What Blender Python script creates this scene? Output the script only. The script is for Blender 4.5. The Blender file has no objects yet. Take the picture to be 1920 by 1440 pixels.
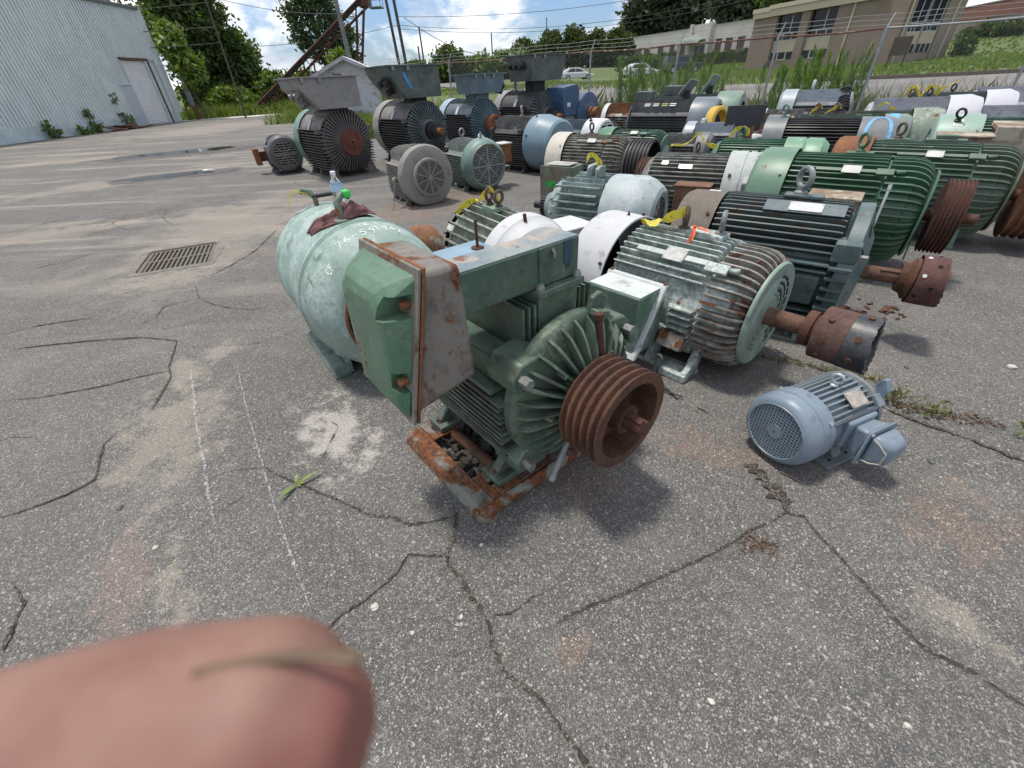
import bpy, bmesh, math, random
import numpy as np
from mathutils import Vector, Matrix, noise as mnoise
from mathutils.geometry import tessellate_polygon
PI = math.pi; R = math.radians
random.seed(7)
SC = bpy.context.scene
COL = SC.collection

# ------------------------------------------------------------------ camera
EYE = Vector((0.0, 0.0, 1.6))
PITCH = R(35.892); ROLL = R(3.1507); FPX = 790.0
_f = Vector((0, math.cos(PITCH), -math.sin(PITCH)))
_u = Vector((0, math.sin(PITCH), math.cos(PITCH)))
_r = Vector((1, 0, 0))
CAM_R = math.cos(ROLL)*_r - math.sin(ROLL)*_u
CAM_U = math.sin(ROLL)*_r + math.cos(ROLL)*_u
cam_data = bpy.data.cameras.new('camera')
cam = bpy.data.objects.new('camera', cam_data); COL.objects.link(cam)
mw = Matrix.Identity(4)
for i in range(3):
    mw[i][0] = CAM_R[i]; mw[i][1] = CAM_U[i]; mw[i][2] = -_f[i]; mw[i][3] = EYE[i]
cam.matrix_world = mw
cam_data.sensor_width = 36.0
cam_data.lens = 36.0*FPX/1920.0
cam_data.clip_start = 0.004; cam_data.clip_end = 3000
cam_data.dof.use_dof = True
cam_data.dof.focus_distance = 3.2
cam_data.dof.aperture_fstop = 13.5
SC.camera = cam

# ------------------------------------------------------------------ world, sun, exposure
SUN_EL = R(76); SUN_AZ = R(-55)      # azimuth from +Y towards +X
CLOUD0, CLOUD1 = 0.41, 0.55
world = bpy.data.worlds.new('World'); SC.world = world; world.use_nodes = True
def build_world():
    nt = world.node_tree; nt.nodes.clear(); L = nt.links
    N = lambda t: nt.nodes.new(t)
    out = N('ShaderNodeOutputWorld'); bg = N('ShaderNodeBackground'); bg.inputs['Strength'].default_value = 0.138
    sky = N('ShaderNodeTexSky'); sky.sky_type = 'NISHITA'; sky.sun_disc = False
    sky.sun_elevation = SUN_EL; sky.sun_rotation = SUN_AZ
    sky.air_density = 1.0; sky.dust_density = 1.2; sky.ozone_density = 1.6
    tc = N('ShaderNodeTexCoord'); sep = N('ShaderNodeSeparateXYZ'); L.new(tc.outputs['Generated'], sep.inputs[0])
    def math_(op, a, b=None, clamp=False):
        m = N('ShaderNodeMath'); m.operation = op; m.use_clamp = clamp
        for i, v in enumerate((a, b)):
            if v is None: continue
            if isinstance(v, (int, float)): m.inputs[i].default_value = v
            else: L.new(v, m.inputs[i])
        return m.outputs[0]
    cmb = N('ShaderNodeCombineXYZ'); L.new(sep.outputs[0], cmb.inputs[0]); L.new(sep.outputs[1], cmb.inputs[1]); L.new(math_('MULTIPLY', sep.outputs[2], 1.9), cmb.inputs[2])
    def noise(scale, detail, rough, off, dist=0.0):
        n = N('ShaderNodeTexNoise'); n.inputs['Scale'].default_value = scale; n.inputs['Detail'].default_value = detail; n.inputs['Roughness'].default_value = rough; n.inputs['Distortion'].default_value = dist
        o = N('ShaderNodeVectorMath'); o.operation = 'ADD'; o.inputs[1].default_value = off; L.new(cmb.outputs[0], o.inputs[0]); L.new(o.outputs[0], n.inputs['Vector']); return n.outputs['Fac']
    def ramp(f, p0, p1, c0=(0, 0, 0, 1), c1=(1, 1, 1, 1)):
        r = N('ShaderNodeValToRGB'); r.color_ramp.interpolation = 'EASE'; e = r.color_ramp.elements; e[0].position = p0; e[1].position = p1; e[0].color = c0; e[1].color = c1; L.new(f, r.inputs[0]); return r.outputs[0]
    cover = ramp(noise(4.2, 10, 0.60, (3.1, 8.4, 0.3), 0.3), CLOUD0, CLOUD1)
    shade = ramp(noise(8.5, 8, 0.55, (11.7, 2.2, 5.0), 0.2), 0.36, 0.60, (4.4, 4.7, 5.2, 1), (7.7, 7.6, 7.5, 1))
    skyb = N('ShaderNodeMixRGB'); skyb.blend_type = 'MULTIPLY'; skyb.inputs[0].default_value = 1.0
    skyb.inputs[2].default_value = (0.52, 0.62, 0.80, 1); L.new(sky.outputs[0], skyb.inputs[1])
    mix = N('ShaderNodeMixRGB'); L.new(cover, mix.inputs[0]); L.new(skyb.outputs[0], mix.inputs[1]); L.new(shade, mix.inputs[2])
    L.new(mix.outputs[0], bg.inputs['Color']); L.new(bg.outputs[0], out.inputs['Surface'])
build_world()
sun_d = bpy.data.lights.new('sun', 'SUN'); sun_d.energy = 2.7; sun_d.angle = R(7.0); sun_d.color = (1.0, 0.94, 0.85)
sun = bpy.data.objects.new('sun', sun_d); COL.objects.link(sun)
sdir = Vector((math.sin(SUN_AZ)*math.cos(SUN_EL), math.cos(SUN_AZ)*math.cos(SUN_EL), math.sin(SUN_EL)))
sun.rotation_euler = (-sdir).to_track_quat('-Z', 'Y').to_euler()
sun.location = sdir*60
vs = SC.view_settings; vs.view_transform = 'Standard'; vs.look = 'None'; vs.gamma = 1.0; vs.exposure = 0.42
try: vs.use_curve_mapping = False
except Exception: pass

# ------------------------------------------------------------------ materials
class NT:
    def __init__(s, name):
        s.m = bpy.data.materials.new(name); s.m.use_nodes = True
        s.nt = s.m.node_tree; s.nt.nodes.clear()
        s.out = s.n('ShaderNodeOutputMaterial'); s.p = s.n('ShaderNodeBsdfPrincipled')
        s.link(s.p.outputs[0], s.out.inputs[0])
    def n(s, t, **kw):
        nd = s.nt.nodes.new(t)
        for k, v in kw.items(): setattr(nd, k, v)
        return nd
    def link(s, a, b): s.nt.links.new(a, b)
    def set(s, sock, v):
        if isinstance(v, (int, float)): sock.default_value = v
        elif isinstance(v, tuple): sock.default_value = v if len(v) == len(sock.default_value) else tuple(v)+(1,)
        else: s.link(v, sock)
    def math(s, op, a, b=0.0, clamp=False):
        m = s.n('ShaderNodeMath', operation=op, use_clamp=clamp); s.set(m.inputs[0], a); s.set(m.inputs[1], b); return m.outputs[0]
    def vec(s, op, a, b=None):
        m = s.n('ShaderNodeVectorMath', operation=op); s.set(m.inputs[0], a)
        if b is not None: s.set(m.inputs[1], b)
        return m.outputs[0]
    def noise(s, v, scale, detail=5, rough=0.55, dist=0.0):
        t = s.n('ShaderNodeTexNoise'); t.inputs['Scale'].default_value = scale; t.inputs['Detail'].default_value = detail
        t.inputs['Roughness'].default_value = rough; t.inputs['Distortion'].default_value = dist
        if v is not None: s.link(v, t.inputs['Vector'])
        return t.outputs['Fac']
    def voro(s, v, scale, feature='F1'):
        t = s.n('ShaderNodeTexVoronoi', feature=feature); t.inputs['Scale'].default_value = scale
        s.link(v, t.inputs['Vector']); return t
    def ramp(s, f, p0, p1, c0=(0, 0, 0, 1), c1=(1, 1, 1, 1)):
        r = s.n('ShaderNodeMapRange'); r.clamp = True
        s.set(r.inputs[0], f); r.inputs[1].default_value = p0; r.inputs[2].default_value = p1
        return r.outputs[0]
    def mix(s, f, a, b, mode='MIX'):
        m = s.n('ShaderNodeMixRGB', blend_type=mode); s.set(m.inputs[0], f); s.set(m.inputs[1], a); s.set(m.inputs[2], b); return m.outputs[0]
    def coords(s, rnd=True):
        tc = s.n('ShaderNodeTexCoord'); v = tc.outputs['Object']
        if rnd:
            oi = s.n('ShaderNodeObjectInfo'); c = s.n('ShaderNodeCombineXYZ')
            s.link(s.math('MULTIPLY', oi.outputs['Random'], 37.0), c.inputs[0]); s.link(s.math('MULTIPLY', oi.outputs['Random'], 91.0), c.inputs[1])
            v = s.vec('ADD', v, c.outputs[0])
        return v
    def bump(s, h, strength, dist=0.01):
        b = s.n('ShaderNodeBump'); b.inputs['Strength'].default_value = strength; b.inputs['Distance'].default_value = dist
        s.set(b.inputs['Height'], h); s.link(b.outputs[0], s.p.inputs['Normal'])
    def fin(s, col, rough=0.6, metal=0.0):
        s.set(s.p.inputs['Base Color'], col); s.set(s.p.inputs['Roughness'], rough); s.set(s.p.inputs['Metallic'], metal)
        return s.m

MATS = {}
def paint(name, col, fade=None, chalk=0.0, rust=0.0, dirt=0.3, rough=0.5, chalk_col=(0.62, 0.68, 0.68), scale=1.0, dirt_col=(0.035, 0.028, 0.02)):
    if name in MATS: return MATS[name]
    g = NT(name); v = g.coords()
    if fade is None: fade = tuple(min(1, c*1.35+0.02) for c in col)
    n1 = g.noise(v, 2.2*scale, 6, 0.6)
    c = g.mix(g.ramp(n1, 0.36, 0.66), col, fade)
    rgh = rough
    if chalk > 0:
        st = g.n('ShaderNodeMapping'); st.inputs['Scale'].default_value = (1.0, 1.0, 0.55); g.link(v, st.inputs['Vector'])
        n2 = g.noise(st.outputs[0], 5.0*scale, 9, 0.68, 0.4)
        t = 0.665 - 0.36*chalk
        f = g.ramp(n2, t, t+0.10)
        n2b = g.noise(v, 38*scale, 5, 0.7)
        f = g.math('MULTIPLY', f, g.ramp(n2b, 0.36, 0.60), True)
        c = g.mix(f, c, chalk_col)
        rgh = g.math('ADD', rough, g.math('MULTIPLY', f, 0.3), True)
    if dirt > 0:
        n3 = g.noise(v, 9*scale, 8, 0.7)
        f = g.math('MULTIPLY', g.ramp(n3, 0.60-0.25*dirt, 0.74-0.2*dirt), min(0.85, 0.5+dirt*0.5))
        c = g.mix(f, c, dirt_col)
    nd = g.noise(v, 3.4*scale, 9, 0.72); nd2 = g.noise(v, 70*scale, 4, 0.7)
    c = g.mix(g.math('MULTIPLY', g.math('MULTIPLY', g.ramp(nd, 0.38, 0.66), g.ramp(nd2, 0.3, 0.62)), 0.30), c, tuple(0.55*x+0.45*y for x, y in zip(chalk_col, (0.26, 0.24, 0.20))))
    n4 = g.noise(v, 6.5*scale, 10, 0.66, 0.3)
    if rust > 0:
        t = 0.68 - 0.38*rust
        f = g.ramp(n4, t, t+0.06)
        rc = g.mix(g.ramp(g.noise(v, 45*scale, 5, 0.6), 0.35, 0.7), (0.055, 0.022, 0.011), (0.23, 0.085, 0.03))
        c = g.mix(f, c, rc)
        rgh = g.math('MAXIMUM', rgh, g.math('MULTIPLY', f, 0.9))
    g.bump(g.noise(v, 55*scale, 6, 0.7), 0.25, 0.004)
    MATS[name] = g.fin(c, rgh); return MATS[name]
def rusty(name, dark=(0.034, 0.016, 0.011), light=(0.125, 0.054, 0.028), pale=None, pale_amt=0.0, rough=0.85):
    if name in MATS: return MATS[name]
    g = NT(name); v = g.coords()
    c = g.mix(g.ramp(g.noise(v, 7, 10, 0.7, 0.3), 0.32, 0.68), dark, light)
    c = g.mix(g.math('MULTIPLY', g.ramp(g.noise(v, 60, 4, 0.6), 0.5, 0.75), 0.5), c, tuple(min(1, x*1.7) for x in light))
    if pale:
        t = 0.67-0.38*pale_amt
        c = g.mix(g.ramp(g.noise(v, 5, 9, 0.7, 0.4), t, t+0.1), c, pale)
    g.bump(g.noise(v, 80, 6, 0.75), 0.5, 0.004)
    MATS[name] = g.fin(c, rough); return MATS[name]
def plain(name, col, rough=0.6, metal=0.0, var=0.25, scale=6.0, bump=0.1):
    if name in MATS: return MATS[name]
    g = NT(name); v = g.coords()
    c = g.mix(g.ramp(g.noise(v, scale, 7, 0.6), 0.3, 0.7), tuple(x*(1-var) for x in col), tuple(min(1, x*(1+var)) for x in col))
    if bump: g.bump(g.noise(v, scale*8, 5, 0.65), bump, 0.004)
    MATS[name] = g.fin(c, rough, metal); return MATS[name]
def leafmat(name, c0, c1, c2=None, trans=0.35):
    if name in MATS: return MATS[name]
    g = NT(name); geo = g.n('ShaderNodeNewGeometry')
    rnd = geo.outputs['Random Per Island']
    c = g.mix(g.ramp(rnd, 0.1, 0.8), c0, c1)
    if c2: c = g.mix(g.ramp(rnd, 0.86, 0.98), c, c2)
    g.p.inputs['Roughness'].default_value = 0.5
    g.link(c, g.p.inputs['Base Color'])
    tr = g.n('ShaderNodeBsdfTranslucent'); g.link(g.mix(1.0, c, (1.4, 1.5, 0.5), 'MULTIPLY'), tr.inputs['Color'])
    mx = g.n('ShaderNodeMixShader'); mx.inputs[0].default_value = trans
    g.link(g.p.outputs[0], mx.inputs[1]); g.link(tr.outputs[0], mx.inputs[2]); g.link(mx.outputs[0], g.out.inputs[0])
    MATS[name] = g.m; return g.m

# ------------------------------------------------------------------ mesh helpers
class MB:
    def __init__(s, M=None): s.v = []; s.f = []; s.M = M
    def add(s, vs, fs, M=None):
        o = len(s.v)
        for p in vs:
            p = Vector(p)
            if M is not None: p = M @ p
            if s.M is not None: p = s.M @ p
            s.v.append(p)
        for f in fs: s.f.append([i+o for i in f])
    def hexa(s, c, M=None):   # 8 corners: bottom ring 0-3, top ring 4-7
        s.add(c, [(3, 2, 1, 0), (4, 5, 6, 7), (0, 1, 5, 4), (1, 2, 6, 5), (2, 3, 7, 6), (3, 0, 4, 7)], M)
    def box(s, x0, x1, y0, y1, z0, z1, M=None):
        s.hexa([(x0, y0, z0), (x1, y0, z0), (x1, y1, z0), (x0, y1, z0), (x0, y0, z1), (x1, y0, z1), (x1, y1, z1), (x0, y1, z1)], M)
    def prism(s, poly, axis, a, b, M=None):   # poly in the two remaining axes, extruded a..b along axis
        def P(q, t):
            if axis == 'x': return (t, q[0], q[1])
            if axis == 'y': return (q[0], t, q[1])
            return (q[0], q[1], t)
        n = len(poly)
        vs = [P(q, a) for q in poly]+[P(q, b) for q in poly]
        fs = [list(range(n))[::-1], list(range(n, 2*n))]+[(i, (i+1) % n, n+(i+1) % n, n+i) for i in range(n)]
        s.add(vs, fs, M)
    def lathe(s, prof, n=32, M=None, flat=None, a0=0.0):   # profile (x, r) revolved about local x
        vs = []; fs = []; rings = []
        for (x, r) in prof:
            if r < 1e-6: rings.append([len(vs)]); vs.append((x, 0, 0)); continue
            ring = []
            for i in range(n):
                t = a0+2*PI*i/n; y = -r*math.sin(t); z = r*math.cos(t)
                if flat is not None: z = max(z, flat)
                ring.append(len(vs)); vs.append((x, y, z))
            rings.append(ring)
        for A, B in zip(rings, rings[1:]):
            if len(A) == 1 and len(B) == 1: continue
            for i in range(n):
                j = (i+1) % n
                if len(A) == 1: fs.append((A[0], B[j], B[i]))
                elif len(B) == 1: fs.append((A[i], A[j], B[0]))
                else: fs.append((A[i], A[j], B[j], B[i]))
        s.add(vs, fs, M)
    def tube(s, pts, r, n=8, M=None, caps=True):
        pts = [Vector(p) for p in pts]; rad = r if isinstance(r, (list, tuple)) else [r]*len(pts)
        vs = []; fs = []; up = Vector((0.13, 0.31, 1)).normalized(); prev = None
        for i, p in enumerate(pts):
            d = (pts[min(i+1, len(pts)-1)]-pts[max(i-1, 0)]).normalized()
            a = (prev - d*prev.dot(d)) if prev is not None else d.cross(up)
            if a.length < 1e-5: a = d.orthogonal()
            a.normalize(); prev = a; b = d.cross(a)
            for k in range(n):
                t = 2*PI*k/n; vs.append(p+(a*math.cos(t)+b*math.sin(t))*rad[i])
        for i in range(len(pts)-1):
            for k in range(n):
                j = (k+1) % n; fs.append((i*n+k, i*n+j, (i+1)*n+j, (i+1)*n+k))
        if caps:
            fs.append(list(range(n))[::-1]); o = (len(pts)-1)*n; fs.append([o+k for k in range(n)])
        s.add(vs, fs, M)
    def cyl(s, p0, p1, r, n=12, M=None, r1=None): s.tube([p0, p1], [r, r if r1 is None else r1], n, M)
    def torus(s, c, ax, Rr, r, n=20, m=8, M=None):
        ax = Vector(ax).normalized(); a = ax.orthogonal().normalized(); b = ax.cross(a); c = Vector(c); vs = []; fs = []
        for i in range(n):
            t = 2*PI*i/n; d = a*math.cos(t)+b*math.sin(t)
            for k in range(m):
                q = 2*PI*k/m; vs.append(c+d*(Rr+r*math.cos(q))+ax*(r*math.sin(q)))
        for i in range(n):
            for k in range(m):
                fs.append((i*m+k, ((i+1) % n)*m+k, ((i+1) % n)*m+(k+1) % m, i*m+(k+1) % m))
        s.add(vs, fs, M)
    def sheet(s, fn, nu, nv, M=None):
        vs = [fn(i/nu, j/nv) for i in range(nu+1) for j in range(nv+1)]
        fs = [(i*(nv+1)+j, (i+1)*(nv+1)+j, (i+1)*(nv+1)+j+1, i*(nv+1)+j+1) for i in range(nu) for j in range(nv)]
        s.add(vs, fs, M)
    def mesh(s, name, mat, smooth=True, ang=35):
        me = bpy.data.meshes.new(name); me.from_pydata([tuple(p) for p in s.v], [], s.f)
        if mat: me.materials.append(mat)
        if smooth:
            me.polygons.foreach_set('use_smooth', [True]*len(me.polygons)); me.set_sharp_from_angle(angle=R(ang))
        return me
def obj(name, me, parent=None, loc=(0, 0, 0), rot=(0, 0, 0), kind=None, label=None):
    o = bpy.data.objects.new(name, me); COL.objects.link(o); o.location = loc; o.rotation_euler = rot
    if parent: o.parent = parent
    if kind: o['kind'] = kind
    if label: o['label'] = label
    return o
def build(name, mb, mat, parent=None, loc=(0, 0, 0), rot=(0, 0, 0), kind=None, label=None, bevel=0, smooth=True, ang=35):
    o = obj(name, mb.mesh(name, mat, smooth, ang), parent, loc, rot, kind, label)
    if bevel:
        b = o.modifiers.new('bevel', 'BEVEL'); b.width = bevel; b.segments = 2; b.limit_method = 'ANGLE'; b.angle_limit = R(40)
    return o
def tag(o, label, cat, group=None):
    o['label'] = label; o['category'] = cat
    if group: o['group'] = group
    return o
def thing(name, label, cat, loc=(0, 0, 0), rz=0.0, group=None):
    o = bpy.data.objects.new(name, None); COL.objects.link(o); o.empty_display_size = 0.2
    o.location = loc; o.rotation_euler = (0, 0, rz); return tag(o, label, cat, group)
CR={
'c1': [(-0.299, 1.263), (-0.282, 1.161), (-0.29, 1.094), (-0.312, 1.024), (-0.298, 0.971), (-0.237, 0.9), (-0.208, 0.839), (-0.155, 0.772), (-0.129, 0.723), (-0.125, 0.67), (-0.097, 0.61), (-0.071, 0.561), (-0.011, 0.531), (0.038, 0.49), (0.067, 0.447), (0.109, 0.393), (0.136, 0.368), (0.16, 0.325), (0.213, 0.257)] ,
'c2': [(1.175, 1.13), (1.071, 1.088), (0.956, 1.042), (0.841, 0.986), (0.661, 0.915), (0.541, 0.873), (0.425, 0.83), (0.294, 0.791), (0.179, 0.754), (0.127, 0.734), (0.064, 0.686), (-0.005, 0.63), (-0.07, 0.6)] ,
'c3': [(1.175, 1.13), (1.237, 1.104), (1.239, 1.024), (1.263, 0.925), (1.281, 0.813), (1.297, 0.713), (1.308, 0.631), (1.322, 0.58), (1.384, 0.529), (1.433, 0.489), (1.488, 0.41)] ,
'c4': [(1.175, 1.13), (1.183, 1.2), (1.171, 1.303), (1.142, 1.425)] ,
'c4b': [(1.22, 1.147), (1.346, 1.197), (1.444, 1.236), (1.58, 1.291), (1.666, 1.324)] ,
'c5': [(-0.126, 0.761), (-0.047, 0.766), (0.026, 0.817), (0.058, 0.83), (0.128, 0.826)] ,
'c6': [(-1.329, 1.582), (-1.164, 1.486), (-0.968, 1.388), (-0.846, 1.331), (-0.698, 1.245), (-0.569, 1.216), (-0.489, 1.174), (-0.418, 1.184), (-0.323, 1.2), (-0.282, 1.161)] ,
'c7': [(-1.329, 1.582), (-1.48, 1.574), (-1.57, 1.533), (-1.76, 1.529)] ,
'c8': [(-0.306, 1.012), (-0.419, 1.021), (-0.476, 1.029), (-0.506, 0.948), (-0.567, 0.886), (-0.618, 0.837), (-0.686, 0.791), (-0.728, 0.736), (-0.791, 0.644)] ,
'c9': [(2.1, 1.782), (2.144, 1.686), (2.239, 1.591), (2.336, 1.483), (2.394, 1.403), (2.441, 1.346), (2.545, 1.254)] ,
'c10': [(1.814, 2.502), (1.866, 2.329), (1.967, 2.203), (2.052, 2.122), (2.072, 1.935), (2.1, 1.782)] ,
'c11': [(-2.495, 1.345), (-2.413, 1.373), (-2.273, 1.464), (-2.201, 1.56), (-2.319, 1.763), (-2.364, 1.84), (-2.359, 2.011), (-2.29, 2.132), (-2.344, 2.327), (-2.4, 2.513), (-2.512, 2.668), (-2.626, 2.93), (-2.694, 3.054), (-3.038, 3.153), (-3.469, 3.139), (-3.854, 3.094), (-4.128, 3.056)] ,
'c12': [(-2.47, 2.601), (-2.677, 2.527), (-2.86, 2.435), (-3.0, 2.399), (-3.168, 2.349), (-3.443, 2.338)] ,
'c13': [(-3.77, 3.598), (-4.028, 3.545), (-4.257, 3.46), (-4.399, 3.341)] ,
'c14': [(-3.226, 4.246), (-3.003, 3.915), (-3.247, 3.767), (-3.171, 3.526), (-3.228, 3.371)] ,
'c15': [(-3.003, 3.915), (-2.775, 3.753), (-2.547, 3.634), (-2.317, 3.583), (-2.178, 3.632)] ,
'c16': [(-2.031, 2.932), (-1.869, 3.007), (-1.742, 3.134)] ,
'c18': [(-8.397, 11.681), (-6.97, 11.978), (-6.393, 12.422), (-5.439, 12.697), (-4.8, 12.744)] ,
'c19': [(-1.338, 1.397), (-1.404, 1.322), (-1.458, 1.236), (-1.491, 1.169)] ,
'c20': [(-2.274, 1.112), (-2.141, 1.02), (-1.986, 0.911), (-1.925, 0.789), (-1.895, 0.715)] ,
'c21': [(0.256, 3.49), (0.048, 3.694)] ,
'c22': [(-1.089, 1.934), (-1.025, 1.881), (-1.032, 1.665), (-1.035, 1.587)] ,
'c23': [(-3.242, 6.308), (-3.109, 5.355), (-3.163, 4.807), (-3.236, 4.495)] ,
'c24': [(-5.862, 4.875), (-5.695, 5.104), (-5.437, 5.339), (-5.331, 5.726)] ,
'c25': [(-7.682, 6.87), (-7.609, 7.448), (-7.183, 8.043)] ,
'ch1': [(-2.319, 2.628), (-2.034, 2.169), (-1.729, 1.718), (-1.515, 1.409), (-1.363, 1.188)] ,
'ch2': [(-1.972, 2.593), (-1.651, 2.082), (-1.374, 1.651), (-1.203, 1.387), (-1.015, 1.113), (-0.911, 0.96), (-0.802, 0.807)] ,
}
ST=[
('tan',-3.62,4.55,0.52,0.5,0.51),
('tan',-6.69,6.97,1.37,0.35,0.40),
('tan',-4.09,6.47,2.10,0.45,1.62),
('tan',-9.19,11.50,2.39,0.35,0.89),
('tan',-14.39,16.71,2.69,0.3,0.37),
('tan',-17.07,30.08,5.72,0.5,1.45),
('dark',-6.00,7.97,0.68,0.3,1.10),
('dark',-6.33,7.52,0.76,0.25,0.53),
('dark',-6.08,6.71,0.29,0.4,1.08),
('dark',-10.62,16.54,2.00,0.3,0.29),
('dark',-8.29,11.93,0.96,0.35,0.35),
('rust',1.85,1.05,0.27,0.55,0.43),
('rust',1.01,1.55,0.27,0.55,-0.36),
('white',-1.03,1.84,0.31,0.5,-1.01),
('tan',-2.22,2.84,0.16,0.6,1.43),
('redbrown',-1.65,1.00,0.25,0.4,-1.02),
('tan',-1.43,0.97,0.21,0.35,-1.09),
('rust',0.18,0.64,0.07,0.7,0.65),
('tan',-2.03,1.96,0.49,0.5,-1.07),
('tan',2.23,2.44,0.29,0.5,-1.24),
('rust',2.81,2.35,0.10,0.5,0.26),
('rust',-1.22,7.27,2.14,0.25,0.83),
('tan',-2.32,2.56,0.22,0.6,-0.74),
('rust',0.24,1.46,0.33,0.4,-0.60),
('dark',-0.39,1.97,0.32,0.6,-1.11),
('tan',1.51,0.65,0.12,0.6,-0.35),
('rust',2.42,2.73,0.30,0.4,0.51),
]
PB= [(-0.564, 0.815), (-1.93, 1.363), (-1.603, 1.128), (1.11, 0.38), (-0.167, 1.056), (0.565, 0.464), (-0.234, 0.763), (-0.408, 0.716), (2.014, 1.374), (3.114, 2.089), (2.511, 2.149)]# ------------------------------------------------------------------ terrain
FDIR = Vector((0.8456, -0.5338)); FN = Vector((0.5338, 0.8456)); F0 = Vector((-2.0, 23.2))
def fpt(t, d=0.0): return F0+FDIR*t+FN*d
CTRL = [(39.7, 52.3, .85), (34.8, 70.7, .9), (45.8, 53, 1.45), (11, 72, .95), (18, 65, .95), (23.5, 66, 1.2), (9, 45, .75), (45, 92, 2.0), (33, 122, 3.0),
        (62, 72, 3.1), (59.5, 60.6, 3.0), (19.5, 25.4, 1.12), (-30, 52, 1.2), (-20, 50, 1.0), (-18, 57, 1.4), (-24, 55, 1.3), (0, 60, 1.6), (15, 97, 2.6),
        (5, 98, 2.6), (-5, 60, 1.5), (-150, 200, 4), (0, 250, 7), (150, 150, 9), (100, 60, 5), (60, 20, 2.0), (30, 22, 1.5), (-70, 60, 2), (40, 180, 7), (-60, 120, 3), (120, -20, 3), (36, 38, 1.15), (27, 40, 1.1)]
_c = np.array(CTRL)
def sstep(x, a, b):
    t = np.clip((x-a)/(b-a), 0, 1); return t*t*(3-2*t)
def terr(x, y):
    x = np.asarray(x, float); y = np.asarray(y, float)
    d2 = (x[..., None]-_c[:, 0])**2+(y[..., None]-_c[:, 1])**2+9.0
    w = 1/d2**1.5; z = (w*_c[:, 2]).sum(-1)/w.sum(-1)
    d = (x-F0.x)*FN.x+(y-F0.y)*FN.y
    m = np.maximum(sstep(d, 0.3, 13)*sstep(x, -15, -8), sstep(y, 43.5, 58))
    return z*m
def T(x, y): return float(terr(x, y))

g = NT('soil_and_grass'); v = g.coords(False)
c = g.mix(g.ramp(g.noise(v, 0.25, 8, 0.65), 0.4, 0.62), (0.085, 0.135, 0.035), (0.13, 0.155, 0.06))
c = g.mix(g.ramp(g.noise(v, 3.5, 6, 0.7), 0.52, 0.75), c, (0.17, 0.145, 0.085))
g.bump(g.noise(v, 12, 6, 0.7), 0.6, 0.05); M_soil = g.fin(c, 0.95)
mb = MB()
xs = np.concatenate([np.linspace(-400, -70, 12), np.linspace(-60, 80, 94), np.linspace(90, 400, 12)])
ys = np.concatenate([[-60, -30], np.linspace(-10, 100, 76), np.linspace(108, 500, 16)])
X, Y = np.meshgrid(xs, ys, indexing='ij'); Z = terr(X, Y)-0.03
nx, ny = X.shape
me = bpy.data.meshes.new('ground')
me.from_pydata(np.stack([X.ravel(), Y.ravel(), Z.ravel()], 1).tolist(), [], [(i*ny+j, (i+1)*ny+j, (i+1)*ny+j+1, i*ny+j+1) for i in range(nx-1) for j in range(ny-1)])
me.polygons.foreach_set('use_smooth', [True]*len(me.polygons)); me.materials.append(M_soil)
obj('ground', me, kind='structure')

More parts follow.
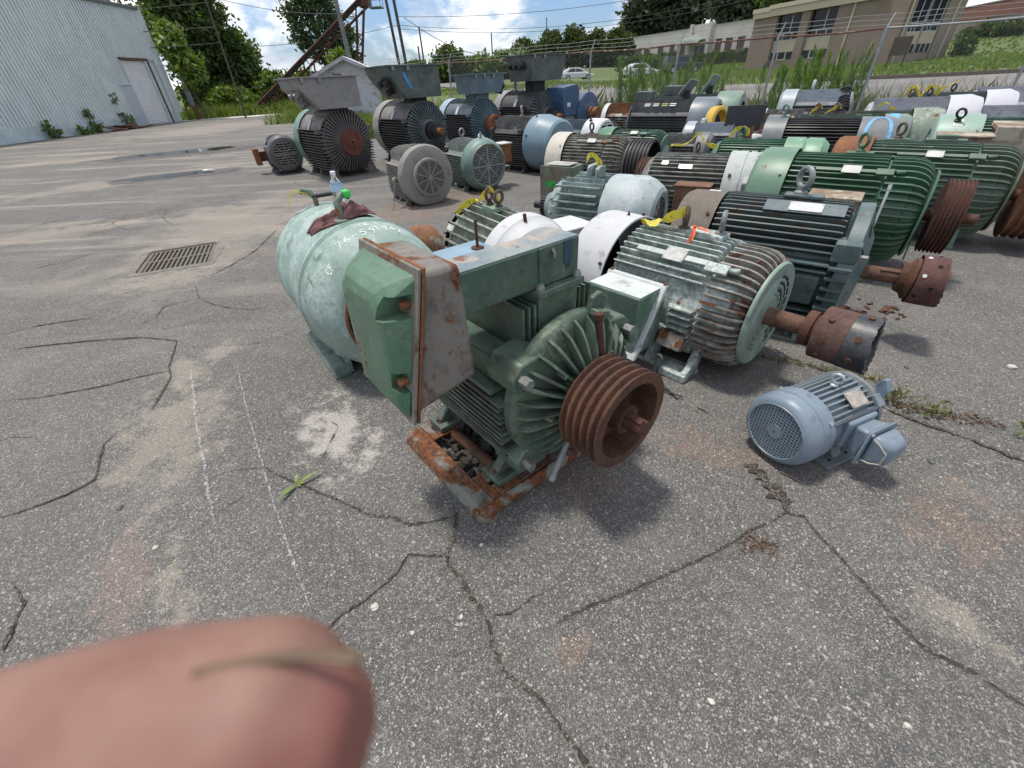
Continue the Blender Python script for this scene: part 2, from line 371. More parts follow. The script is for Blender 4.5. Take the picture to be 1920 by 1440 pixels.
# ------------------------------------------------------------------ asphalt yard
def asphalt(name, far=False):
    g = NT(name); v = g.coords(False)
    big = g.noise(v, 0.35, 6, 0.6); mid = g.noise(v, 2.3, 8, 0.65)
    c = g.mix(g.ramp(big, 0.35, 0.65), (0.066, 0.065, 0.063), (0.098, 0.095, 0.090))
    c = g.mix(g.math('MULTIPLY', g.ramp(mid, 0.48, 0.72), 0.55), c, (0.175, 0.168, 0.155))
    mpS = g.n('ShaderNodeMapping'); mpS.inputs['Rotation'].default_value = (0, 0, R(-62)); mpS.inputs['Scale'].default_value = (0.16, 1.1, 1); g.link(v, mpS.inputs['Vector'])
    lane = g.n('ShaderNodeSeparateXYZ'); g.link(v, lane.inputs[0])
    msk = g.math('MULTIPLY', g.ramp(g.math('ADD', lane.outputs[0], g.math('MULTIPLY', lane.outputs[1], 0.28)), 1.0, -1.6), g.ramp(lane.outputs[1], 2.5, 6.0))
    st1 = g.noise(mpS.outputs[0], 1.2, 9, 0.68, 0.4)
    c = g.mix(g.math('MULTIPLY', g.math('MULTIPLY', g.ramp(st1, 0.50, 0.60), msk), 0.7), c, (0.33, 0.285, 0.23))
    c = g.mix(g.math('MULTIPLY', g.math('MULTIPLY', g.ramp(st1, 0.42, 0.34), msk), 0.55), c, (0.075, 0.07, 0.065))
    cols = {'tan': (0.36, 0.305, 0.24), 'dark': (0.05, 0.042, 0.034), 'rust': (0.22, 0.125, 0.08), 'white': (0.52, 0.48, 0.44), 'redbrown': (0.19, 0.135, 0.115)}
    amt = {'tan': 0.52, 'dark': 0.85, 'rust': 0.40, 'white': 0.75, 'redbrown': 0.75}
    wob = g.noise(v, 6.0, 9, 0.78); wob2 = g.noise(v, 1.1, 10, 0.74)
    if not far:
        for (k, cx, cy, rr, asp, ang) in ST:
            mp = g.n('ShaderNodeMapping', vector_type='TEXTURE')
            mp.inputs['Location'].default_value = (cx, cy, 0); mp.inputs['Rotation'].default_value = (0, 0, ang); mp.inputs['Scale'].default_value = (rr, rr*asp, 1)
            g.link(v, mp.inputs['Vector'])
            ln = g.n('ShaderNodeVectorMath', operation='LENGTH'); g.link(mp.outputs[0], ln.inputs[0])
            dd = g.math('ADD', ln.outputs['Value'], g.math('MULTIPLY', g.math('SUBTRACT', wob if rr < 1.2 else wob2, 0.5), 7.0 if rr < 1.2 else 4.5))
            f = g.math('MULTIPLY', g.ramp(dd, 1.25, 0.55), amt[k])
            c = g.mix(f, c, cols[k])
    # aggregate: pale and dark stones of several sizes
    c = g.mix(g.math('MULTIPLY', g.ramp(g.noise(v, 22, 6, 0.7), 0.5, 0.72), 0.4), c, (0.235, 0.205, 0.165))
    dens = g.ramp(g.noise(v, 1.6, 8, 0.65), 0.3, 0.7)
    wv = g.n('ShaderNodeTexNoise'); wv.inputs['Scale'].default_value = 90; g.link(v, wv.inputs['Vector'])
    v2 = g.vec('ADD', v, g.vec('MULTIPLY', wv.outputs['Color'], (0.006, 0.006, 0.0)))
    for (sc_, t0, td, rad, amt_) in ((74, 0.98, 0.05, 0.34, 0.75), (135, 0.90, 0.20, 0.44, 0.72), (240, 0.78, 0.22, 0.5, 0.6)):
        vo = g.voro(v2, sc_); sepc = g.n('ShaderNodeSeparateColor'); g.link(vo.outputs['Color'], sepc.inputs[0])
        thr = g.math('SUBTRACT', t0, g.math('MULTIPLY', dens, td)); rr_ = g.math('MULTIPLY', g.math('ADD', sepc.outputs[2], 0.45), rad)
        f = g.math('MULTIPLY', g.math('GREATER_THAN', sepc.outputs[0], thr), g.math('LESS_THAN', vo.outputs['Distance'], rr_))
        c = g.mix(g.math('MULTIPLY', f, amt_), c, g.mix(sepc.outputs[1], (0.26, 0.235, 0.19), (0.52, 0.50, 0.46)))
    vo2 = g.voro(v, 260); sp2 = g.n('ShaderNodeSeparateColor'); g.link(vo2.outputs['Color'], sp2.inputs[0])
    c = g.mix(g.math('MULTIPLY', g.ramp(sp2.outputs[0], 0.5, 1.0), 0.5), c, (0.27, 0.26, 0.24))
    c = g.mix(g.math('MULTIPLY', g.ramp(sp2.outputs[1], 0.55, 1.0), 0.6), c, (0.03, 0.03, 0.032))
    h = g.math('ADD', g.math('MULTIPLY', vo.outputs['Distance'], -1.0), g.math('MULTIPLY', g.noise(v, 180, 4, 0.7), 0.8))
    g.bump(h, 0.45, 0.006)
    return g.fin(c, g.math('ADD', 0.78, g.math('MULTIPLY', big, 0.2)))
M_asph = asphalt('asphalt')
GC = Vector((-4.02, 5.275)); GANG = math.atan2(5.87-5.6, -3.96+4.58)   # drain centre and direction
def gl(u, v): return Vector((GC.x+u*math.cos(GANG)-v*math.sin(GANG), GC.y+u*math.sin(GANG)+v*math.cos(GANG), 0))
GU, GV = 0.38, 0.44
outer = [(-70, -25), (70, -25), (70, -16)]
rng = random.Random(5)
edge = [fpt(t, 0.25+rng.uniform(-.25, .25)) for t in np.arange(60, -7, -0.6)]
path = [(-8.4, 28.6), (-11, 33), (-14.5, 38), (-18.6, 43.6), (-22, 42.2), (-26, 42.3), (-36, 43), (-70, 43)]
outer += [(p.x, p.y) for p in edge]
for a, b in zip(path, path[1:]):
    for k in range(8):
        q = k/8; outer.append((a[0]+(b[0]-a[0])*q+rng.uniform(-.2, .2), a[1]+(b[1]-a[1])*q+rng.uniform(-.2, .2)))
outer.append(path[-1])
hole = [gl(-GU, -GV), gl(GU, -GV), gl(GU, GV), gl(-GU, GV)]
loops = [[Vector((p[0], p[1], 0)) for p in outer], [Vector(p) for p in hole]]
tris = tessellate_polygon(loops); flat = loops[0]+loops[1]
me = bpy.data.meshes.new('asphalt_yard'); me.from_pydata([tuple(p) for p in flat], [], [tuple(t) for t in tris])
bm = bmesh.new(); bm.from_mesh(me); bmesh.ops.recalc_face_normals(bm, faces=bm.faces)
if bm.faces[0].normal.z < 0: bmesh.ops.reverse_faces(bm, faces=bm.faces)
bm.to_mesh(me); bm.free(); me.materials.append(M_asph)
obj('asphalt_yard', me, kind='structure')

# drain pit and grate
M_conc = plain('worn_concrete', (0.27, 0.245, 0.21), 0.9, 0, 0.3, 4, 0.3)
M_pit = plain('wet_dirt', (0.02, 0.018, 0.015), 0.9)
M_iron = rusty('cast_iron', (0.075, 0.06, 0.052), (0.15, 0.12, 0.10), rough=0.7)
Mg = Matrix.Translation((GC.x, GC.y, 0)) @ Matrix.Rotation(GANG, 4, 'Z')
gr = thing('drain_grate', 'rusty iron storm drain grate with two rows of slots set in the asphalt', 'drain grate', (GC.x, GC.y, 0), GANG)
mb = MB()
for (x0, x1, y0, y1) in ((-GU-.004, -GU+.03, -GV, GV), (GU-.03, GU+.004, -GV, GV), (-GU+.03, GU-.03, -GV-.004, -GV+.03), (-GU+.03, GU-.03, GV-.03, GV+.004)):
    mb.box(x0, x1, y0, y1, -0.42, -0.012)
mb.box(-GU, GU, -GV, GV, -0.46, -0.421)
build('drain_pit', mb, M_pit, gr)
mb = MB(); 
for (x0, x1, y0, y1) in ((-GU+.002, -GU+.05, -GV+.002, GV-.002), (GU-.05, GU-.002, -GV+.002, GV-.002), (-GU+.05, GU-.05, -GV+.002, -GV+.045), (-GU+.05, GU-.05, GV-.045, GV-.002), (-GU+.05, GU-.05, -.022, .022)):
    mb.box(x0, x1, y0, y1, -0.05, -0.006)
build('frame', mb, M_iron, gr, bevel=0.004)
nb = 13; bar = MB(); bar.box(-0.0115, 0.0115, -0.1995, 0.1995, -0.045, -0.008); bme = bar.mesh('bar', M_iron)
for row in (-1, 1):
    for k in range(nb):
        x = -GU+.05+(2*GU-.1)*(k+0.5)/nb+0.0
        obj('bar', bme, gr, (x, row*(.022+(GV-.067)/2), 0))
# concrete collar chips round the grate
mb = MB(); prof = []
n = 48
ring_i = []; ring_o = []
for k in range(n):
    a = 2*PI*k/n; ca, sa = math.cos(a), math.sin(a); s_ = max(abs(ca)/(GU+.006), abs(sa)/(GV+.006))
    q = 1/s_; e = 0.0+0.10*mnoise.noise(Vector((ca*2, sa*2, 3)))
    ring_i.append((ca*q, sa*q, 0.004)); ring_o.append((ca*(q+.08+e), sa*(q+.08+e), 0.004))
mb.add(ring_i+ring_o, [(k, (k+1) % n, n+(k+1) % n, n+k) for k in range(n)], Mg)
build('drain_collar', mb, plain('grimy_collar', (0.17, 0.158, 0.138), 0.95, 0, 0.3, 9, 0.4), kind='structure')

# ------------------------------------------------------------------ cracks, chalk lines
g = NT('crack_fill'); v = g.coords(False)
vo = g.voro(v, 140); sp = g.n('ShaderNodeSeparateColor'); g.link(vo.outputs['Color'], sp.inputs[0])
c = g.mix(g.ramp(g.noise(v, 25, 6, 0.7), 0.35, 0.7), (0.030, 0.025, 0.021), (0.105, 0.088, 0.070))
c = g.mix(g.math('MULTIPLY', g.math('GREATER_THAN', sp.outputs[0], 0.82), 0.7), c, (0.26, 0.23, 0.19))
g.bump(vo.outputs['Distance'], 0.9, 0.01); M_crack = g.fin(c, 0.95)
M_lip = plain('crack_lip', (0.17, 0.16, 0.145), 0.95, 0, 0.3, 20)
def strip(pts, w, z, seed, jag=0.5, step=0.02, gaps=False):
    P = []
    for a, b in zip(pts, pts[1:]):
        a = Vector(a); b = Vector(b); n_ = max(1, int((b-a).length/step))
        for k in range(n_): P.append(a.lerp(b, k/n_))
    P.append(Vector(pts[-1])); vs = []
    for i, p in enumerate(P):
        d = (P[min(i+1, len(P)-1)]-P[max(i-1, 0)]).normalized(); nrm = Vector((-d.y, d.x))
        q = Vector((p.x*9, p.y*9, seed)); wig = 0.6*mnoise.noise(q*1.3)+0.7*mnoise.noise(q*5)
        ww = w*(1+jag*1.6*mnoise.noise(q*4+Vector((7, 0, 0))))*min(1, 0.25+i/8, 0.25+(len(P)-1-i)/8)
        if gaps: ww *= min(1, max(0.0, (mnoise.noise(Vector((p.x*2.3, p.y*2.3, seed+40)))+0.48)*5))
        ww = max(ww, w*0.03); c_ = p+nrm*wig*w*0.9
        a = ww*(0.5+0.5*jag*mnoise.noise(q*11)); b = ww*(0.5+0.5*jag*mnoise.noise(q*11+Vector((3, 3, 3))))
        vs += [(c_.x+nrm.x*a, c_.y+nrm.y*a, z), (c_.x-nrm.x*b, c_.y-nrm.y*b, z)]
    return vs, [(2*i, 2*i+1, 2*i+3, 2*i+2) for i in range(len(P)-1)]
W = {'c1': .015, 'c2': .008, 'c3': .010, 'c4': .055, 'c4b': .010, 'c9': .018, 'c10': .016, 'c6': .008, 'c8': .006, 'c18': .022, 'c19': .004, 'c20': .010}
for i, (k, pts) in enumerate(CR.items()):
    if k.startswith('ch'): continue
    far_ = max(Vector(p).length for p in pts); w = W.get(k, 0.004+0.0014*max(0, far_-2))
    vs, fs = strip(pts, w, 0.008, i*3.1, 0.8, 0.008 if far_ < 4 else 0.04, k not in ('c1', 'c4'))
    mb = MB(); mb.add(vs, fs); build('pavement_crack', mb, M_crack, kind='structure', smooth=False)
    if k in ('c1', 'c2', 'c3', 'c6', 'c8', 'c11', 'c12', 'c13'):
        vs, fs = strip(pts, w*1.35, 0.004, i*3.1, 0.9, 0.008 if far_ < 4 else 0.04, k != 'c1')
        mb = MB(); mb.add(vs, fs); build('crack_edge', mb, M_lip, kind='structure', smooth=False)
# fine network of hairline cracks, left side of the yard
mb = MB(); rr = random.Random(11)
for k in range(24):
    x, y = rr.uniform(-9, -1.2), rr.uniform(1.2, 11); a = rr.uniform(0, PI); pts = [(x, y)]
    for j in range(rr.randint(4, 9)):
        a += rr.uniform(-.6, .6); L_ = rr.uniform(.06, .2)*(1+y*.12); pts.append((pts[-1][0]+math.cos(a)*L_, pts[-1][1]+math.sin(a)*L_))
    if any((p[0]-GC.x)**2+(p[1]-GC.y)**2 < .6 for p in pts): continue
    vs, fs = strip(pts, .0025+.0007*y, 0.006, k, 0.6, 0.04, True); mb.add(vs, fs)
o = build('hairline_cracks', mb, M_crack, kind='stuff', smooth=False)
g = NT('chalk_line'); v = g.coords(False)
tr = g.n('ShaderNodeBsdfTransparent'); mx = g.n('ShaderNodeMixShader')
g.fin((0.55, 0.55, 0.54), 0.95)
g.link(g.math('MULTIPLY', g.ramp(g.noise(v, 60, 6, 0.75), 0.44, 0.6), 0.55), mx.inputs[0]); g.link(tr.outputs[0], mx.inputs[1]); g.link(g.p.outputs[0], mx.inputs[2]); g.link(mx.outputs[0], g.out.inputs[0])
M_chalk = g.m
for k in ('ch1', 'ch2'):
    vs, fs = strip(CR[k], .014 if k == 'ch1' else .009, 0.012, 5, 0.4, .03); mb = MB(); mb.add(vs, fs)
    build('chalk_line', mb, M_chalk, kind='structure', smooth=False)

# puddles, white gravel strip, road
g = NT('puddle_water'); v = g.coords(False)
g.bump(g.noise(v, 2, 2), 0.02, 0.01); M_water = g.fin((0.05, 0.045, 0.04), 0.10)
def blob(name, cx, cy, rx, ry, ang, z, mat, seed, n=64, jag=0.35, kind='structure', terr_=False):
    vs = [(cx, cy, z)]
    for k in range(n):
        a = 2*PI*k/n; q = 1+jag*1.5*mnoise.noise(Vector((math.cos(a)*1.6, math.sin(a)*1.6, seed)))+jag*.5*mnoise.noise(Vector((math.cos(a)*5, math.sin(a)*5, seed)))
        u, w = rx*q*math.cos(a), ry*q*math.sin(a)
        vs.append((cx+u*math.cos(ang)-w*math.sin(ang), cy+u*math.sin(ang)+w*math.cos(ang), z))
    if terr_: vs = [(x, y, T(x, y)+z) for x, y, _ in vs]
    mb = MB(); mb.add(vs, [(0, 1+k, 1+(k+1) % n) for k in range(n)]); return build(name, mb, mat, kind=kind, smooth=False)
blob('puddle', -11.3, 17.4, 1.9, .62, .45, .008, M_water, 1)
blob('puddle', -8.35, 12.0, 1.15, .34, .42, .008, M_water, 6)
M_wet = plain('wet_silt', (0.085, 0.075, 0.065), 0.5, 0, .3, 3)
blob('silt_patch', -11.0, 17.2, 2.8, .95, .42, .004, M_wet, 2); blob('silt_patch', -8.2, 11.9, 1.7, .55, .40, .004, M_wet, 8)
M_wgrav = plain('white_gravel', (0.62, 0.59, 0.54), 0.95, 0, .25, 14, .6)
for (cx, cy, rx, ry, a) in ((-21.5, 42.6, 3.2, 1.0, .22), (-18.8, 44.2, 2.0, .8, .3), (-14, 41.2, 1.6, .4, .6)):
    blob('gravel_strip', cx, cy, rx, ry, a, .02, M_wgrav, cx, terr_=True)
g = NT('road_asphalt'); v = g.coords(False)
c = g.mix(g.ramp(g.noise(v, .8, 8, .65), .35, .65), (.15, .145, .14), (.24, .23, .215)); M_road = g.fin(c, .9)
def road_strip(name, line, w, dz, mat, jag=0):
    mb = MB(); vs = []
    for i, p in enumerate(line):
        p = Vector(p); d = (Vector(line[min(i+1, len(line)-1)])-Vector(line[max(i-1, 0)])).normalized(); n_ = Vector((-d.y, d.x))
        for s_ in (-1, -.5, 0, .5, 1):
            q = p+n_*(w*s_*.5); vs.append((q.x, q.y, T(q.x, q.y)+dz))
    mb.add(vs, [(i*5+j, i*5+j+1, (i+1)*5+j+1, (i+1)*5+j) for i in range(len(line)-1) for j in range(4)])
    return build(name, mb, mat, kind='structure')
line = [tuple(fpt(t, 6.2)) for t in np.arange(60, 4, -1.0)]
px_, py_ = line[-1]
for k in range(40):
    q = k/39; line.append((px_+(-px_-10)*q*1.0, py_+(66-py_)*q**.9))
road_strip('road', line, 5.2, 0.02, M_road)
cl = [tuple(fpt(t, 8.95)) for t in np.arange(60, 12, -1.0)]
mb = MB()
for a, b in zip(cl, cl[1:]):
    a = Vector((*a, T(*a))); b = Vector((*b, T(*b))); n_ = Vector((FN.x, FN.y, 0))*.09; u = Vector((0, 0, .13))
    mb.hexa([a-n_-u, b-n_-u, b+n_-u, a+n_-u, a-n_+u, b-n_+u, b+n_+u, a+n_+u])
build('kerb', mb, rusty('kerb_stain', (.10, .06, .045), (.22, .17, .14)), kind='structure', smooth=False)

# ------------------------------------------------------------------ vegetation
def quads(name, C, S, mat, seed=0, kind=None, parent=None, upbias=0.0, long_=1.0, label=None, thin=1.0):
    r_ = np.random.default_rng(seed); n = len(C)
    a = r_.normal(size=(n, 3)); a /= np.linalg.norm(a, axis=1)[:, None]
    b = r_.normal(size=(n, 3)); b -= (b*a).sum(1)[:, None]*a; b /= np.linalg.norm(b, axis=1)[:, None]
    if upbias: a[:, 2] -= upbias; a /= np.linalg.norm(a, axis=1)[:, None]
    S = np.asarray(S)[:, None]; c3 = np.cross(a, b)*S*0.18
    V = np.stack([C-a*S*long_, C+b*S*.5*thin+c3, C+a*S*long_, C-b*S*.5*thin+c3], 1).reshape(-1, 3)
    me = bpy.data.meshes.new(name); me.vertices.add(4*n); me.vertices.foreach_set('co', V.ravel())
    me.loops.add(4*n); me.loops.foreach_set('vertex_index', np.arange(4*n)); me.polygons.add(n)
    me.polygons.foreach_set('loop_start', np.arange(0, 4*n, 4)); me.update(calc_edges=True); me.validate()
    me.materials.append(mat); return obj(name, me, parent, kind=kind, label=label)
def crown_pts(ells, per, clump, seed, hollow=0.55):
    r_ = np.random.default_rng(seed); out = []
    for (cx, cy, cz, rx, ry, rz, nc) in ells:
        d = r_.normal(size=(nc, 3)); d /= np.linalg.norm(d, axis=1)[:, None]
        q = d*(hollow+(1-hollow)*r_.random((nc, 1))**.7)*np.array([rx, ry, rz])+np.array([cx, cy, cz])
        k = r_.normal(size=(nc, per, 3))*clump*np.array([1, 1, .6]); out.append((q[:, None, :]+k).reshape(-1, 3))
    return np.concatenate(out)
M_bark = plain('bark', (0.10, 0.075, 0.055), .95, 0, .4, 5, .6)
M_leafd = leafmat('dark_leaves', (.034, .066, .016), (.085, .135, .034), (.15, .19, .05))
M_leafm = leafmat('mid_leaves', (.06, .105, .022), (.13, .19, .045), (.19, .24, .07))
M_leafy = leafmat('bright_leaves', (.08, .14, .022), (.16, .23, .045), (.22, .26, .06))
M_leafo = leafmat('oak_leaves', (.018, .032, .014), (.042, .062, .026), (.075, .095, .04), .2)
def tree(name, label, x, y, h, ells, mat, leaf=.28, per=26, clump=.45, seed=1, trunk_r=.25, limbs=6, group=None, cat='tree', z0=None):
    z0 = T(x, y) if z0 is None else z0
    t = thing(name, label, cat, (x, y, z0), 0, group); r_ = random.Random(seed)
    mb = MB(); top = max(e[2]+e[5]*.3 for e in ells)
    pts = [(r_.uniform(-.15, .15)*k, r_.uniform(-.15, .15)*k, top*k/5) for k in range(6)]
    mb.tube(pts, [trunk_r*(1-.16*k) for k in range(6)], 9)
    for k in range(limbs):
        e = ells[k % len(ells)]; s_ = Vector(pts[1+k % 4]); d = Vector((e[0]+r_.uniform(-.6, .6)*e[3], e[1]+r_.uniform(-.6, .6)*e[4], e[2]+r_.uniform(-.2, .6)*e[5]))
        m_ = s_.lerp(d, .5)+Vector((r_.uniform(-.3, .3), r_.uniform(-.3, .3), .3)); mb.tube([s_, m_, d], [trunk_r*.45, trunk_r*.28, trunk_r*.08], 6)
    build('trunk', mb, M_bark, t)
    P = crown_pts(ells, per, clump, seed); rn = np.random.default_rng(seed+9)
    quads('crown', P, leaf*(.6+.8*rn.random(len(P))), mat, seed, parent=t); return t
def shrub(name, label, x, y, ells, mat, leaf=.16, per=24, clump=.25, seed=1, group=None, cat='shrub'):
    t = thing(name, label, cat, (x, y, T(x, y)), 0, group); mb = MB(); r_ = random.Random(seed)
    for k in range(5):
        e = ells[k % len(ells)]; mb.tube([(e[0]*.3, e[1]*.3, 0), (e[0]+r_.uniform(-.3, .3), e[1], e[2]*.8)], [.05, .02], 6)
    build('stem', mb, M_bark, t); P = crown_pts(ells, per, clump, seed); rn = np.random.default_rng(seed+9)
    P[:, 2] = np.maximum(P[:, 2], .02); quads('foliage', P, leaf*(.6+.8*rn.random(len(P))), mat, seed, parent=t); return t

# left: vine-covered trees behind the shed wall
tree('broadleaf_tree', 'tall dense tree whose crown rises out of the picture, right of the metal building', -27.7, 51.6, 15, [(0, 0, 5.2, 3.2, 3, 4.2, 230), (-.3, 0, 10.2, 2.5, 2.6, 3.8, 170), (1.5, .6, 3.4, 2.3, 2.2, 2.6, 120)], M_leafd, .22, 40, .5, 3, .4)
tree('broadleaf_tree', 'bushy tree with yellowish green leaves, lower right flank of the tall dense tree', -25.2, 53.6, 7, [(0, 0, 3.4, 1.5, 1.5, 2.4, 110), (.3, 0, 1.6, 1.6, 1.6, 1.6, 80)], M_leafm, .20, 34, .42, 5, .25)
tree('broadleaf_tree', 'loose airy tree showing over the far end of the metal building roof', -30.5, 47.5, 12, [(0, 0, 8, 2.2, 2.5, 3, 50), (1.6, -1, 6.2, 1.2, 1.2, 1.5, 24)], M_leafm, .20, 26, .5, 8, .3)
tree('leaning_tree', 'yellow green sapling hugging the corner of the metal building', -24.4, 42.6, 6, [(-.5, 0, 4.9, .9, .9, 1.5, 46), (.1, 0, 3.4, .9, .9, 1.3, 40)], M_leafy, .2, 24, .28, 12, .1)
for i, (x, y, w, h, m_, lab) in enumerate([(-24.6, 48, 2.2, 1.7, M_leafy, 'bright low bush in front of the tall dense tree'), (-20.8, 50.5, 2.0, 2.5, M_leafm, 'rounded green bush left of the rusty conveyor foot'),
                                         (-17.9, 50, 2.0, 2.4, M_leafy, 'bright green bush directly beside the rusty conveyor foot'), (-28, 50, 2.2, 2.0, M_leafm, 'bush behind the exhaust stack at the metal building corner'),
                                         (-14.4, 50.5, 2.2, 3.0, M_leafd, 'dark bush under the rusty conveyor'), (-13.2, 46, 1.0, 3.6, M_leafy, 'bright yellow green bush behind the white shed roof')]):
    shrub('bush', lab, x, y, [(0, 0, h*.5, w*.85, w*.7, h*.6, 110), (.5*w, .3, h*.3, w*.6, w*.5, h*.4, 50)], m_, .22, 24, .32, 20+i)
tree('poplar_tree', 'tall poplar with grey green leaves standing behind the rusty conveyor', -18.2, 58, 15, [(-.3, 0, 5.4, 2.8, 2.4, 3.2, 110), (-.1, 0, 9.6, 2.5, 2.2, 3.4, 110), (2.6, 0, 3.4, 1.3, 1.4, 2.0, 44), (-1.4, 0, 12.5, 1.7, 1.8, 2, 50)], leafmat('poplar_leaves', (.035, .065, .028), (.085, .13, .055), (.15, .19, .09)), .20, 34, .42, 31, .35)
# hedge-like row to the right of the poles
for i, (x, y, w, h, lab) in enumerate([(-5.0, 60, 2.1, 3.0, 'round dark bush standing left of the barbed fence post'), (-1.2, 61, 2.4, 2.2, 'low bush in the hedge row left of the sign'), (1.9, 61.5, 2.4, 2.6, 'hedge bush behind the white car, leftmost'),
                                     (-9, 61, 1.8, 1.9, 'low bush seen over the dark green box behind the poles')]):
    shrub('bush', lab, x, y, [(0, 0, h*.5, w*.9, w*.8, h*.6, 130), (.3, .3, h*.25, w, w*.8, h*.35, 60)], M_leafd if i == 0 else M_leafm, .24, 24, .34, 40+i)
for i, (x, y, w, h) in enumerate([(5.7, 98, 3.5, 4.3), (10.3, 97, 3.1, 5.3), (14.8, 97, 3.0, 5.6), (18.8, 97, 2.3, 4.9), (22.4, 97, 3.2, 5.0)]):
    shrub('yew_tree', ['cone shaped yew in a row behind the parked cars, leftmost', 'tall cone shaped yew second from left behind the parked cars', 'tallest cone shaped yew in the row, above the white car', 'narrow yew fourth in the row behind the parked cars', 'broad yew at the right end of the row beside the pale building'][i],
          x, y, [(0, 0, h*.38, w, w*.9, h*.45, 150), (0, 0, h*.72, w*.6, w*.6, h*.38, 80)], leafmat('yew_leaves', (.03, .05, .015), (.075, .105, .025), (.13, .15, .04)), .30, 24, .42, 60+i, 'yews behind the parked cars', 'tree')
tree('oak_tree', 'huge dark oak towering behind the pale single storey building', 43, 136, 22, [(0, 0, 11.5, 9.5, 8, 7.5, 420), (-5, 0, 8, 5.5, 5, 5, 160), (4.5, 0, 14, 6.5, 6, 6, 200)], M_leafo, .62, 30, 1.0, 71, .9, 10)
tree('oak_tree', 'dark oak at the top edge between the pale building and the brick building', 50, 112, 20, [(0, 0, 11, 6, 5, 6, 220), (5, 0, 13, 5, 4, 4, 120)], M_leafo, .55, 28, .85, 73, .7, 8)
tree('oak_tree', 'distant tree peeking above the brick building roof', 47, 88, 14, [(0, 0, 9.5, 4.5, 4, 2.6, 120)], M_leafd, .4, 24, .6, 75, .4)
# hedges by the buildings
def hedge(lab, a, b, w, h, seed):
    a = Vector(a); b = Vector(b); L_ = (b-a).length; d = (b-a)/L_; n_ = Vector((-d.y, d.x)); r_ = np.random.default_rng(seed); N_ = int(L_*170)
    u = r_.random(N_)*L_; s1 = (r_.random(N_)-.5)*w; s2 = r_.random(N_)**.6*h*(1+.10*np.sin(u*1.7))
    P = np.stack([d.x*(u-L_/2)+n_.x*s1, d.y*(u-L_/2)+n_.y*s1, s2], 1); c_ = (a+b)/2
    t = thing('hedge', lab, 'hedge', (c_.x, c_.y, T(c_.x, c_.y)-.1)); quads('foliage', P, .16+.14*r_.random(N_), M_leafd, seed, parent=t)
    mb = MB(); ang = math.atan2(d.y, d.x); Mh = Matrix.Rotation(ang, 4, 'Z'); mb.box(-L_/2+.2, L_/2-.2, -w*.3, w*.3, 0, h*.75, Mh); build('branches', mb, M_bark, t)
hedge('clipped dark hedge along the pale building, right of its entrance', (44.6, 91.6), (38.8, 104.4), 1.4, 2.0, 81)
hedge('clipped dark hedge along the pale building, left of its entrance', (37.3, 107.5), (30.8, 122), 1.4, 1.7, 82)
hedge('low hedge behind the white car on the verge', (19, 80), (30, 92), 1.4, 1.8, 83)

# grasses: bank, field
def blades(name, P, H, Wd, mat, seed, lean=.35, label=None, kind='stuff', parent=None):
    r_ = np.random.default_rng(seed); n = len(P); a = r_.random(n)*2*PI; dx = np.stack([np.cos(a), np.sin(a), np.zeros(n)], 1)
    l = r_.normal(size=(n, 3))*lean; l[:, 2] = 0; H = np.asarray(H)[:, None]; Wd = np.asarray(Wd)[:, None]
    top = P+np.array([0, 0, 1.])*H+l*H; mid = P+np.array([0, 0, .55])*H+l*H*.3
    V = np.stack([P-dx*Wd, P+dx*Wd, mid+dx*Wd*.7, top, mid-dx*Wd*.7], 1).reshape(-1, 3)
    me = bpy.data.meshes.new(name); me.vertices.add(5*n); me.vertices.foreach_set('co', V.ravel()); me.loops.add(5*n); me.loops.foreach_set('vertex_index', np.arange(5*n))
    me.polygons.add(n); me.polygons.foreach_set('loop_start', np.arange(0, 5*n, 5)); me.update(calc_edges=True); me.validate(); me.materials.append(mat)
    o = obj(name, me, parent, kind=kind)
    if label: o['label'] = label
    return o
M_grass = leafmat('grass_blades', (.10, .16, .035), (.19, .25, .065), (.28, .26, .13))
M_dry = leafmat('dry_weeds', (.13, .135, .065), (.23, .215, .115), (.29, .245, .16))
M_tall = leafmat('fennel_leaves', (.07, .15, .015), (.13, .24, .03), (.18, .28, .04))
M_lawn = leafmat('lawn_blades', (.10, .165, .03), (.17, .24, .045), (.21, .26, .07))
rg = np.random.default_rng(3)
def scatter(n, fn):
    P = fn(rg.random(n), rg.random(n)); z = terr(P[:, 0], P[:, 1]); return np.stack([P[:, 0], P[:, 1], z-.03], 1)
def fline(t0, t1, d0, d1): return lambda a, b: np.stack([F0.x+FDIR.x*(t0+(t1-t0)*a)+FN.x*(d0+(d1-d0)*b), F0.y+FDIR.y*(t0+(t1-t0)*a)+FN.y*(d0+(d1-d0)*b)], 1)
P = scatter(16000, fline(-9, 34, .2, 3.4)); blades('grass', P, .25+.4*rg.random(len(P)), .012+.012*rg.random(len(P)), M_grass, 1, .4, 'mixed grass along the chain link fence')
P = scatter(7000, fline(-9, 34, .1, 3.2)); blades('dry_weeds', P, .5+.7*rg.random(len(P))**2, .008+.008*rg.random(len(P)), M_dry, 2, .3, 'dry seeding weeds along the fence')
def outside(P):
    poly = np.array([(p[0], p[1]) for p in outer]); q = np.roll(poly, -1, 0); ins = np.zeros(len(P), bool)
    for (x1, y1), (x2, y2) in zip(poly, q):
        if y1 != y2: c_ = ((y1 > P[:, 1]) != (y2 > P[:, 1])) & (P[:, 0] < (x2-x1)*(P[:, 1]-y1)/(y2-y1)+x1); ins ^= c_
    return P[~ins]
P = outside(scatter(26000, lambda a, b: np.stack([-27+20*a, 29+26*b], 1))); P = P[((P[:, 0]+21)/4.0)**2+((P[:, 1]-43.0)/.9)**2 > 1]; blades('grass', P, .4+.7*rg.random(len(P)), .03+.03*rg.random(len(P)), M_grass, 3, .4, 'tall grass in the field beyond the yard')
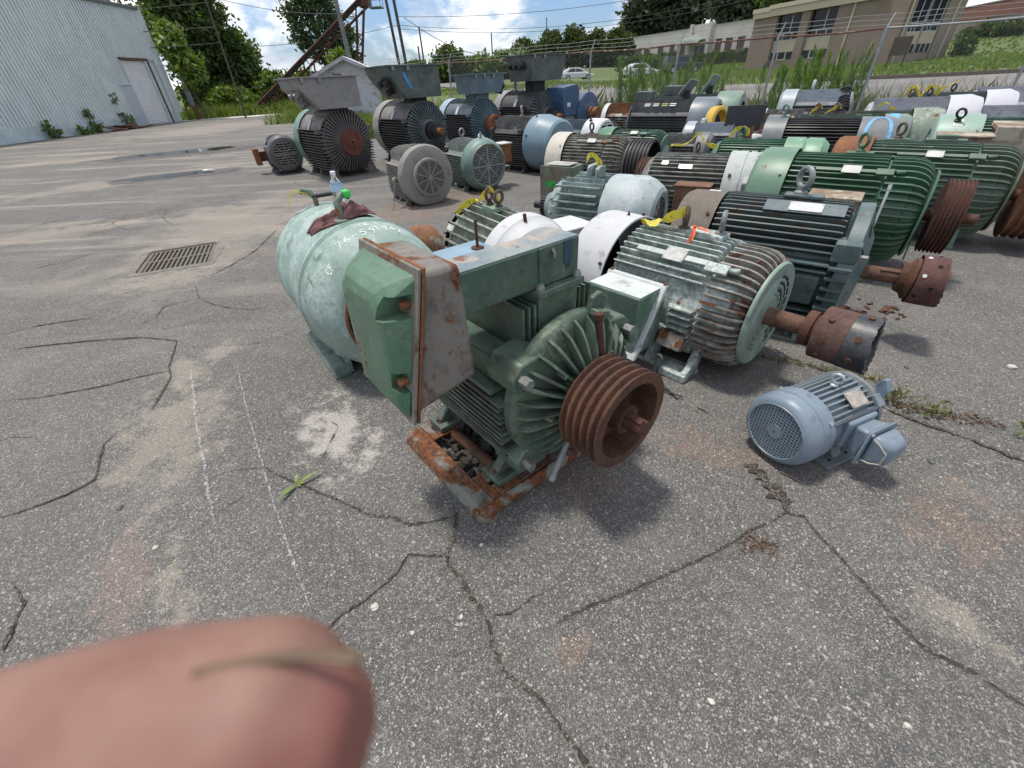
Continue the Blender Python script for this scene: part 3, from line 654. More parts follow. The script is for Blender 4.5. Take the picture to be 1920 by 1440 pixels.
P = scatter(5000, lambda a, b: np.stack([-14+7*a, 30+16*b], 1)); blades('grass', P, .3+.5*rg.random(len(P)), .02+.02*rg.random(len(P)), M_grass, 4, .4, 'grass round the white shed')
P = scatter(5000, lambda a, b: np.stack([-9+2.5*a+2*b, 27.5-7*b-2.2*a], 1)); blades('grass', P, .3+.5*rg.random(len(P)), .015+.01*rg.random(len(P)), M_grass, 14, .4, 'grass behind the big boxed motors')
P = scatter(26000, fline(14, 66, 9.1, 36)); blades('lawn', P, .10+.10*rg.random(len(P)), .05+.05*rg.random(len(P)), M_lawn, 5, .5, 'mown lawn in front of the brick building')
P = scatter(12000, fline(-10, 15, 9.1, 30)); blades('lawn', P, .12+.15*rg.random(len(P)), .03+.04*rg.random(len(P)), M_grass, 16, .5, 'rough grass between the fence road and the parked cars')
P = scatter(14000, fline(16, 80, 36, 80)); blades('lawn', P, .10+.12*rg.random(len(P)), .08+.08*rg.random(len(P)), M_lawn, 15, .5, 'mown lawn beside and behind the brick building')
P = scatter(14000, lambda a, b: np.stack([12+30*a+10*b, 45+45*b], 1)); blades('lawn', P, .12+.10*rg.random(len(P)), .08+.08*rg.random(len(P)), M_lawn, 6, .5, 'mown lawn sloping up to the pale building')
# dog fennel clumps (each clump one plant)
def fennel(lab, x, y, n, rad, h, seed):
    t = thing('fennel_plant', lab, 'weed', (x, y, T(x, y)-.02), 0, 'tall green weeds along the fence'); r_ = np.random.default_rng(seed); mb = MB(); C = []; S = []
    for k in range(n):
        bx, by = r_.normal()*rad, r_.normal()*rad; hh = h*(.65+.45*r_.random()); lx, ly = r_.normal()*.12*hh, r_.normal()*.12*hh
        mb.tube([(bx, by, 0), (bx+lx*.4, by+ly*.4, hh*.5), (bx+lx, by+ly, hh)], [.012, .009, .004], 5)
        m_ = 150; q = r_.random(m_)**.8*.93+.07; rr_ = (.02+.065*np.sin(np.minimum(q*1.1, 1)*PI))
        C.append(np.stack([bx+lx*q**1.5+r_.normal(size=m_)*rr_, by+ly*q**1.5+r_.normal(size=m_)*rr_, hh*q], 1)); S.append(.045+.05*r_.random(m_))
    build('stem', mb, plain('green_stem', (.10, .14, .04)), t); C = np.concatenate(C); quads('foliage', C, np.concatenate(S), M_tall, seed, parent=t, upbias=1.5, long_=1.5, thin=.34)
FEN = [(5.1, 19.4, 16, .28, 2.0), (5.9, 18.9, 16, .3, 2.05), (6.8, 18.3, 12, .25, 1.8), (7.5, 18.0, 10, .3, 1.7), (9.4, 16.4, 16, .32, 1.75), (10.1, 15.9, 16, .3, 1.9), (10.7, 15.4, 10, .25, 1.8)]
FL = ['feathery green weed clump left of the dark motors with tilted lids', 'thickest feathery green weed clump above the lid plates', 'feathery weed clump behind the pale green fan cover', 'thin feathery weed clump right of the pale green fan cover',
      'feathery green weeds left of the leaning fence post', 'tallest feathery green weeds in front of the brick building', 'feathery weeds touching the leaning fence post']
for i, (a, l) in enumerate(zip(FEN, FL)): fennel(l, *a, 200+i)
# ------------------------------------------------------------------ metal building
def tint_paint(name, cols, rough=.5, metal=0.0, streak=True):
    g = NT(name); v = g.coords(False); oi = g.n('ShaderNodeObjectInfo')
    rv = g.vec('ADD', v, (0, 0, 0)); mp = g.n('ShaderNodeMapping'); mp.inputs['Scale'].default_value = (3.5, 1, .55)
    cm = g.n('ShaderNodeCombineXYZ'); g.link(g.math('MULTIPLY', oi.outputs['Random'], 60.0), cm.inputs[0]); g.link(g.math('MULTIPLY', oi.outputs['Random'], 23.0), cm.inputs[2])
    g.link(g.vec('ADD', v, cm.outputs[0]), mp.inputs['Vector'])
    c = g.mix(g.ramp(g.noise(mp.outputs[0], 1.6, 6, .6), .35, .65), cols[0], cols[1])
    c = g.mix(g.math('MULTIPLY', g.ramp(g.noise(mp.outputs[0], 2.6, 8, .7, .4), .56, .64), .75), c, cols[2])
    c = g.mix(g.math('MULTIPLY', oi.outputs['Random'], .35), c, cols[1])
    rs = g.ramp(g.noise(mp.outputs[0], 5, 8, .7), .70, .74); c = g.mix(g.math('MULTIPLY', rs, .7), c, (.16, .09, .06))
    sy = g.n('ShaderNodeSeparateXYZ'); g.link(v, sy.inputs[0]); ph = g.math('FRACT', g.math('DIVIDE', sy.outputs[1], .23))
    ln = g.math('MULTIPLY', g.math('GREATER_THAN', ph, .50), g.math('LESS_THAN', ph, .66)); c = g.mix(g.math('MULTIPLY', ln, g.ramp(g.noise(mp.outputs[0], .9, 6, .7), .25, .75)), c, (.30, .355, .365))   # rib shading painted in as an uneven darker line at each rib foot
    return g.fin(c, rough, metal)
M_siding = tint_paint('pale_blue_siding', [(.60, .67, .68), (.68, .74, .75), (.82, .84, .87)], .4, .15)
M_trim = plain('pale_blue_trim', (.46, .55, .57), .5, 0, .2, 1.5)
M_rollup = plain('white_curtain', (.66, .67, .70), .5, 0, .06, 2)
M_ruststeel = rusty('rust_steel', (.045, .022, .015), (.16, .07, .04), (.20, .17, .15), .25)
WX, YE, HT = -25.5, 41.0, 6.95
wh = thing('metal_building', 'big pale blue corrugated metal building with a white roll-up door', 'building', (WX, 20, 0))
# x local: distance out of the wall (towards the yard); y along
PW = 0.92
def corr(x0, z0, z1, w=PW, nrib=4):
    prof = []
    s_ = w/nrib
    for k in range(nrib):
        y = k*s_; prof += [(y, 0), (y+s_*.62, 0), (y+s_*.68, .055), (y+s_*.90, .055), (y+s_*.96, 0)]
    prof.append((w, 0)); mb = MB(); n = len(prof)
    mb.add([(p[1], p[0], z0) for p in prof]+[(p[1], p[0], z1) for p in prof], [(i, i+1, n+i+1, n+i) for i in range(n-1)])
    return mb
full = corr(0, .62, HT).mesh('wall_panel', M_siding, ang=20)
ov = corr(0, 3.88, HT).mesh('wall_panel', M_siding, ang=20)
y = 1.0; DOOR = (36.9, 39.75)
while y < YE-.3:
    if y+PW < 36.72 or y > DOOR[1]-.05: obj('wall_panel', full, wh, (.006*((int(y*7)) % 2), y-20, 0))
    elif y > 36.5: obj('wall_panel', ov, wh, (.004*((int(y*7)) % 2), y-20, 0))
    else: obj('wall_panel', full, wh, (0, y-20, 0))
    y += PW
mb = MB(); mb.box(-.02, .05, -19, 16.2, -.05, .66); mb.box(-.02, .05, 19.8, 20.98, -.05, .66); build('base_panel', mb, M_trim, wh)
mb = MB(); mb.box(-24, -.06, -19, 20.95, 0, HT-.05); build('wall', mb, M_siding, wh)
mb = MB(); mb.prism([(.12, HT-.10), (.12, HT+.02), (-12, HT+2.4), (-12, HT+2.2)], 'y', -19.2, 21.1); mb.prism([(-12, HT+2.2), (-12, HT+2.4), (-24.2, HT+.02), (-24.2, HT-.1)], 'y', -19.2, 21.1); build('roof', mb, plain('grey_roof', (.28, .30, .31), .5), wh)
mb = MB(); mb.box(.07, .17, -19.2, 21.1, HT-.16, HT-.02); build('gutter', mb, plain('gutter', (.12, .13, .13), .6), wh)
dr = MB()
zz = .05; n_ = 0
prof = []
while zz < 3.8: prof += [(-.045, zz), (-.012, zz+.03), (-.012, zz+.075), (-.045, zz+.1)]; zz += .105
dr.add([(p[0], DOOR[0]+.12-20, p[1]) for p in prof]+[(p[0], DOOR[1]-.35-20, p[1]) for p in prof], [(i, i+1, len(prof)+i+1, len(prof)+i) for i in range(len(prof)-1)])
d_ = build('roll_up_door', dr, M_rollup, wh, smooth=False)
mb = MB(); mb.box(-.04, .10, DOOR[1]-.35-20, DOOR[1]-.12-20, 0, 3.84); mb.box(-.04, .07, DOOR[0]+.05-20, DOOR[0]+.12-20, 0, 3.84); build('door_frame', mb, M_trim, wh)
mb = MB(); mb.box(-.02, .16, DOOR[1]-.115-20, DOOR[1]-20, 0, 3.84); mb.box(-.02, .16, DOOR[0]+.05-20, DOOR[1]-20, 3.845, 3.97); build('rusty_jamb', mb, M_ruststeel, wh)
mb = MB(); mb.box(.055, .08, 35.95-20, 36.95-20, .02, 2.4); build('side_door', mb, plain('white_blue_door', (.40, .45, .50), .45, 0, .08, 1), wh, bevel=.006)
mb = MB(); mb.box(.05, .13, 35.85-20, 37.0-20, 2.42, 2.5); build('door_head', mb, M_trim, wh)
tk = thing('exhaust_stack', 'grey cylindrical muffler with a bent exhaust pipe on a stand at the building corner', 'exhaust', (-24.7, 41.9, 0))
mb = MB(); mb.tube([(0, 0, 1.0), (0, 0, 1.05), (0, 0, 2.0), (0, 0, 2.05)], [.12, .2, .2, .12], 16); build('muffler', mb, plain('muffler_grey', (.13, .14, .15), .5), tk)
mb = MB(); mb.tube([(0, 0, 2.0), (-.05, .1, 2.6), (-.2, .35, 2.95), (-.55, .7, 3.0)], .09, 10); build('pipe', mb, plain('galvanised', (.36, .37, .38), .45, .6), tk)
mb = MB(); mb.tube([(0, 0, .96), (0, 0, 1.0)], .17, 14); build('clamp', mb, plain('galvanised', (.36, .37, .38)), tk)
mb = MB(); mb.cyl((0, 0, 0), (0, 0, 1), .09); mb.box(-.7, .25, -.05, .05, .9, .98); mb.box(-.7, -.62, -.04, .04, 0, .9); mb.box(.17, .25, -.04, .04, 0, .9); build('stand', mb, M_ruststeel, tk)
# scrap boards by the wall
sc = thing('scrap_pile', 'pile of broken brown boards and rusty sheet by the metal building', 'scrap pile', (-24.5, 33.6, 0), 1.5)
for k, (x, yy, l, w, rz_, rx_) in enumerate([(-1.2, 0, 1.3, .5, .2, .45), (-.5, .1, 1.2, .5, -.3, -.4), (.2, -.1, 1.5, .4, .1, .1), (1.0, 0, 1.2, .35, .4, .12), (.5, .35, 1.0, .4, -.2, .5), (1.7, .1, .9, .3, 0, .05), (-.9, -.4, .8, .3, .6, .1)]):
    mb = MB(); mb.box(-l/2, l/2, -w/2, w/2, -.02, .02); build('board', mb, [M_ruststeel, plain('brown_board', (.15, .075, .04), .9, 0, .5)][k % 2], sc, (x, yy, .06+abs(math.sin(rx_))*w*.5), (rx_, .1*math.sin(k), rz_), bevel=.01)
for i, (x, y, h, m_, l) in enumerate([(-25.1, 28.6, 1.15, M_leafm, 'leafy weed nearest the camera at the foot of the metal building'), (-25.15, 31.9, 1.5, M_leafm, 'tall thin weed at the metal building wall left of the scrap boards'), (-25.2, 34.8, 2.0, M_leafm, 'climbing weed on the siding behind the scrap boards'), (-24.9, 30.6, .5, M_leafy, 'low weed tuft between the two taller weeds at the wall')]):
    shrub('wall_weed', l, x, y, [(0, 0, h*.18, .3, .45, h*.2, 12), (-.1, -.25, h*.55, .08, .18, h*.42, 8)], m_, .085, 13, .10, 300+i, cat='weed')

# ------------------------------------------------------------------ conveyor, shed, poles, wires
M_convr = rusty('conveyor_rust', (.035, .017, .013), (.12, .05, .032), rough=.9)
cv = thing('conveyor', 'long rusty inclined conveyor rising to the right in front of the poplar', 'conveyor', (-19.5, 46.0, T(-19.5, 46)))
a = Vector((-19.5, 46.0, 1.0)); b = Vector((-10.55, 48.9, 7.25)); org = Vector((-19.5, 46.0, T(-19.5, 46))); a -= org; b -= org
d = (b-a).normalized(); sd = d.cross(Vector((0, 0, 1))).normalized(); upv = sd.cross(d)
a = a-d*3
mb = MB()
for s_ in (-.55, .55):
    for h_ in (0, .75): mb.tube([a+sd*s_+upv*h_, b+sd*s_+upv*h_], .075, 4)
L_ = (b-a).length; k = 0; step = .8
while k*step < L_-step:
    for s_ in (-.55, .55):
        p = a+d*(k*step)+sd*s_; q = a+d*((k+1)*step)+sd*s_
        mb.tube([p+upv*(.75 if k % 2 else 0), q+upv*(0 if k % 2 else .75)], .04, 4); mb.tube([p, p+upv*.75], .035, 4)
    k += 1
build('truss', mb, M_convr, cv, smooth=False)
mb = MB(); n4 = upv*.45
mb.hexa([a-sd*.5+n4, b-sd*.5+n4, b+sd*.5+n4, a+sd*.5+n4, a-sd*.5+n4*1.5, b-sd*.5+n4*1.5, b+sd*.5+n4*1.5, a+sd*.5+n4*1.5]); build('belt', mb, plain('belt_dark', (.025, .022, .02), .9), cv, smooth=False)
mb = MB()
for s_ in (-.6, .6):
    for (t0, t1, zx) in ((.47, .52, 0), (.53, .50, 0), (.96, .80, 0), (.90, .78, 0)):
        p = a+d*(L_*t0)+sd*s_; q = a+d*(L_*t1)+sd*s_*1.2; q.z = 0
        lg = MB(); lg.tube([p, q], .07, 4); build('support_leg', lg, M_convr, cv, smooth=False)
mb = MB(); p = a+d*(L_*.94); q = a+d*(L_*.79); mb.tube([p*.5+q*.5+sd*.6-Vector((0, 0, 1.6)), p*.5+q*.5-sd*.6-Vector((0, 0, 1.6))], .05, 4)
build('leg_brace', mb, M_convr, cv, smooth=False)
mb = MB(); p0 = a+d*(L_*.5); mb.box(p0.x-.35, p0.x+.35, p0.y-.3, p0.y+.3, p0.z-3.2, p0.z-.4); build('support_tower', mb, M_convr, cv, smooth=False)
mb = MB(); c_ = b+upv*.4; mb.box(c_.x-.5, c_.x+.35, c_.y-.6, c_.y+.6, c_.z-.45, c_.z+.8); mb.tube([c_+Vector((-.3, -.2, .5)), c_+Vector((-.6, -.2, 2.2))], .12, 8); build('head_box', mb, M_convr, cv, smooth=False)
mb = MB(); mb.box(c_.x+.3, c_.x+1.4, c_.y-.6, c_.y+.6, c_.z-.55, c_.z-.48)
for (x, y) in ((.4, -.6), (1.35, -.6), (1.35, .6), (.4, .6)): mb.tube([c_+Vector((x, y, -.5)), c_+Vector((x, y, .6))], .03, 4)
for h_ in (.05, .6):
    for (p, q) in (((.4, -.6), (1.35, -.6)), ((1.35, -.6), (1.35, .6)), ((1.35, .6), (.4, .6))): mb.tube([c_+Vector((*p, h_)), c_+Vector((*q, h_))], .025, 4)
build('platform', mb, plain('grey_rail', (.22, .21, .21), .6), cv, smooth=False)

M_block = paint('whitewashed_block', (.50, .52, .53), (.42, .45, .47), 0, .12, .35, .9, scale=.25)
M_roofw = plain('white_metal_roof', (.70, .74, .78), .35, 0, .06, 1)
sh = thing('block_shed', 'small white block shed with a ridged white metal roof', 'shed', (-6.95, 25.3, 0), .14)
mb = MB(); mb.box(-1.15, 1.15, -1.0, 1.5, -.1, 2.2); mb.prism([(-1.15, 2.203), (1.15, 2.203), (0, 2.68)], 'y', -1.0, 1.5); build('wall', mb, M_block, sh, smooth=False)
for s_ in (-1, 1):
    mb = MB(); nr = 9; pr = []
    for k in range(nr):
        y0 = -1.3+3.1*k/nr; pr += [(y0, 0), (y0+.24, 0), (y0+.27, .03), (y0+.32, .03)]
    pr.append((1.8, 0)); n = len(pr); ez, rz_ = 2.10, 2.74
    vs = [(s_*1.5, p[0], ez+p[1]) for p in pr]+[(0, p[0], rz_+p[1]) for p in pr]+[(s_*1.5, p[0], ez-.03) for p in pr]+[(0, p[0], rz_-.03) for p in pr]
    mb.add(vs, [(i, i+1, n+i+1, n+i) for i in range(n-1)]+[(2*n+i, 2*n+i+1, 3*n+i+1, 3*n+i) for i in range(n-1)]+[(0, n, 3*n, 2*n), (i+1 if False else n-1, 2*n-1, 4*n-1, 3*n-1)]+[(i, i+1, 2*n+i+1, 2*n+i) for i in range(n-1)])
    build('roof', mb, M_roofw, sh, smooth=False)
mb = MB(); 
for s_ in (-1, 1): mb.hexa([(0, -1.36, 2.62), (s_*1.52, -1.36, 1.97), (s_*1.52, -1.31, 1.97), (0, -1.31, 2.62), (0, -1.36, 2.76), (s_*1.52, -1.36, 2.11), (s_*1.52, -1.31, 2.11), (0, -1.31, 2.76)])
mb.box(-1.52, -1.47, -1.3, 1.78, 1.95, 2.08); mb.box(1.47, 1.52, -1.3, 1.78, 1.95, 2.08); build('fascia', mb, plain('grey_wood', (.36, .38, .39), .8), sh, smooth=False)
mb = MB(); mb.box(-.62, -.25, -1.012, -.98, 1.98, 2.14); build('vent_brick', mb, plain('red_brick', (.22, .10, .075), .9), sh)
br = MB(); br.box(-.19, .19, -.006, .006, -.09, .09); bme = br.mesh('block', M_block)
for j in range(11):
    for k in range(6):
        x = -.96+k*.40-(.2 if j % 2 else 0)
        if -1.0 < x < 1.0: obj('block', bme, sh, (x, -1.002+.003*random.random(), .1+j*.2))

M_pole = plain('weathered_pole', (.085, .075, .068), .9, 0, .35, 1.2); M_poleg = plain('grey_pole', (.20, .20, .195), .9, 0, .3, 1.2)
def pole(lab, x, y, h, r0, mat, lean=(0, 0), arms=False):
    z = T(x, y)-.3; t = thing('utility_pole', lab, 'pole', (x, y, z)); mb = MB(); mb.tube([(0, 0, 0), (lean[0], lean[1], h)], [r0, r0*.72], 12); build('post', mb, mat, t)
    if arms: mb = MB(); mb.tube([(lean[0]-.5, lean[1], h-.5), (lean[0]+.5, lean[1], h-.5)], .05, 5); build('crossarm', mb, mat, t)
pole('thick pale grey pole crossing in front of the conveyor', -10.55, 39.5, 10, .17, M_poleg, (-.25, 0))
pole('brown pole, left one of the close pair by the shed', -10.5, 59.5, 16, .17, M_pole, (-.9, 0)); pole('brown pole, right one of the close pair by the shed', -9.75, 59.5, 16, .18, M_pole, (-.8, 0))
pole('short thin distant pole with guy wires, right of the close pair', -10.4, 79.5, 7.0, .14, M_pole, (-.15, 0)); pole('thin leaning pole in front of the tall dense tree', -20.1, 40.5, 8.2, .075, M_pole, (.1, 0))
pole('thin pole stub rising out of the hedge right of the sign', -.2, 72, 5.6, .10, M_pole); pole('short dark post beside the shed roof', -5.0, 36, 3.0, .07, M_pole); pole('thin pole above the cone shaped yews', 6.9, 70, 6.9, .08, M_pole)
M_wire = plain('wire_black', (.03, .03, .032), .6, 0, .1, 1, 0)
def wire(lab, a, b, sag, r=.022):
    a = Vector(a); b = Vector(b); c_ = (a+b)/2
    pts = [a.lerp(b, k/18)-Vector((0, 0, sag*4*(k/18)*(1-k/18)))-c_ for k in range(19)]
    mb = MB(); mb.tube(pts, r, 5); o = build('power_line', mb, M_wire, loc=c_); tag(o, lab, 'wire', 'overhead wires')
wire('topmost overhead wire running right from the pole pair', (-9.9, 59.3, 7.45), (30, 59, 9.6), 1.1); wire('middle overhead wire running right from the pole pair', (-9.9, 59.3, 6.75), (30, 59, 8.3), 1.5)
wire('lowest overhead wire running right from the pole pair', (-9.9, 59.3, 6.45), (30, 59, 7.7), 1.4); wire('slack guy wire slanting down right from the brown poles', (-9.2, 58.6, 7.3), (2, 62, 3.6), 1.0, .03)
wire('wire from the conveyor area to the brown poles', (-25, 52, 5.2), (-9.9, 59.3, 6.8), .4); wire('upper wire crossing the tall dense tree', (-40, 42, 7.4), (-20, 40.5, 6.9), .3, .018); wire('middle wire crossing the tall dense tree', (-40, 42, 6.4), (-20, 40.5, 5.6), .3, .018); wire('lower wire crossing the tall dense tree', (-40, 42, 5.4), (-20, 40.5, 4.7), .3, .018)
wire('wire between the conveyor and the tall dense tree', (-20, 40.5, 7.3), (-10.6, 39.4, 5.8), .3, .018)

# ------------------------------------------------------------------ chain link fence
fe = thing('chain_link_fence', 'chain link fence with a rusty and grey top rail and barbed wire along the road', 'fence', (F0.x, F0.y, 0), math.atan2(FDIR.y, FDIR.x))
M_galv = plain('galv_grey', (.28, .30, .32), .5, .3, .15, 4); M_railr = rusty('rail_rust', (.07, .03, .022), (.19, .10, .07), (.45, .43, .42), .32)
POSTS = [-9.2, -6.1, -3.0, 0.0, 3.5, 6.6, 9.75, 12.7, 15.35, 18.6, 21.7, 24.8]
for i, t_ in enumerate(POSTS):
    w = fpt(t_, 0); z0 = T(w.x, w.y)-.1; mb = MB(); mb.cyl((0, 0, z0), (0, 0, 2.26), .034 if i != 8 else .042, 10); mb.tube([(0, 0, 2.2), (0, 0, 2.3)], .045, 10)
    build('post', mb, M_galv, fe, (t_, 0, 0)); mb = MB(); mb.tube([(0, 0, 2.25), (.10, .12, 2.62)], [.022, .014], 6); build('barb_arm', mb, M_galv, fe, (t_, 0, 0))
for k, (t0, t1) in enumerate(zip(POSTS, POSTS[1:])):
    mb = MB(); n_ = 8; mb.tube([(t0+(t1-t0)*j/n_, .0, 2.28-.02*math.sin(PI*j/n_)*(1+k % 2)) for j in range(n_+1)], .026, 8); build('top_rail', mb, M_railr if k < 8 else M_galv, fe)
mb = MB()
for h_, o_ in ((2.38, .04), (2.49, .08), (2.6, .115)):
    mb.tube([(POSTS[0]+(POSTS[-1]-POSTS[0])*j/60, o_, h_-.03*abs(math.sin(j*.9))) for j in range(61)], .006, 4)
build('barbed_wire', mb, M_galv, fe, kind='stuff')
mb = MB(); st = .062; H0 = 0.05
Lf = POSTS[-1]-POSTS[3]; nd = int((Lf+2.3)/st)
for k in range(nd):
    x0 = POSTS[3]-2.25+k*st
    for sgn in (1, -1):
        xa, xb = (x0, x0+2.2) if sgn > 0 else (x0+2.2, x0)
        p = Vector((xa, .005*sgn, H0)); q = Vector((xb, .005*sgn, 2.25))
        def clip(p, q):
            lo, hi = POSTS[3], POSTS[-1]; d_ = q-p; t0, t1 = 0, 1
            if abs(d_.x) < 1e-9: return None
            ta, tb = (lo-p.x)/d_.x, (hi-p.x)/d_.x
            if ta > tb: ta, tb = tb, ta
            t0, t1 = max(t0, ta), min(t1, tb)
            return (p+d_*t0, p+d_*t1) if t1 > t0+.01 else None
        c_ = clip(p, q)
        if c_: mb.tube(c_, .0022, 3, caps=False)
build('chain_link_mesh', mb, plain('mesh_grey', (.20, .21, .21), .55, .3, .1, 2, 0), fe, kind='stuff', smooth=False)
sg = fpt(2.3, -.05); sn = thing('fence_sign', 'small white square sign fixed on the chain link fence', 'sign', (sg.x-2.6, sg.y+.6, 0), math.atan2(FDIR.y, FDIR.x))
mb = MB(); mb.box(-.27, .27, -.01, .01, 1.55, 2.0); build('panel', mb, plain('white_sign', (.6, .6, .62), .5, 0, .1, 3), sn); mb = MB(); mb.box(-.18, .18, -.016, -.011, 1.72, 1.77); mb.box(-.18, .1, -.016, -.011, 1.62, 1.66); mb.cyl((-.2, .03, 0), (-.2, .03, 1.9), .02); build('post', mb, M_galv, sn)

# ------------------------------------------------------------------ parked vehicles
M_rubber = plain('tyre_rubber', (.02, .02, .021), .85); M_glassd = plain('dark_glass', (.015, .018, .022), .08, 0, .1, 1, 0); M_hub = plain('alloy', (.4, .4, .42), .35, .7)
def car(lab, x, y, rz, body, suv=False, L=4.6, cat='car'):
    t = thing('parked_car' if not suv else 'parked_suv', lab, cat, (x, y, T(x, y)+.02), rz, 'vehicles parked beyond the fence'); W = .90; h = 1.44 if not suv else 1.78
    if suv: low = [(-2.3, .38), (2.3, .38), (2.34, .95), (1.05, 1.12), (-2.32, 1.12)]; cab = [(-2.28, 1.12), (1.0, 1.12), (.72, 1.74), (-2.12, 1.76)]
    else: low = [(-2.28, .30), (2.26, .28), (2.3, .62), (1.25, .90), (-1.75, .95), (-2.3, .86)]; cab = [(-1.95, .93), (1.25, .88), (.45, 1.38), (-.3, 1.45), (-1.0, 1.38)]
    mb = MB(); mb.prism(low, 'y', -W, W); o = build('body', mb, body, t, bevel=.09)
    mb = MB(); vs = [(p[0], -W*.92 if p[1] < 1.2 and not (suv and p[1] > 1.2) else -W*.76, p[1]) for p in cab]; n = len(cab)
    vs += [(p[0], -q[1], p[1]) for p, q in zip(cab, vs)]
    mb.add(vs, [list(range(n)), list(range(n, 2*n))[::-1]]+[(i, (i+1) % n, n+(i+1) % n, n+i) for i in range(n)]); build('cabin', mb, body, t, bevel=.05)
    zb = 1.16 if suv else .98; zt = 1.64 if suv else 1.34
    for s_ in (-1, 1):
        for (xa, xb, xc, xd) in (((-1.9, -.75, -.75, -1.8), (-.65, .70, .52, -.65)) if suv else ((-1.45, -.35, -.35, -1.0), (-.27, .85, .3, -.27))):
            y0 = s_*(W*.90+.012); y1 = s_*(W*.78+.012); mb = MB(); mb.hexa([(xa, y0-.02*s_, zb), (xb, y0-.02*s_, zb), (xb, y0, zb), (xa, y0, zb), (xd, y1-.02*s_, zt), (xc, y1-.02*s_, zt), (xc, y1, zt), (xd, y1, zt)]); build('window', mb, M_glassd, t, smooth=False)
    mb = MB(); xf = ((.99, .74) if suv else (1.12, .52)); mb.hexa([(xf[0]-.03, -.66, zb), (xf[0]+.03, -.66, zb), (xf[0]+.03, .66, zb), (xf[0]-.03, .66, zb), (xf[1]-.03, -.58, zt), (xf[1]+.03, -.58, zt), (xf[1]+.03, .58, zt), (xf[1]-.03, .58, zt)]); build('windscreen', mb, M_glassd, t, smooth=False)
    for xx in (1.42, -1.4):
        for s_ in (-1, 1):
            rw = .34 if not suv else .40; mb = MB(); mb.tube([(xx, s_*(W-.2), rw), (xx, s_*(W+.02), rw)], rw, 18); w_ = build('tyre', mb, M_rubber, t); mb = MB(); mb.tube([(xx, s_*(W+.021), rw), (xx, s_*(W+.035), rw)], rw*.62, 12); build('rim', mb, M_hub, t)
    for s_ in (-1, 1): mb = MB(); mb.box(2.2, 2.32, s_*.62-.16, s_*.62+.16, .58 if not suv else .75, .7 if not suv else .92); build('headlight', mb, plain('lamp_glass', (.6, .6, .62), .2), t, bevel=.02); mb = MB(); mb.box(-2.34, -2.24, s_*.66-.14, s_*.66+.14, .68, .84); build('tail_light', mb, plain('tail_red', (.25, .02, .02), .3), t, bevel=.02)
M_white = plain('white_car_paint', (.62, .64, .67), .25, 0, .03, 1, 0)
car('white car parked left, just right of the blue boxed motor', 11.2, 72, .15, M_white); car('white sedan in the middle, left of the dark grey off-roader', 18.1, 65.3, .2, M_white)
car('dark grey boxy off-roader parked right of the white sedan', 23.4, 65.5, .1, plain('grey_suv_paint', (.055, .065, .065), .35, 0, .05, 1, 0), True)

# ------------------------------------------------------------------ buildings
def frame(o, u, inward): 
    M = Matrix.Identity(4)
    for i in range(2): M[i][0] = u[i]; M[i][1] = inward[i]
    M[0][3] = o[0]; M[1][3] = o[1]; return M
def brickmat(name, c0, c1, sc_=1.0, mort=(.2, .18, .16)):
    g = NT(name); v = g.coords(False); bt = g.n('ShaderNodeTexBrick'); mp = g.n('ShaderNodeMapping'); mp.inputs['Rotation'].default_value = (PI/2, 0, 0)
    sp = g.n('ShaderNodeSeparateXYZ'); g.link(v, sp.inputs[0]); cm = g.n('ShaderNodeCombineXYZ'); g.link(g.math('ADD', sp.outputs[0], sp.outputs[1]), cm.inputs[0]); g.link(sp.outputs[2], cm.inputs[1])
    g.link(cm.outputs[0], bt.inputs['Vector']); bt.inputs['Scale'].default_value = 4.2*sc_; bt.inputs['Color1'].default_value = (*c0, 1); bt.inputs['Color2'].default_value = (*c1, 1); bt.inputs['Mortar'].default_value = (*mort, 1); bt.inputs['Mortar Size'].default_value = .015
    c = g.mix(g.math('MULTIPLY', g.ramp(g.noise(v, .5, 6, .6), .4, .7), .35), bt.outputs[0], tuple(x*.6 for x in c0)); return g.fin(c, .9)
M_brown = brickmat('brown_brick', (.20, .15, .115), (.25, .19, .145), 1.0, (.27, .235, .2)); M_cream = plain('cream_panel', (.46, .40, .29), .7, 0, .06, 1); M_winf = plain('window_frame_white', (.50, .50, .47), .5, 0, .05, 1); M_tanb = brickmat('tan_brick', (.24, .20, .16), (.29, .24, .19)); M_redb = brickmat('red_brick_wall', (.20, .085, .055), (.25, .11, .07))
g = NT('office_glass'); g.p.inputs['Specular IOR Level'].default_value = .18; g.p.inputs['Base Color'].default_value = (.012, .014, .02, 1); M_glass = g.fin((.012, .014, .02), .06)
bx, by = 39.7, 52.3; bz = -.4
bb = thing('brick_building', 'brown brick two storey office with cream fascia and dark glass bays', 'building', (bx, by, 0))
u1 = Vector((-.2573, .9663)); n1 = Vector((.9663, .2573)); u2 = Vector((.9935, .1140)); n2 = Vector((-.1140, .9935))
A = frame((0, 0), u1, n1); B = frame((0, 0), u2, n2)
def part(name, boxes, mat, M, **kw):
    mb = MB(M)
    for b_ in boxes: mb.box(*b_)
    return build(name, mb, mat, bb, smooth=False, **kw)
TOP = 6.45
for b_ in [(.0, 7.345, 0, .3, bz, TOP), (17.455, 20.5, .25, .5, bz, TOP)]: part('wall', [b_], M_brown, A)
for b_ in [(11.35, 12.55, -.0, .42, bz, TOP), (16.3, 17.45, 0, .42, bz, TOP), (7.35, 7.75, 0, .42, bz, TOP)]: part('pier', [b_], M_brown, A)
for b_ in [(7.755, 11.345, .35, .65, bz, 2.0), (12.555, 16.295, .35, .65, bz, 2.0), (.2, 20.3, 1.6, 4.5, bz, TOP)]: part('wall', [b_], M_brown, A)
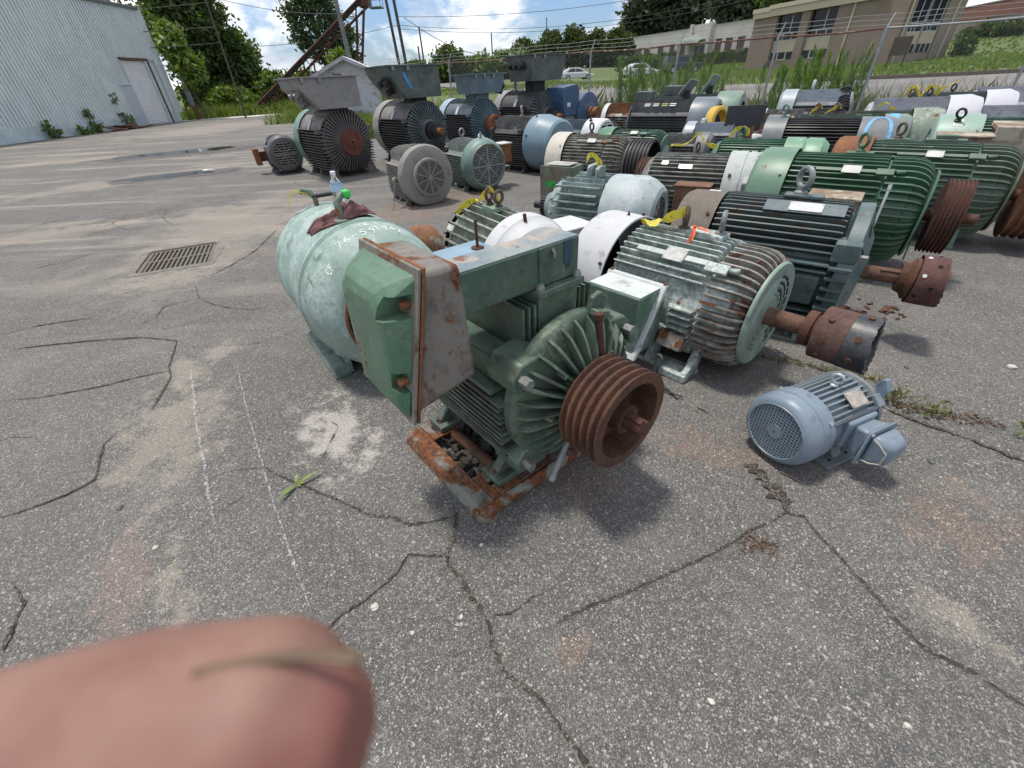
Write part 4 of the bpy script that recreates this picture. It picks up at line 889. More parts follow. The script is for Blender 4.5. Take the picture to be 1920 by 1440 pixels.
part('fascia', [(2.2, 17.6, -.25, 1.3, TOP+.003, 7.15), (2.1, 17.7, -.38, 1.3, 7.153, 7.55), (17.6, 20.6, -.05, 1.3, TOP+.003, 7.0), (17.55, 20.7, -.15, 1.3, 7.003, 7.45)], M_cream, A)
part('roof', [(2.2, 20.5, 1.3, 4.5, TOP+.01, 7.3)], plain('roof_grey', (.2, .2, .2), .9), A)
for (x0, x1) in ((7.75, 11.35), (12.55, 16.3)):
    xm = x0+(x1-x0)*.43
    w_ = part('window', [(x0, x1, .33, .37, 4.58, 4.66), (x0, x1, .31, .37, 3.90, 3.98), (xm-.04, xm+.04, .31, .37, 4.66, TOP-.02), (x0+(x1-x0)*.30-.05, x0+(x1-x0)*.30+.05, .30, .37, 3.98, 4.58), (x0+(x1-x0)*.66-.05, x0+(x1-x0)*.66+.05, .30, .37, 3.98, 4.58)], M_winf, A)
    p_ = MB(A); p_.box(x0, x1, .375, .41, 3.98, TOP-.005); build('pane', p_, M_glass, w_, smooth=False)
    w_ = part('window', [(x0+(x1-x0)*.36-.06, x0+(x1-x0)*.36+.06, .30, .37, 2.02, 2.75), (x0+(x1-x0)*.70-.06, x0+(x1-x0)*.70+.06, .30, .37, 2.02, 2.75), (x0+(x1-x0)*.30, x0+(x1-x0)*.72, .29, .37, 1.98, 2.06)], M_winf, A)
    p_ = MB(A); p_.box(x0, x1, .375, .41, 2.02, 2.76); build('pane', p_, M_glass, w_, smooth=False)
    part('spandrel_panel', [(x0, xm-.01, .32, .41, 2.78, 3.89)], M_cream, A); part('spandrel_panel', [(xm+.01, x1, .32, .41, 2.78, 3.89)], M_cream, A)
part('downpipe', [(5.7, 5.86, -.12, -.003, bz, 6.9)], M_cream, A)
part('wall', [(0.3, .85, 0, .3, bz, 5.95), (4.3, 6.2, 0, .3, bz, 5.95), (.85, 4.3, .12, .3, bz, 1.9), (.3, 6.1, .34, 9, bz, 5.9)], M_tanb, B)
part('fascia', [(.3, 6.3, -.1, .4, 5.955, 6.75)], M_cream, B); part('downpipe', [(.28, .42, -.12, -.003, bz, 5.95)], M_cream, B); part('downpipe', [(5.22, 5.36, -.12, -.003, bz, 5.95)], M_cream, B)
for k in range(2):
    x0 = .85+k*1.75; x1 = x0+1.6; w_ = part('window', [(x0, x0+.06, .10, .16, 1.95, 5.95), (x1-.06, x1, .10, .16, 1.95, 5.95), (x0+.77, x0+.83, .10, .16, 3.6, 5.95), (x0+.06, x1-.06, .09, .16, 4.15, 4.25), (x0+.06, x1-.06, .09, .16, 3.52, 3.60), (x0+.4, x0+.46, .1, .16, 3.6, 4.15), (x0+.5, x0+.56, .1, .16, 1.95, 2.6), (x0+1.05, x0+1.11, .1, .16, 1.95, 2.6)], M_winf, B)
    for (z0, z1) in ((3.6, 5.95), (1.95, 2.6)): p_ = MB(B); p_.box(x0+.06, x1-.06, .17, .2, z0, z1); build('pane', p_, M_glass, w_, smooth=False)
    part('spandrel_panel', [(x0+.06, x1-.06, .11, .2, 2.605, 3.515)], M_cream, B)
    if k == 0: part('pier', [(x1, x1+.15, .05, .3, 1.9, 5.95)], M_tanb, B)
# sign board on the lawn
sb = thing('sign_board', 'blank brown square notice board on two thin legs before the brick building', 'sign', (19.57, 25.33, T(19.57, 25.33)), math.atan2(-.43, .56))
mb = MB(); mb.box(-.36, .36, -.03, .03, .55, 1.27); build('panel', mb, plain('brown_board_dull', (.085, .062, .04), .8, 0, .12, 3), sb, bevel=.01)
for s_ in (-.3, .3): mb = MB(); mb.box(s_-.025, s_+.025, .035, .075, -.2, 1.2); build('leg', mb, plain('dark_post', (.04, .03, .025), .8), sb)
# pale single storey building
gb = thing('pale_building', 'long pale grey single storey building with a domed awning over its door', 'building', (45, 94, 0)); bb_old = bb; bb = gb
uG = Vector((-.3714, .9285)); nG = Vector((.9285, .3714)); G = frame((0, 0), uG, nG); M_pale = brickmat('pale_brick', (.50, .475, .435), (.56, .53, .48), .8, (.50, .48, .44))
WN = [(1.0, 2.7), (3.8, 5.5), (6.35, 7.95), (15.9, 17.35), (19.1, 20.65), (22.6, 24.4), (27.4, 29.2), (30.0, 31.9)]
bx_ = []; prev = -2.0
for (a, b) in WN: bx_.append((prev, a, 0, .3, .5, 8)); bx_.append((a, b, 0, .3, .5, 4.0)); bx_.append((a, b, 0, .3, 5.95, 8)); prev = b
bx_.append((prev, 33.5, 0, .3, .5, 8)); part('wall', bx_, M_pale, G); part('wall', [(-2, 33.5, .34, 14, .5, 7.9), (8.8, 14.4, -.5, -.003, .5, 8.45), (8.8, 9.5, -.9, -.503, .5, 8.6), (13.7, 14.4, -.9, -.503, .5, 8.6)], M_pale, G)
part('coping', [(-2, 8.75, -.08, .4, 8.003, 8.1), (14.45, 33.6, -.08, .4, 8.003, 8.1)], plain('coping', (.3, .29, .27)), G)
M_pane = plain('bricked_window', (.145, .085, .06), .6, 0, .3, 2)
for (a, b) in WN:
    w_ = part('window', [(a, a+.08, .08, .14, 4.0, 5.95), (b-.08, b, .08, .14, 4.0, 5.95), ((a+b)/2-.03, (a+b)/2+.03, .09, .14, 4.0, 5.95), (a, b, .08, .14, 4.8, 4.86), (a-.05, b+.05, -.06, .14, 3.92, 3.99)], plain('brown_frame', (.13, .09, .07)), G); p_ = MB(G); p_.box(a, b, .15, .2, 4.0, 5.95); build('pane', p_, M_pane, w_, smooth=False)
part('door', [(10.0, 13.2, -.52, -.505, 2.5, 5.2)], plain('dark_door', (.05, .04, .035), .5), G); part('door_post', [(11.3, 11.45, -.6, -.525, 2.5, 5.2), (12.6, 12.75, -.6, -.525, 2.5, 5.2)], M_winf, G)
mb = MB(G @ Matrix.Translation((13, -.5, 5.6))); pr = []
mb.sheet(lambda u, v: (3.0-5.9*u, -1.9*math.cos(v*PI/2), 1.35*math.sin(v*PI/2)*(math.sin(PI*max(.02, min(.98, u)))**.35)), 16, 8); build('awning', mb, plain('green_canvas', (.20, .23, .20), .8, 0, .1), gb); mb = MB(G @ Matrix.Translation((13, -.5, 5.6))); mb.box(-2.85, -2.3, -1.9, 0, -.15, .0); build('awning_frame', mb, M_winf, gb)
# far red and tan building
rb = thing('school_building', 'long tan wall with red brick upper band at the right edge of the picture', 'building', (62.5, 71.5, 0)); bb = rb
uR = Vector((-.26, -.9656)).normalized(); nR = Vector((.9656, -.26)); Rm = frame((0, 0), uR, nR)
part('wall', [(-6, 18, 0, .4, 1.5, 5.1)], M_tanb, Rm); part('parapet', [(-6, 8.5, -.05, .4, 5.103, 6.5), (8.5, 18, -.05, .4, 5.103, 7.1)], M_redb, Rm); part('wall', [(-6, 18, .45, 14, 1.5, 6.3)], M_redb, Rm); part('pier', [(3.4, 5.2, -.3, -.06, 1.5, 5.1)], M_redb, Rm); part('column', [(2.2, 2.4, -.3, -.06, 1.5, 4.4)], plain('dark_post', (.04, .03, .025)), Rm); part('coping', [(-6, 8.45, -.1, .45, 6.503, 6.6), (8.45, 18, -.1, .45, 7.103, 7.2)], plain('coping', (.3, .29, .27)), Rm)
for i, (x, y, w, h) in enumerate([(60.0, 66.5, 1.5, 1.2), (59.0, 63.2, 1.3, 1.5), (58.5, 60.4, 1.3, 1.4), (46.6, 51.9, .7, 1.3)]):
    shrub('bush', ['round clipped bush beside the red brick pier', 'second clipped bush along the tan wall', 'clipped bush along the tan wall at the picture edge', 'small dark bush at the right corner of the brick building'][i], x, y, [(0, 0, h*.5, w, w, h*.6, 90)], M_leafd, .17, 22, .2, 400+i)
# ------------------------------------------------------------------ motor kit
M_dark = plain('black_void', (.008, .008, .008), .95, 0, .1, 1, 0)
M_rust = rusty('rust'); M_rustd = rusty('rust_dark', (.028, .013, .010), (.10, .035, .022)); M_rusto = rusty('rust_orange', (.09, .035, .016), (.24, .10, .04)); M_shaft = rusty('rust_shaft', (.055, .028, .02), (.17, .085, .055))
M_black = plain('black_iron', (.014, .014, .016), .55, 0, .3, 6, .3); M_steel = plain('old_steel', (.22, .21, .20), .45, .6, .3, 10); M_tagp = plain('aluminium_tag', (.50, .49, .47), .35, .25, .15, 14, .2); M_bolt = plain('bolt_grey', (.22, .23, .22), .5, .3, .3, 20); M_eyeg = plain('eye_grey', (.20, .215, .22), .5, .3, .2, 12); M_eyer = rusty('eye_brown', (.04, .03, .022), (.12, .09, .06))
GRP = 'old electric motors stored on the yard'
class Mot:
    def __init__(s, name, label, x, y, h, hd, cat='electric motor'):
        s.h = h; s.root = thing(name, label, cat, (x, y, 0), R(hd), GRP)
    def part(s, name, mb, mat, loc=(0, 0, 0), rot=(0, 0, 0), **kw):
        return build(name, mb, mat, s.root, (loc[0], loc[1], loc[2]+s.h), rot, **kw)
    def inst(s, name, me, loc=(0, 0, 0), rot=(0, 0, 0)): return obj(name, me, s.root, (loc[0], loc[1], loc[2]+s.h), rot)
    def frame(s, r, x0, x1, mat, n=40, name='frame'):
        mb = MB(); mb.lathe([(x0, 0), (x0, r*.96), (x0+.01, r), (x1-.01, r), (x1, r*.96), (x1, 0)], n); return s.part(name, mb, mat)
    def fins_rad(s, n, ri, ro, x0, x1, th, mat, wrap=None, skip=None, sep=True, step=0.03, a0=0.0, ro2=None):
        poly = [(x0, ri), (x0+step*.3, ro-.006), (x0+step, ro)]
        if wrap:
            bx, re = wrap; poly.append((x1, ro))
            for k in range(1, 8):
                t = k/7*PI/2; poly.append((x1+bx*math.sin(t), re+(ro-re)*math.cos(t)))
            poly.append((x1+bx-.02, re-.01))
            for k in range(6, -1, -1):
                t = k/7*PI/2; poly.append((x1+(bx-.045)*math.sin(t), re-.01+(ri-re)*math.cos(t)))
        else: poly += [(x1-step, ro), (x1-step*.3, ro-.006), (x1, ri)]
        mb = MB(); mb.prism(poly, 'y', -th/2, th/2); angs = [a0+360*k/n for k in range(n)]
        if skip: angs = [a for a in angs if not skip((a+180) % 360-180)]
        if sep:
            me = mb.mesh('cooling_fin', mat, ang=25)
            for a in angs: s.inst('cooling_fin', me, rot=(R(a), 0, 0))
        else:
            m2 = MB()
            for a in angs: m2.add(mb.v, mb.f, Matrix.Rotation(R(a), 4, 'X'))
            s.part('cooling_fins', m2, mat, ang=25)
    def fins_h(s, zs, ys, ri, ro, x0, x1, th, mat, sep=True, p=3.2, yside=(1, -1), jag=0):
        m2 = MB()
        def out(mb):
            if sep: s.part('cooling_fin', mb, mat, ang=25)
            else: m2.add(mb.v, mb.f)
        for z in zs:
            yi = math.sqrt(max(ri*ri-z*z, .0004))-.02; yo = ro*max(0.05, 1-abs(z/ro)**p)**(1/p)
            if yo < yi+.012: continue
            for sd in yside:
                mb = MB(); j = jag*random.random(); mb.box(x0+j, x1-jag*random.random(), *sorted((sd*yi, sd*yo)), z-th/2, z+th/2); out(mb)
        for y in ys:
            zi = math.sqrt(max(ri*ri-y*y, .0004))-.02; zo = ro*max(0.05, 1-abs(y/ro)**p)**(1/p); mb = MB(); mb.box(x0+jag*random.random(), x1-jag*random.random(), y-th/2, y+th/2, zi, zo); out(mb)
        if not sep: s.part('cooling_fins', m2, mat, ang=25)
    def cover(s, prof, mat, n=48, th=.012, flat=None, name='fan_cover'):
        inner = [(x, max(r-th, .01)) for x, r in reversed(prof[:-1])]
        mb = MB(); mb.lathe(prof+[(prof[-1][0]-math.copysign(th, prof[-1][0]-prof[0][0]), prof[-1][1])]+inner+[prof[0]], n, flat=flat); return s.part(name, mb, mat, ang=30)
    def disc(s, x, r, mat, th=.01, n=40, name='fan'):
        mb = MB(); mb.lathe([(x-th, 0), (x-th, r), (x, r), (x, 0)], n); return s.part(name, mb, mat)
    def grille(s, x, r, style, mat, nb=12, hub=.03):
        mb = MB()
        if style == 'slots':
            for k in range(nb):
                z = -r+2*r*(k+.5)/nb; w = math.sqrt(max(r*r-z*z, 0)); mb.box(x-.006, x+.006, -w, w, z-r/nb*.42, z+r/nb*.42)
            for a in range(4): q = Matrix.Rotation(a*PI/4, 4, 'X'); mb.box(x-.008, x+.008, -.008, .008, -r, r, q)
        elif style == 'spiral':
            for k in range(nb): rr_ = hub+(r-hub)*(k+1)/(nb+.3); mb.torus((x, 0, 0), (1, 0, 0), rr_, (r-hub)/nb*.24, 36, 5)
            for a in range(10): q = Matrix.Rotation(a*PI/5, 4, 'X'); mb.box(x-.007, x+.007, -.007, .007, hub*.5, r, q)
            mb.lathe([(x-.01, 0), (x-.01, hub), (x+.01, hub), (x+.012, 0)], 20)
        elif style == 'mesh':
            for k in range(nb):
                z = -r+2*r*(k+.5)/nb; w = math.sqrt(max(r*r-z*z, 0)); t = r/nb*.36; mb.box(x-.004, x+.004, -w, w, z-t, z+t); mb.box(x-.0045, x+.0035, z-t, z+t, -w, w)
            mb.lathe([(x-.006, 0), (x-.006, hub), (x+.006, hub), (x+.006, 0)], 28)
        return s.part('grille', mb, mat, ang=25)
    def ribs(s, n, x0, x1, r0, r1, th, mat, sep=False, curve=.5, name='end_rib', bulge=0.0, a0=0):
        pts = []; m_ = 7   # from (x0, r1 outer) to (x1, r0 inner)
        for k in range(m_+1):
            t = k/m_; pts.append((x0+(x1-x0)*t**curve, r1+(r0-r1)*t))
        poly = pts+[(x0-.01, r0), (x0-.01, r1-.002)]; mb = MB(); mb.prism(poly, 'y', -th/2, th/2)
        if sep:
            me = mb.mesh(name, mat, ang=25)
            for k in range(n): s.inst(name, me, rot=(2*PI*k/n+a0, 0, 0))
        else:
            m2 = MB()
            for k in range(n): m2.add(mb.v, mb.f, Matrix.Rotation(2*PI*k/n+a0, 4, 'X'))
            s.part(name+'s', m2, mat, ang=25)
    def shaft(s, r, x0, x1, mat=None):
        mb = MB(); mb.lathe([(x0, 0), (x0, r), (x1-.006, r), (x1, r-.006), (x1, 0)], 22); return s.part('shaft', mb, mat or M_shaft)
    def sheave(s, x0, x1, r, ng, mat, hub=.06, web=.35, rim=.035, spokes=0, edge=None, name='belt_pulley'):
        prof = [(x0, r-.03), (x0, r)]; w = (x1-x0)
        for k in range(ng):
            a = x0+w*(k+.12)/ng; b = x0+w*(k+.88)/ng; d_ = min(.02, w/ng*.62); prof += [(a, r), (a+(b-a)*.33, r-d_), (a+(b-a)*.67, r-d_), (b, r)]
        prof += [(x1, r), (x1, r-rim)]; xw = x0+w*web; prof += [(xw+.012, r-rim-.004), (xw+.012, hub), (x1-.015, hub), (x1-.015, 0)]
        mb = MB(); mb.lathe([(x0, 0)]+prof, 48); s.part(name, mb, mat, ang=28)
        mb = MB()
        for k in range(6):
            a = 2*PI*k/6; mb.cyl((xw+.004, .6*(r+hub)*.55*math.cos(a), .6*(r+hub)*.55*math.sin(a)), (xw+.02, .6*(r+hub)*.55*math.cos(a), .6*(r+hub)*.55*math.sin(a)), .016 if not spokes else spokes, 10)
        s.part('web_bolt', mb, mat)
    def feet(s, x0, x1, y, w, mat, top=.15, th=.03, rail=False):
        for sd in (-1, 1):
            mb = MB(); y0, y1 = sorted((sd*(y-w), sd*y))
            mb.box(x0, x1, y0, y1, -s.h+.001, -s.h+th)
            for (a, b) in ((x0+.01, x0+.05), (x1-.05, x1-.01), ((x0+x1)/2-.02, (x0+x1)/2+.02)) :
                mb.hexa([(a, y0, -s.h+th), (b, y0, -s.h+th), (b, y1, -s.h+th), (a, y1, -s.h+th), (a, y0*.72, -s.h+th+top), (b, y0*.72, -s.h+th+top), (b, y0*.9 if sd > 0 else y1*.72, -s.h+th+top), (a, y0*.9 if sd > 0 else y1*.72, -s.h+th+top)])
            for xx in (x0+.09, x1-.09): mb.tube([(xx, sd*(y-w*.4), -s.h+th), (xx, sd*(y-w*.4), -s.h+th+.02)], .02, 6)
            s.part('foot', mb, mat, smooth=False, bevel=.004)
    def eye(s, x, y, z, Rr, mat, rz=0.0, tilt=0.0, r=None):
        r = r or Rr*.27; mb = MB(); mb.torus((0, 0, Rr*1.75), (math.cos(rz), math.sin(rz), 0), Rr, r, 24, 8); mb.lathe([(0, 0), (0, Rr*.75), (Rr*.3, Rr*.7), (Rr*.45, Rr*.4), (Rr*.9, Rr*.38)], 14, Matrix.Rotation(-PI/2, 4, 'Y')); return s.part('eye_bolt', mb, mat, (x, y, z), (tilt, 0, 0))
    def plate(s, x, ang, r, l, w, mat=None, name='nameplate', dz=0.0):
        mb = MB(); mb.box(-l/2, l/2, -w/2, w/2, 0, .004)
        for (a, b) in ((-1, -1), (1, -1), (1, 1), (-1, 1)): mb.tube([(a*(l/2-.008), b*(w/2-.008), .004), (a*(l/2-.008), b*(w/2-.008), .008)], .004, 6)
        a = R(ang); return s.part(name, mb, mat or M_tagp, (x, -r*math.sin(a), r*math.cos(a)), (a, 0, 0), smooth=False)
    def bolts(s, x, r, n, mat, size=.014, a0=0.0, dx=.02, name='bolt'):
        mb = MB()
        for k in range(n):
            a = a0+2*PI*k/n; mb.tube([(x, -r*math.sin(a), r*math.cos(a)), (x+dx, -r*math.sin(a), r*math.cos(a))], size, 6)
        s.part(name, mb, mat, smooth=False)
    def rbolts(s, x, r, angs, mat, size=.012, l=.015, name='bolt'):
        for a in angs:
            a = R(a); d_ = Vector((0, -math.sin(a), math.cos(a))); mb = MB(); mb.tube([Vector((x, 0, 0))+d_*(r-.004), Vector((x, 0, 0))+d_*(r+l)], size, 6); s.part(name, mb, mat, smooth=False)
    def tbox(s, x0, x1, y0, y1, z0, z1, mat, lid='y-', lidmat=None, bev=.008, name='terminal_box'):
        mb = MB(); mb.box(x0, x1, y0, y1, z0, z1); o = s.part(name, mb, mat, bevel=bev); e = .015; mb = MB()
        if lid == 'y-': mb.box(x0-e, x1+e, y0-.02, y0-.002, z0-e, z1+e)
        elif lid == 'x+': mb.box(x1+.002, x1+.02, y0-e, y1+e, z0-e, z1+e)
        elif lid == 'z+': mb.box(x0-e, x1+e, y0-e, y1+e, z1+.002, z1+.02)
        if lid: build('lid', mb, lidmat or mat, o, bevel=.004)
        return o

def ribbon(pts, widths, seed=0, crump=.004):
    mb = MB(); P = []
    pts = [Vector(p) for p in pts]; D = []
    for a, b in zip(pts, pts[1:]):
        n_ = max(2, int((b-a).length/.012))
        for k in range(n_): P.append(a.lerp(b, k/n_)); D.append(widths)
    P.append(pts[-1]); return P
g = NT('caution_tape'); v = g.n('ShaderNodeUVMap').outputs[0]; mp = g.n('ShaderNodeMapping'); mp.inputs['Scale'].default_value = (1, 1, 1); g.link(v, mp.inputs['Vector'])
vo = g.voro(mp.outputs[0], 1.15); sp = g.n('ShaderNodeSeparateXYZ'); g.link(v, sp.inputs[0])
edge_ = g.math('MULTIPLY', g.math('GREATER_THAN', sp.outputs[1], .18), g.math('LESS_THAN', sp.outputs[1], .82))
wv = g.n('ShaderNodeTexWave'); wv.inputs['Scale'].default_value = .42; wv.inputs['Distortion'].default_value = 3.5; wv.inputs['Detail'].default_value = 1; g.link(mp.outputs[0], wv.inputs['Vector'])
f = g.math('MULTIPLY', edge_, g.math('MULTIPLY', g.math('GREATER_THAN', wv.outputs['Fac'], .62), g.math('GREATER_THAN', g.noise(mp.outputs[0], .9, 1), .45)))
M_tape = g.fin(g.mix(f, (.70, .62, .07), (.02, .02, .02)), .35); tr = g.n('ShaderNodeBsdfTranslucent'); tr.inputs[0].default_value = (.6, .5, .05, 1); mx = g.n('ShaderNodeMixShader'); mx.inputs[0].default_value = .25; g.link(g.p.outputs[0], mx.inputs[1]); g.link(tr.outputs[0], mx.inputs[2]); g.link(mx.outputs[0], g.out.inputs[0])
M_otape = plain('orange_ribbon', (.75, .14, .05), .5, 0, .12, 20)
def tape(lab, origin, paths, w, mat=None, seed=0, name='caution_tape', cat='caution tape'):
    """paths: polylines (relative to origin) smoothed; a film of tape follows each with twist"""
    mb = MB(); uv = []
    for pi, path in enumerate(paths):
        ctrl = [Vector(p) for p in path]; P = []
        n = len(ctrl)
        for i in range(n-1):
            p0, p1, p2, p3 = ctrl[max(i-1, 0)], ctrl[i], ctrl[i+1], ctrl[min(i+2, n-1)]; m_ = max(3, int((p2-p1).length/.014))
            for k in range(m_):
                t = k/m_; P.append(.5*((2*p1)+(-p0+p2)*t+(2*p0-5*p1+4*p2-p3)*t*t+(-p0+3*p1-3*p2+p3)*t**3))
        P.append(ctrl[-1]); vs = []; L_ = 0; prev = None; s0 = len(mb.v); uvs = []
        for i, p in enumerate(P):
            d_ = (P[min(i+1, len(P)-1)]-P[max(i-1, 0)]).normalized()
            if i: L_ += (p-P[i-1]).length
            base = prev-d_*prev.dot(d_) if prev is not None else d_.cross(Vector((.2, .5, .84)))
            if base.length < 1e-4: base = d_.orthogonal()
            base.normalize(); prev = base; tw = 1.1*mnoise.noise(Vector((L_*7, seed, pi)))*1.6; side = Matrix.Rotation(tw, 3, d_) @ base; nr = d_.cross(side)
            cr_ = .35+.65*abs(math.cos(L_*14+seed)) if True else 1
            for k in range(5):
                q = k/4-.5; vs.append(p+side*(q*w*(.55+.45*cr_))+nr*(w*.16*mnoise.noise(Vector((L_*30, q*3, seed)))+w*.22*math.sin(q*5+L_*25)*(1-cr_*.6))); uvs.append((L_/w*1.6, k/4))
        nP = len(P); mb.add(vs, [(i*5+k, i*5+k+1, (i+1)*5+k+1, (i+1)*5+k) for i in range(nP-1) for k in range(4)]); uv += uvs
    me = mb.mesh(name, mat or M_tape, ang=60); ul = me.uv_layers.new(name='uv')
    for l in me.loops: ul.data[l.index].uv = uv[l.vertex_index]
    return tag(obj(name, me, loc=origin), lab, cat, 'strips of warning tape tied to lifting eyes')
def wpt(m, x, y, z):   # world point of motor-local axis-centred coordinates
    a = m.root.rotation_euler.z; return Vector((m.root.location.x+x*math.cos(a)-y*math.sin(a), m.root.location.y+x*math.sin(a)+y*math.cos(a), m.h+z))
STROKE = {'0': [[(.5, 1), (.1, .75), (.1, .25), (.5, 0), (.9, .25), (.9, .75), (.5, 1)]], '1': [[(.3, .8), (.55, 1), (.55, 0)]], '2': [[(.1, .8), (.4, 1), (.85, .8), (.6, .45), (.1, 0), (.9, .02)]], '3': [[(.1, .95), (.8, .95), (.4, .58), (.85, .35), (.5, 0), (.1, .1)]], '4': [[(.7, 0), (.7, 1), (.1, .4), (.95, .4)]], '5': [[(.85, 1), (.25, 1), (.2, .6), (.7, .6), (.85, .3), (.5, 0), (.1, .1)]], '6': [[(.75, 1), (.3, .7), (.12, .3), (.4, 0), (.8, .2), (.7, .5), (.2, .4)]], '7': [[(.1, 1), (.9, 1), (.4, 0)]], '9': [[(.85, .7), (.5, .5), (.15, .72), (.45, 1), (.85, .85), (.8, .4), (.6, 0)]], '-': [[(.1, .5), (.9, .5)]], 'C': [[(.85, .85), (.4, 1), (.1, .5), (.4, 0), (.85, .15)]], 'F': [[(.15, 0), (.15, 1), (.85, 1)], [(.15, .55), (.7, .55)]], 'M': [[(.05, 0), (.15, 1), (.5, .4), (.85, 1), (.95, 0)]], 'R': [[(.1, 0), (.1, 1), (.7, .95), (.75, .6), (.1, .5), (.85, 0)]], 'S': [[(.85, .85), (.5, 1), (.15, .75), (.8, .3), (.5, 0), (.1, .15)]], ' ': []}
def scrawl(m, text, fn, size, pen, mat, gap=1.25, name='chalk_marks'):   # fn(u, v) -> axis-centred point, handwriting in metres
    mb = MB(); u0 = 0
    for ch in text:
        for st_ in STROKE[ch]:
            pts = []
            for a, b in zip(st_, st_[1:]):
                for k in range(6): pts.append((a[0]+(b[0]-a[0])*k/6, a[1]+(b[1]-a[1])*k/6))
            pts.append(st_[-1]); vs = []
            for i, p in enumerate(pts):
                q = pts[min(i+1, len(pts)-1)]; r_ = pts[max(i-1, 0)]; d_ = Vector((q[0]-r_[0], q[1]-r_[1])).normalized(); n_ = Vector((-d_.y, d_.x))*pen/2/size
                for s_ in (1, -1): vs.append(fn(u0+(p[0]+n_.x*s_)*size*.7, (p[1]+n_.y*s_)*size))
            mb.add(vs, [(2*i, 2*i+1, 2*i+3, 2*i+2) for i in range(len(pts)-1)])
        u0 += size*.7*gap
    return m.part(name, mb, mat, smooth=False)
M_chalkw = plain('chalk_white', (.80, .82, .80), .95, 0, .2, 40); M_marker = plain('marker_black', (.03, .03, .035), .6, 0, .2, 30)

# ------------------------------------------------------------------ 1  green motor with long conduit arm (foreground)
G1 = paint('sage_green', (.052, .098, .066), (.09, .14, .10), .30, .08, .45, .42, (.24, .28, .22)); G1b = paint('sage_green_dirty', (.070, .118, .085), (.11, .15, .12), .2, .12, .75, .55, (.20, .19, .16))
m = Mot('belt_drive_motor', 'green motor with rusty grooved pulley and long box arm on a rusty base, nearest', .133, 1.666, .487, -52.5)
XB = -.42
m.frame(.285, XB, .215, G1b)
m.fins_h(np.linspace(-.27, .06, 12), (), .285, .375, XB, .185, .011, G1b, True, 3.4, jag=.02); m.fins_h((), (-.185, -.155, -.125, .125, .155, .185), .27, .40, XB, .12, .010, G1, True, 6)
for sd in (-1, 1):   # ledge blocks and lugs
    mb = MB(); mb.box(XB, .05, *sorted((sd*.20, sd*.315)), .105, .225); m.part('ledge_block', mb, G1, bevel=.008)
    mb = MB(); mb.box(-.30, .11, *sorted((sd*.24, sd*.365)), .075, .10); m.part('ledge_plate', mb, G1, bevel=.004)
    for zz in (.19, -.25):
        mb = MB(); mb.prism([(sd*.17, zz-.07), (sd*.335, zz-.06), (sd*.345, zz+.01), (sd*.30, zz+.06), (sd*.17, zz+.075)], 'x', .06, .235); m.part('corner_lug', mb, G1, bevel=.01)
        mb = MB(); mb.tube([(.235, sd*.30, zz), (.285, sd*.30, zz)], .022, 6); m.part('corner_bolt', mb, M_bolt, smooth=False)
mb = MB(); mb.lathe([(.17, .27), (.17, .350), (.218, .354), (.226, .345), (.232, .31), (.245, .25), (.255, .18), (.265, .13), (.335, .12), (.34, .09), (.34, 0)], 56); m.part('end_bell', mb, G1)
m.ribs(30, .222, .345, .118, .342, .012, G1, True, .50, 'end_rib', a0=.05)
mb = MB(); mb.prism([(-.05, .33), (.05, .33), (.045, .40), (.0, .425), (-.045, .40)], 'x', .205, .23); m.part('lifting_lug', mb, G1, (0, .03, 0), (R(-14), 0, 0), bevel=.006)
for a in (18, 62): mb = MB(); mb.box(.20, .27, -.04, .04, .335, .365); m.part('bell_pad', mb, G1, rot=(R(-a), 0, 0), bevel=.006)
mb = MB(); mb.tube([(.29, .055, .345), (.325, .06, .15)], .012, 8); mb.tube([(.288, .055, .34), (.287, .055, .362)], .019, 10); m.part('grease_pipe', mb, M_rustd)
for a in (40, 95, 150, 210, 265, 320): mb = MB(); mb.tube([(.265, 0, .215), (.312, 0, .205)], .013, 6); m.part('bearing_bolt', mb, M_steel, rot=(R(a), 0, 0), smooth=False)
M_gunk = rusty('grease_and_chaff', (.05, .042, .034), (.17, .15, .125))
mb = MB(); rr = random.Random(4)
for k in range(34):
    a = R(rr.uniform(150, 215)); q = rr.uniform(.16, .33); mb.tube([(.225+.03*rr.random(), -q*math.sin(a), q*math.cos(a)), (.275+.03*rr.random(), -(q+.03)*math.sin(a+.1), (q+.03)*math.cos(a+.1))], [rr.uniform(.012, .03), rr.uniform(.006, .02)], 6)
m.part('grease_dirt', mb, M_gunk, kind='stuff')
mb = MB(); mb.tube([(.30, -.10, -.20), (.30, -.19, -.37)], .013, 10); mb.tube([(.30, -.185, -.362), (.30, -.20, -.388)], .016, 10); m.part('drain_pipe', mb, plain('grey_paint_pipe', (.27, .28, .28), .5), bevel=0)
m.shaft(.036, .3, .60, M_rustd); mb = MB(); mb.box(.50, .595, -.012, .012, .030, .046); m.part('shaft_key', mb, M_rustd, rot=(R(20), 0, 0))
m.sheave(.350, .535, .213, 5, M_rust, .062, .30, .045); 
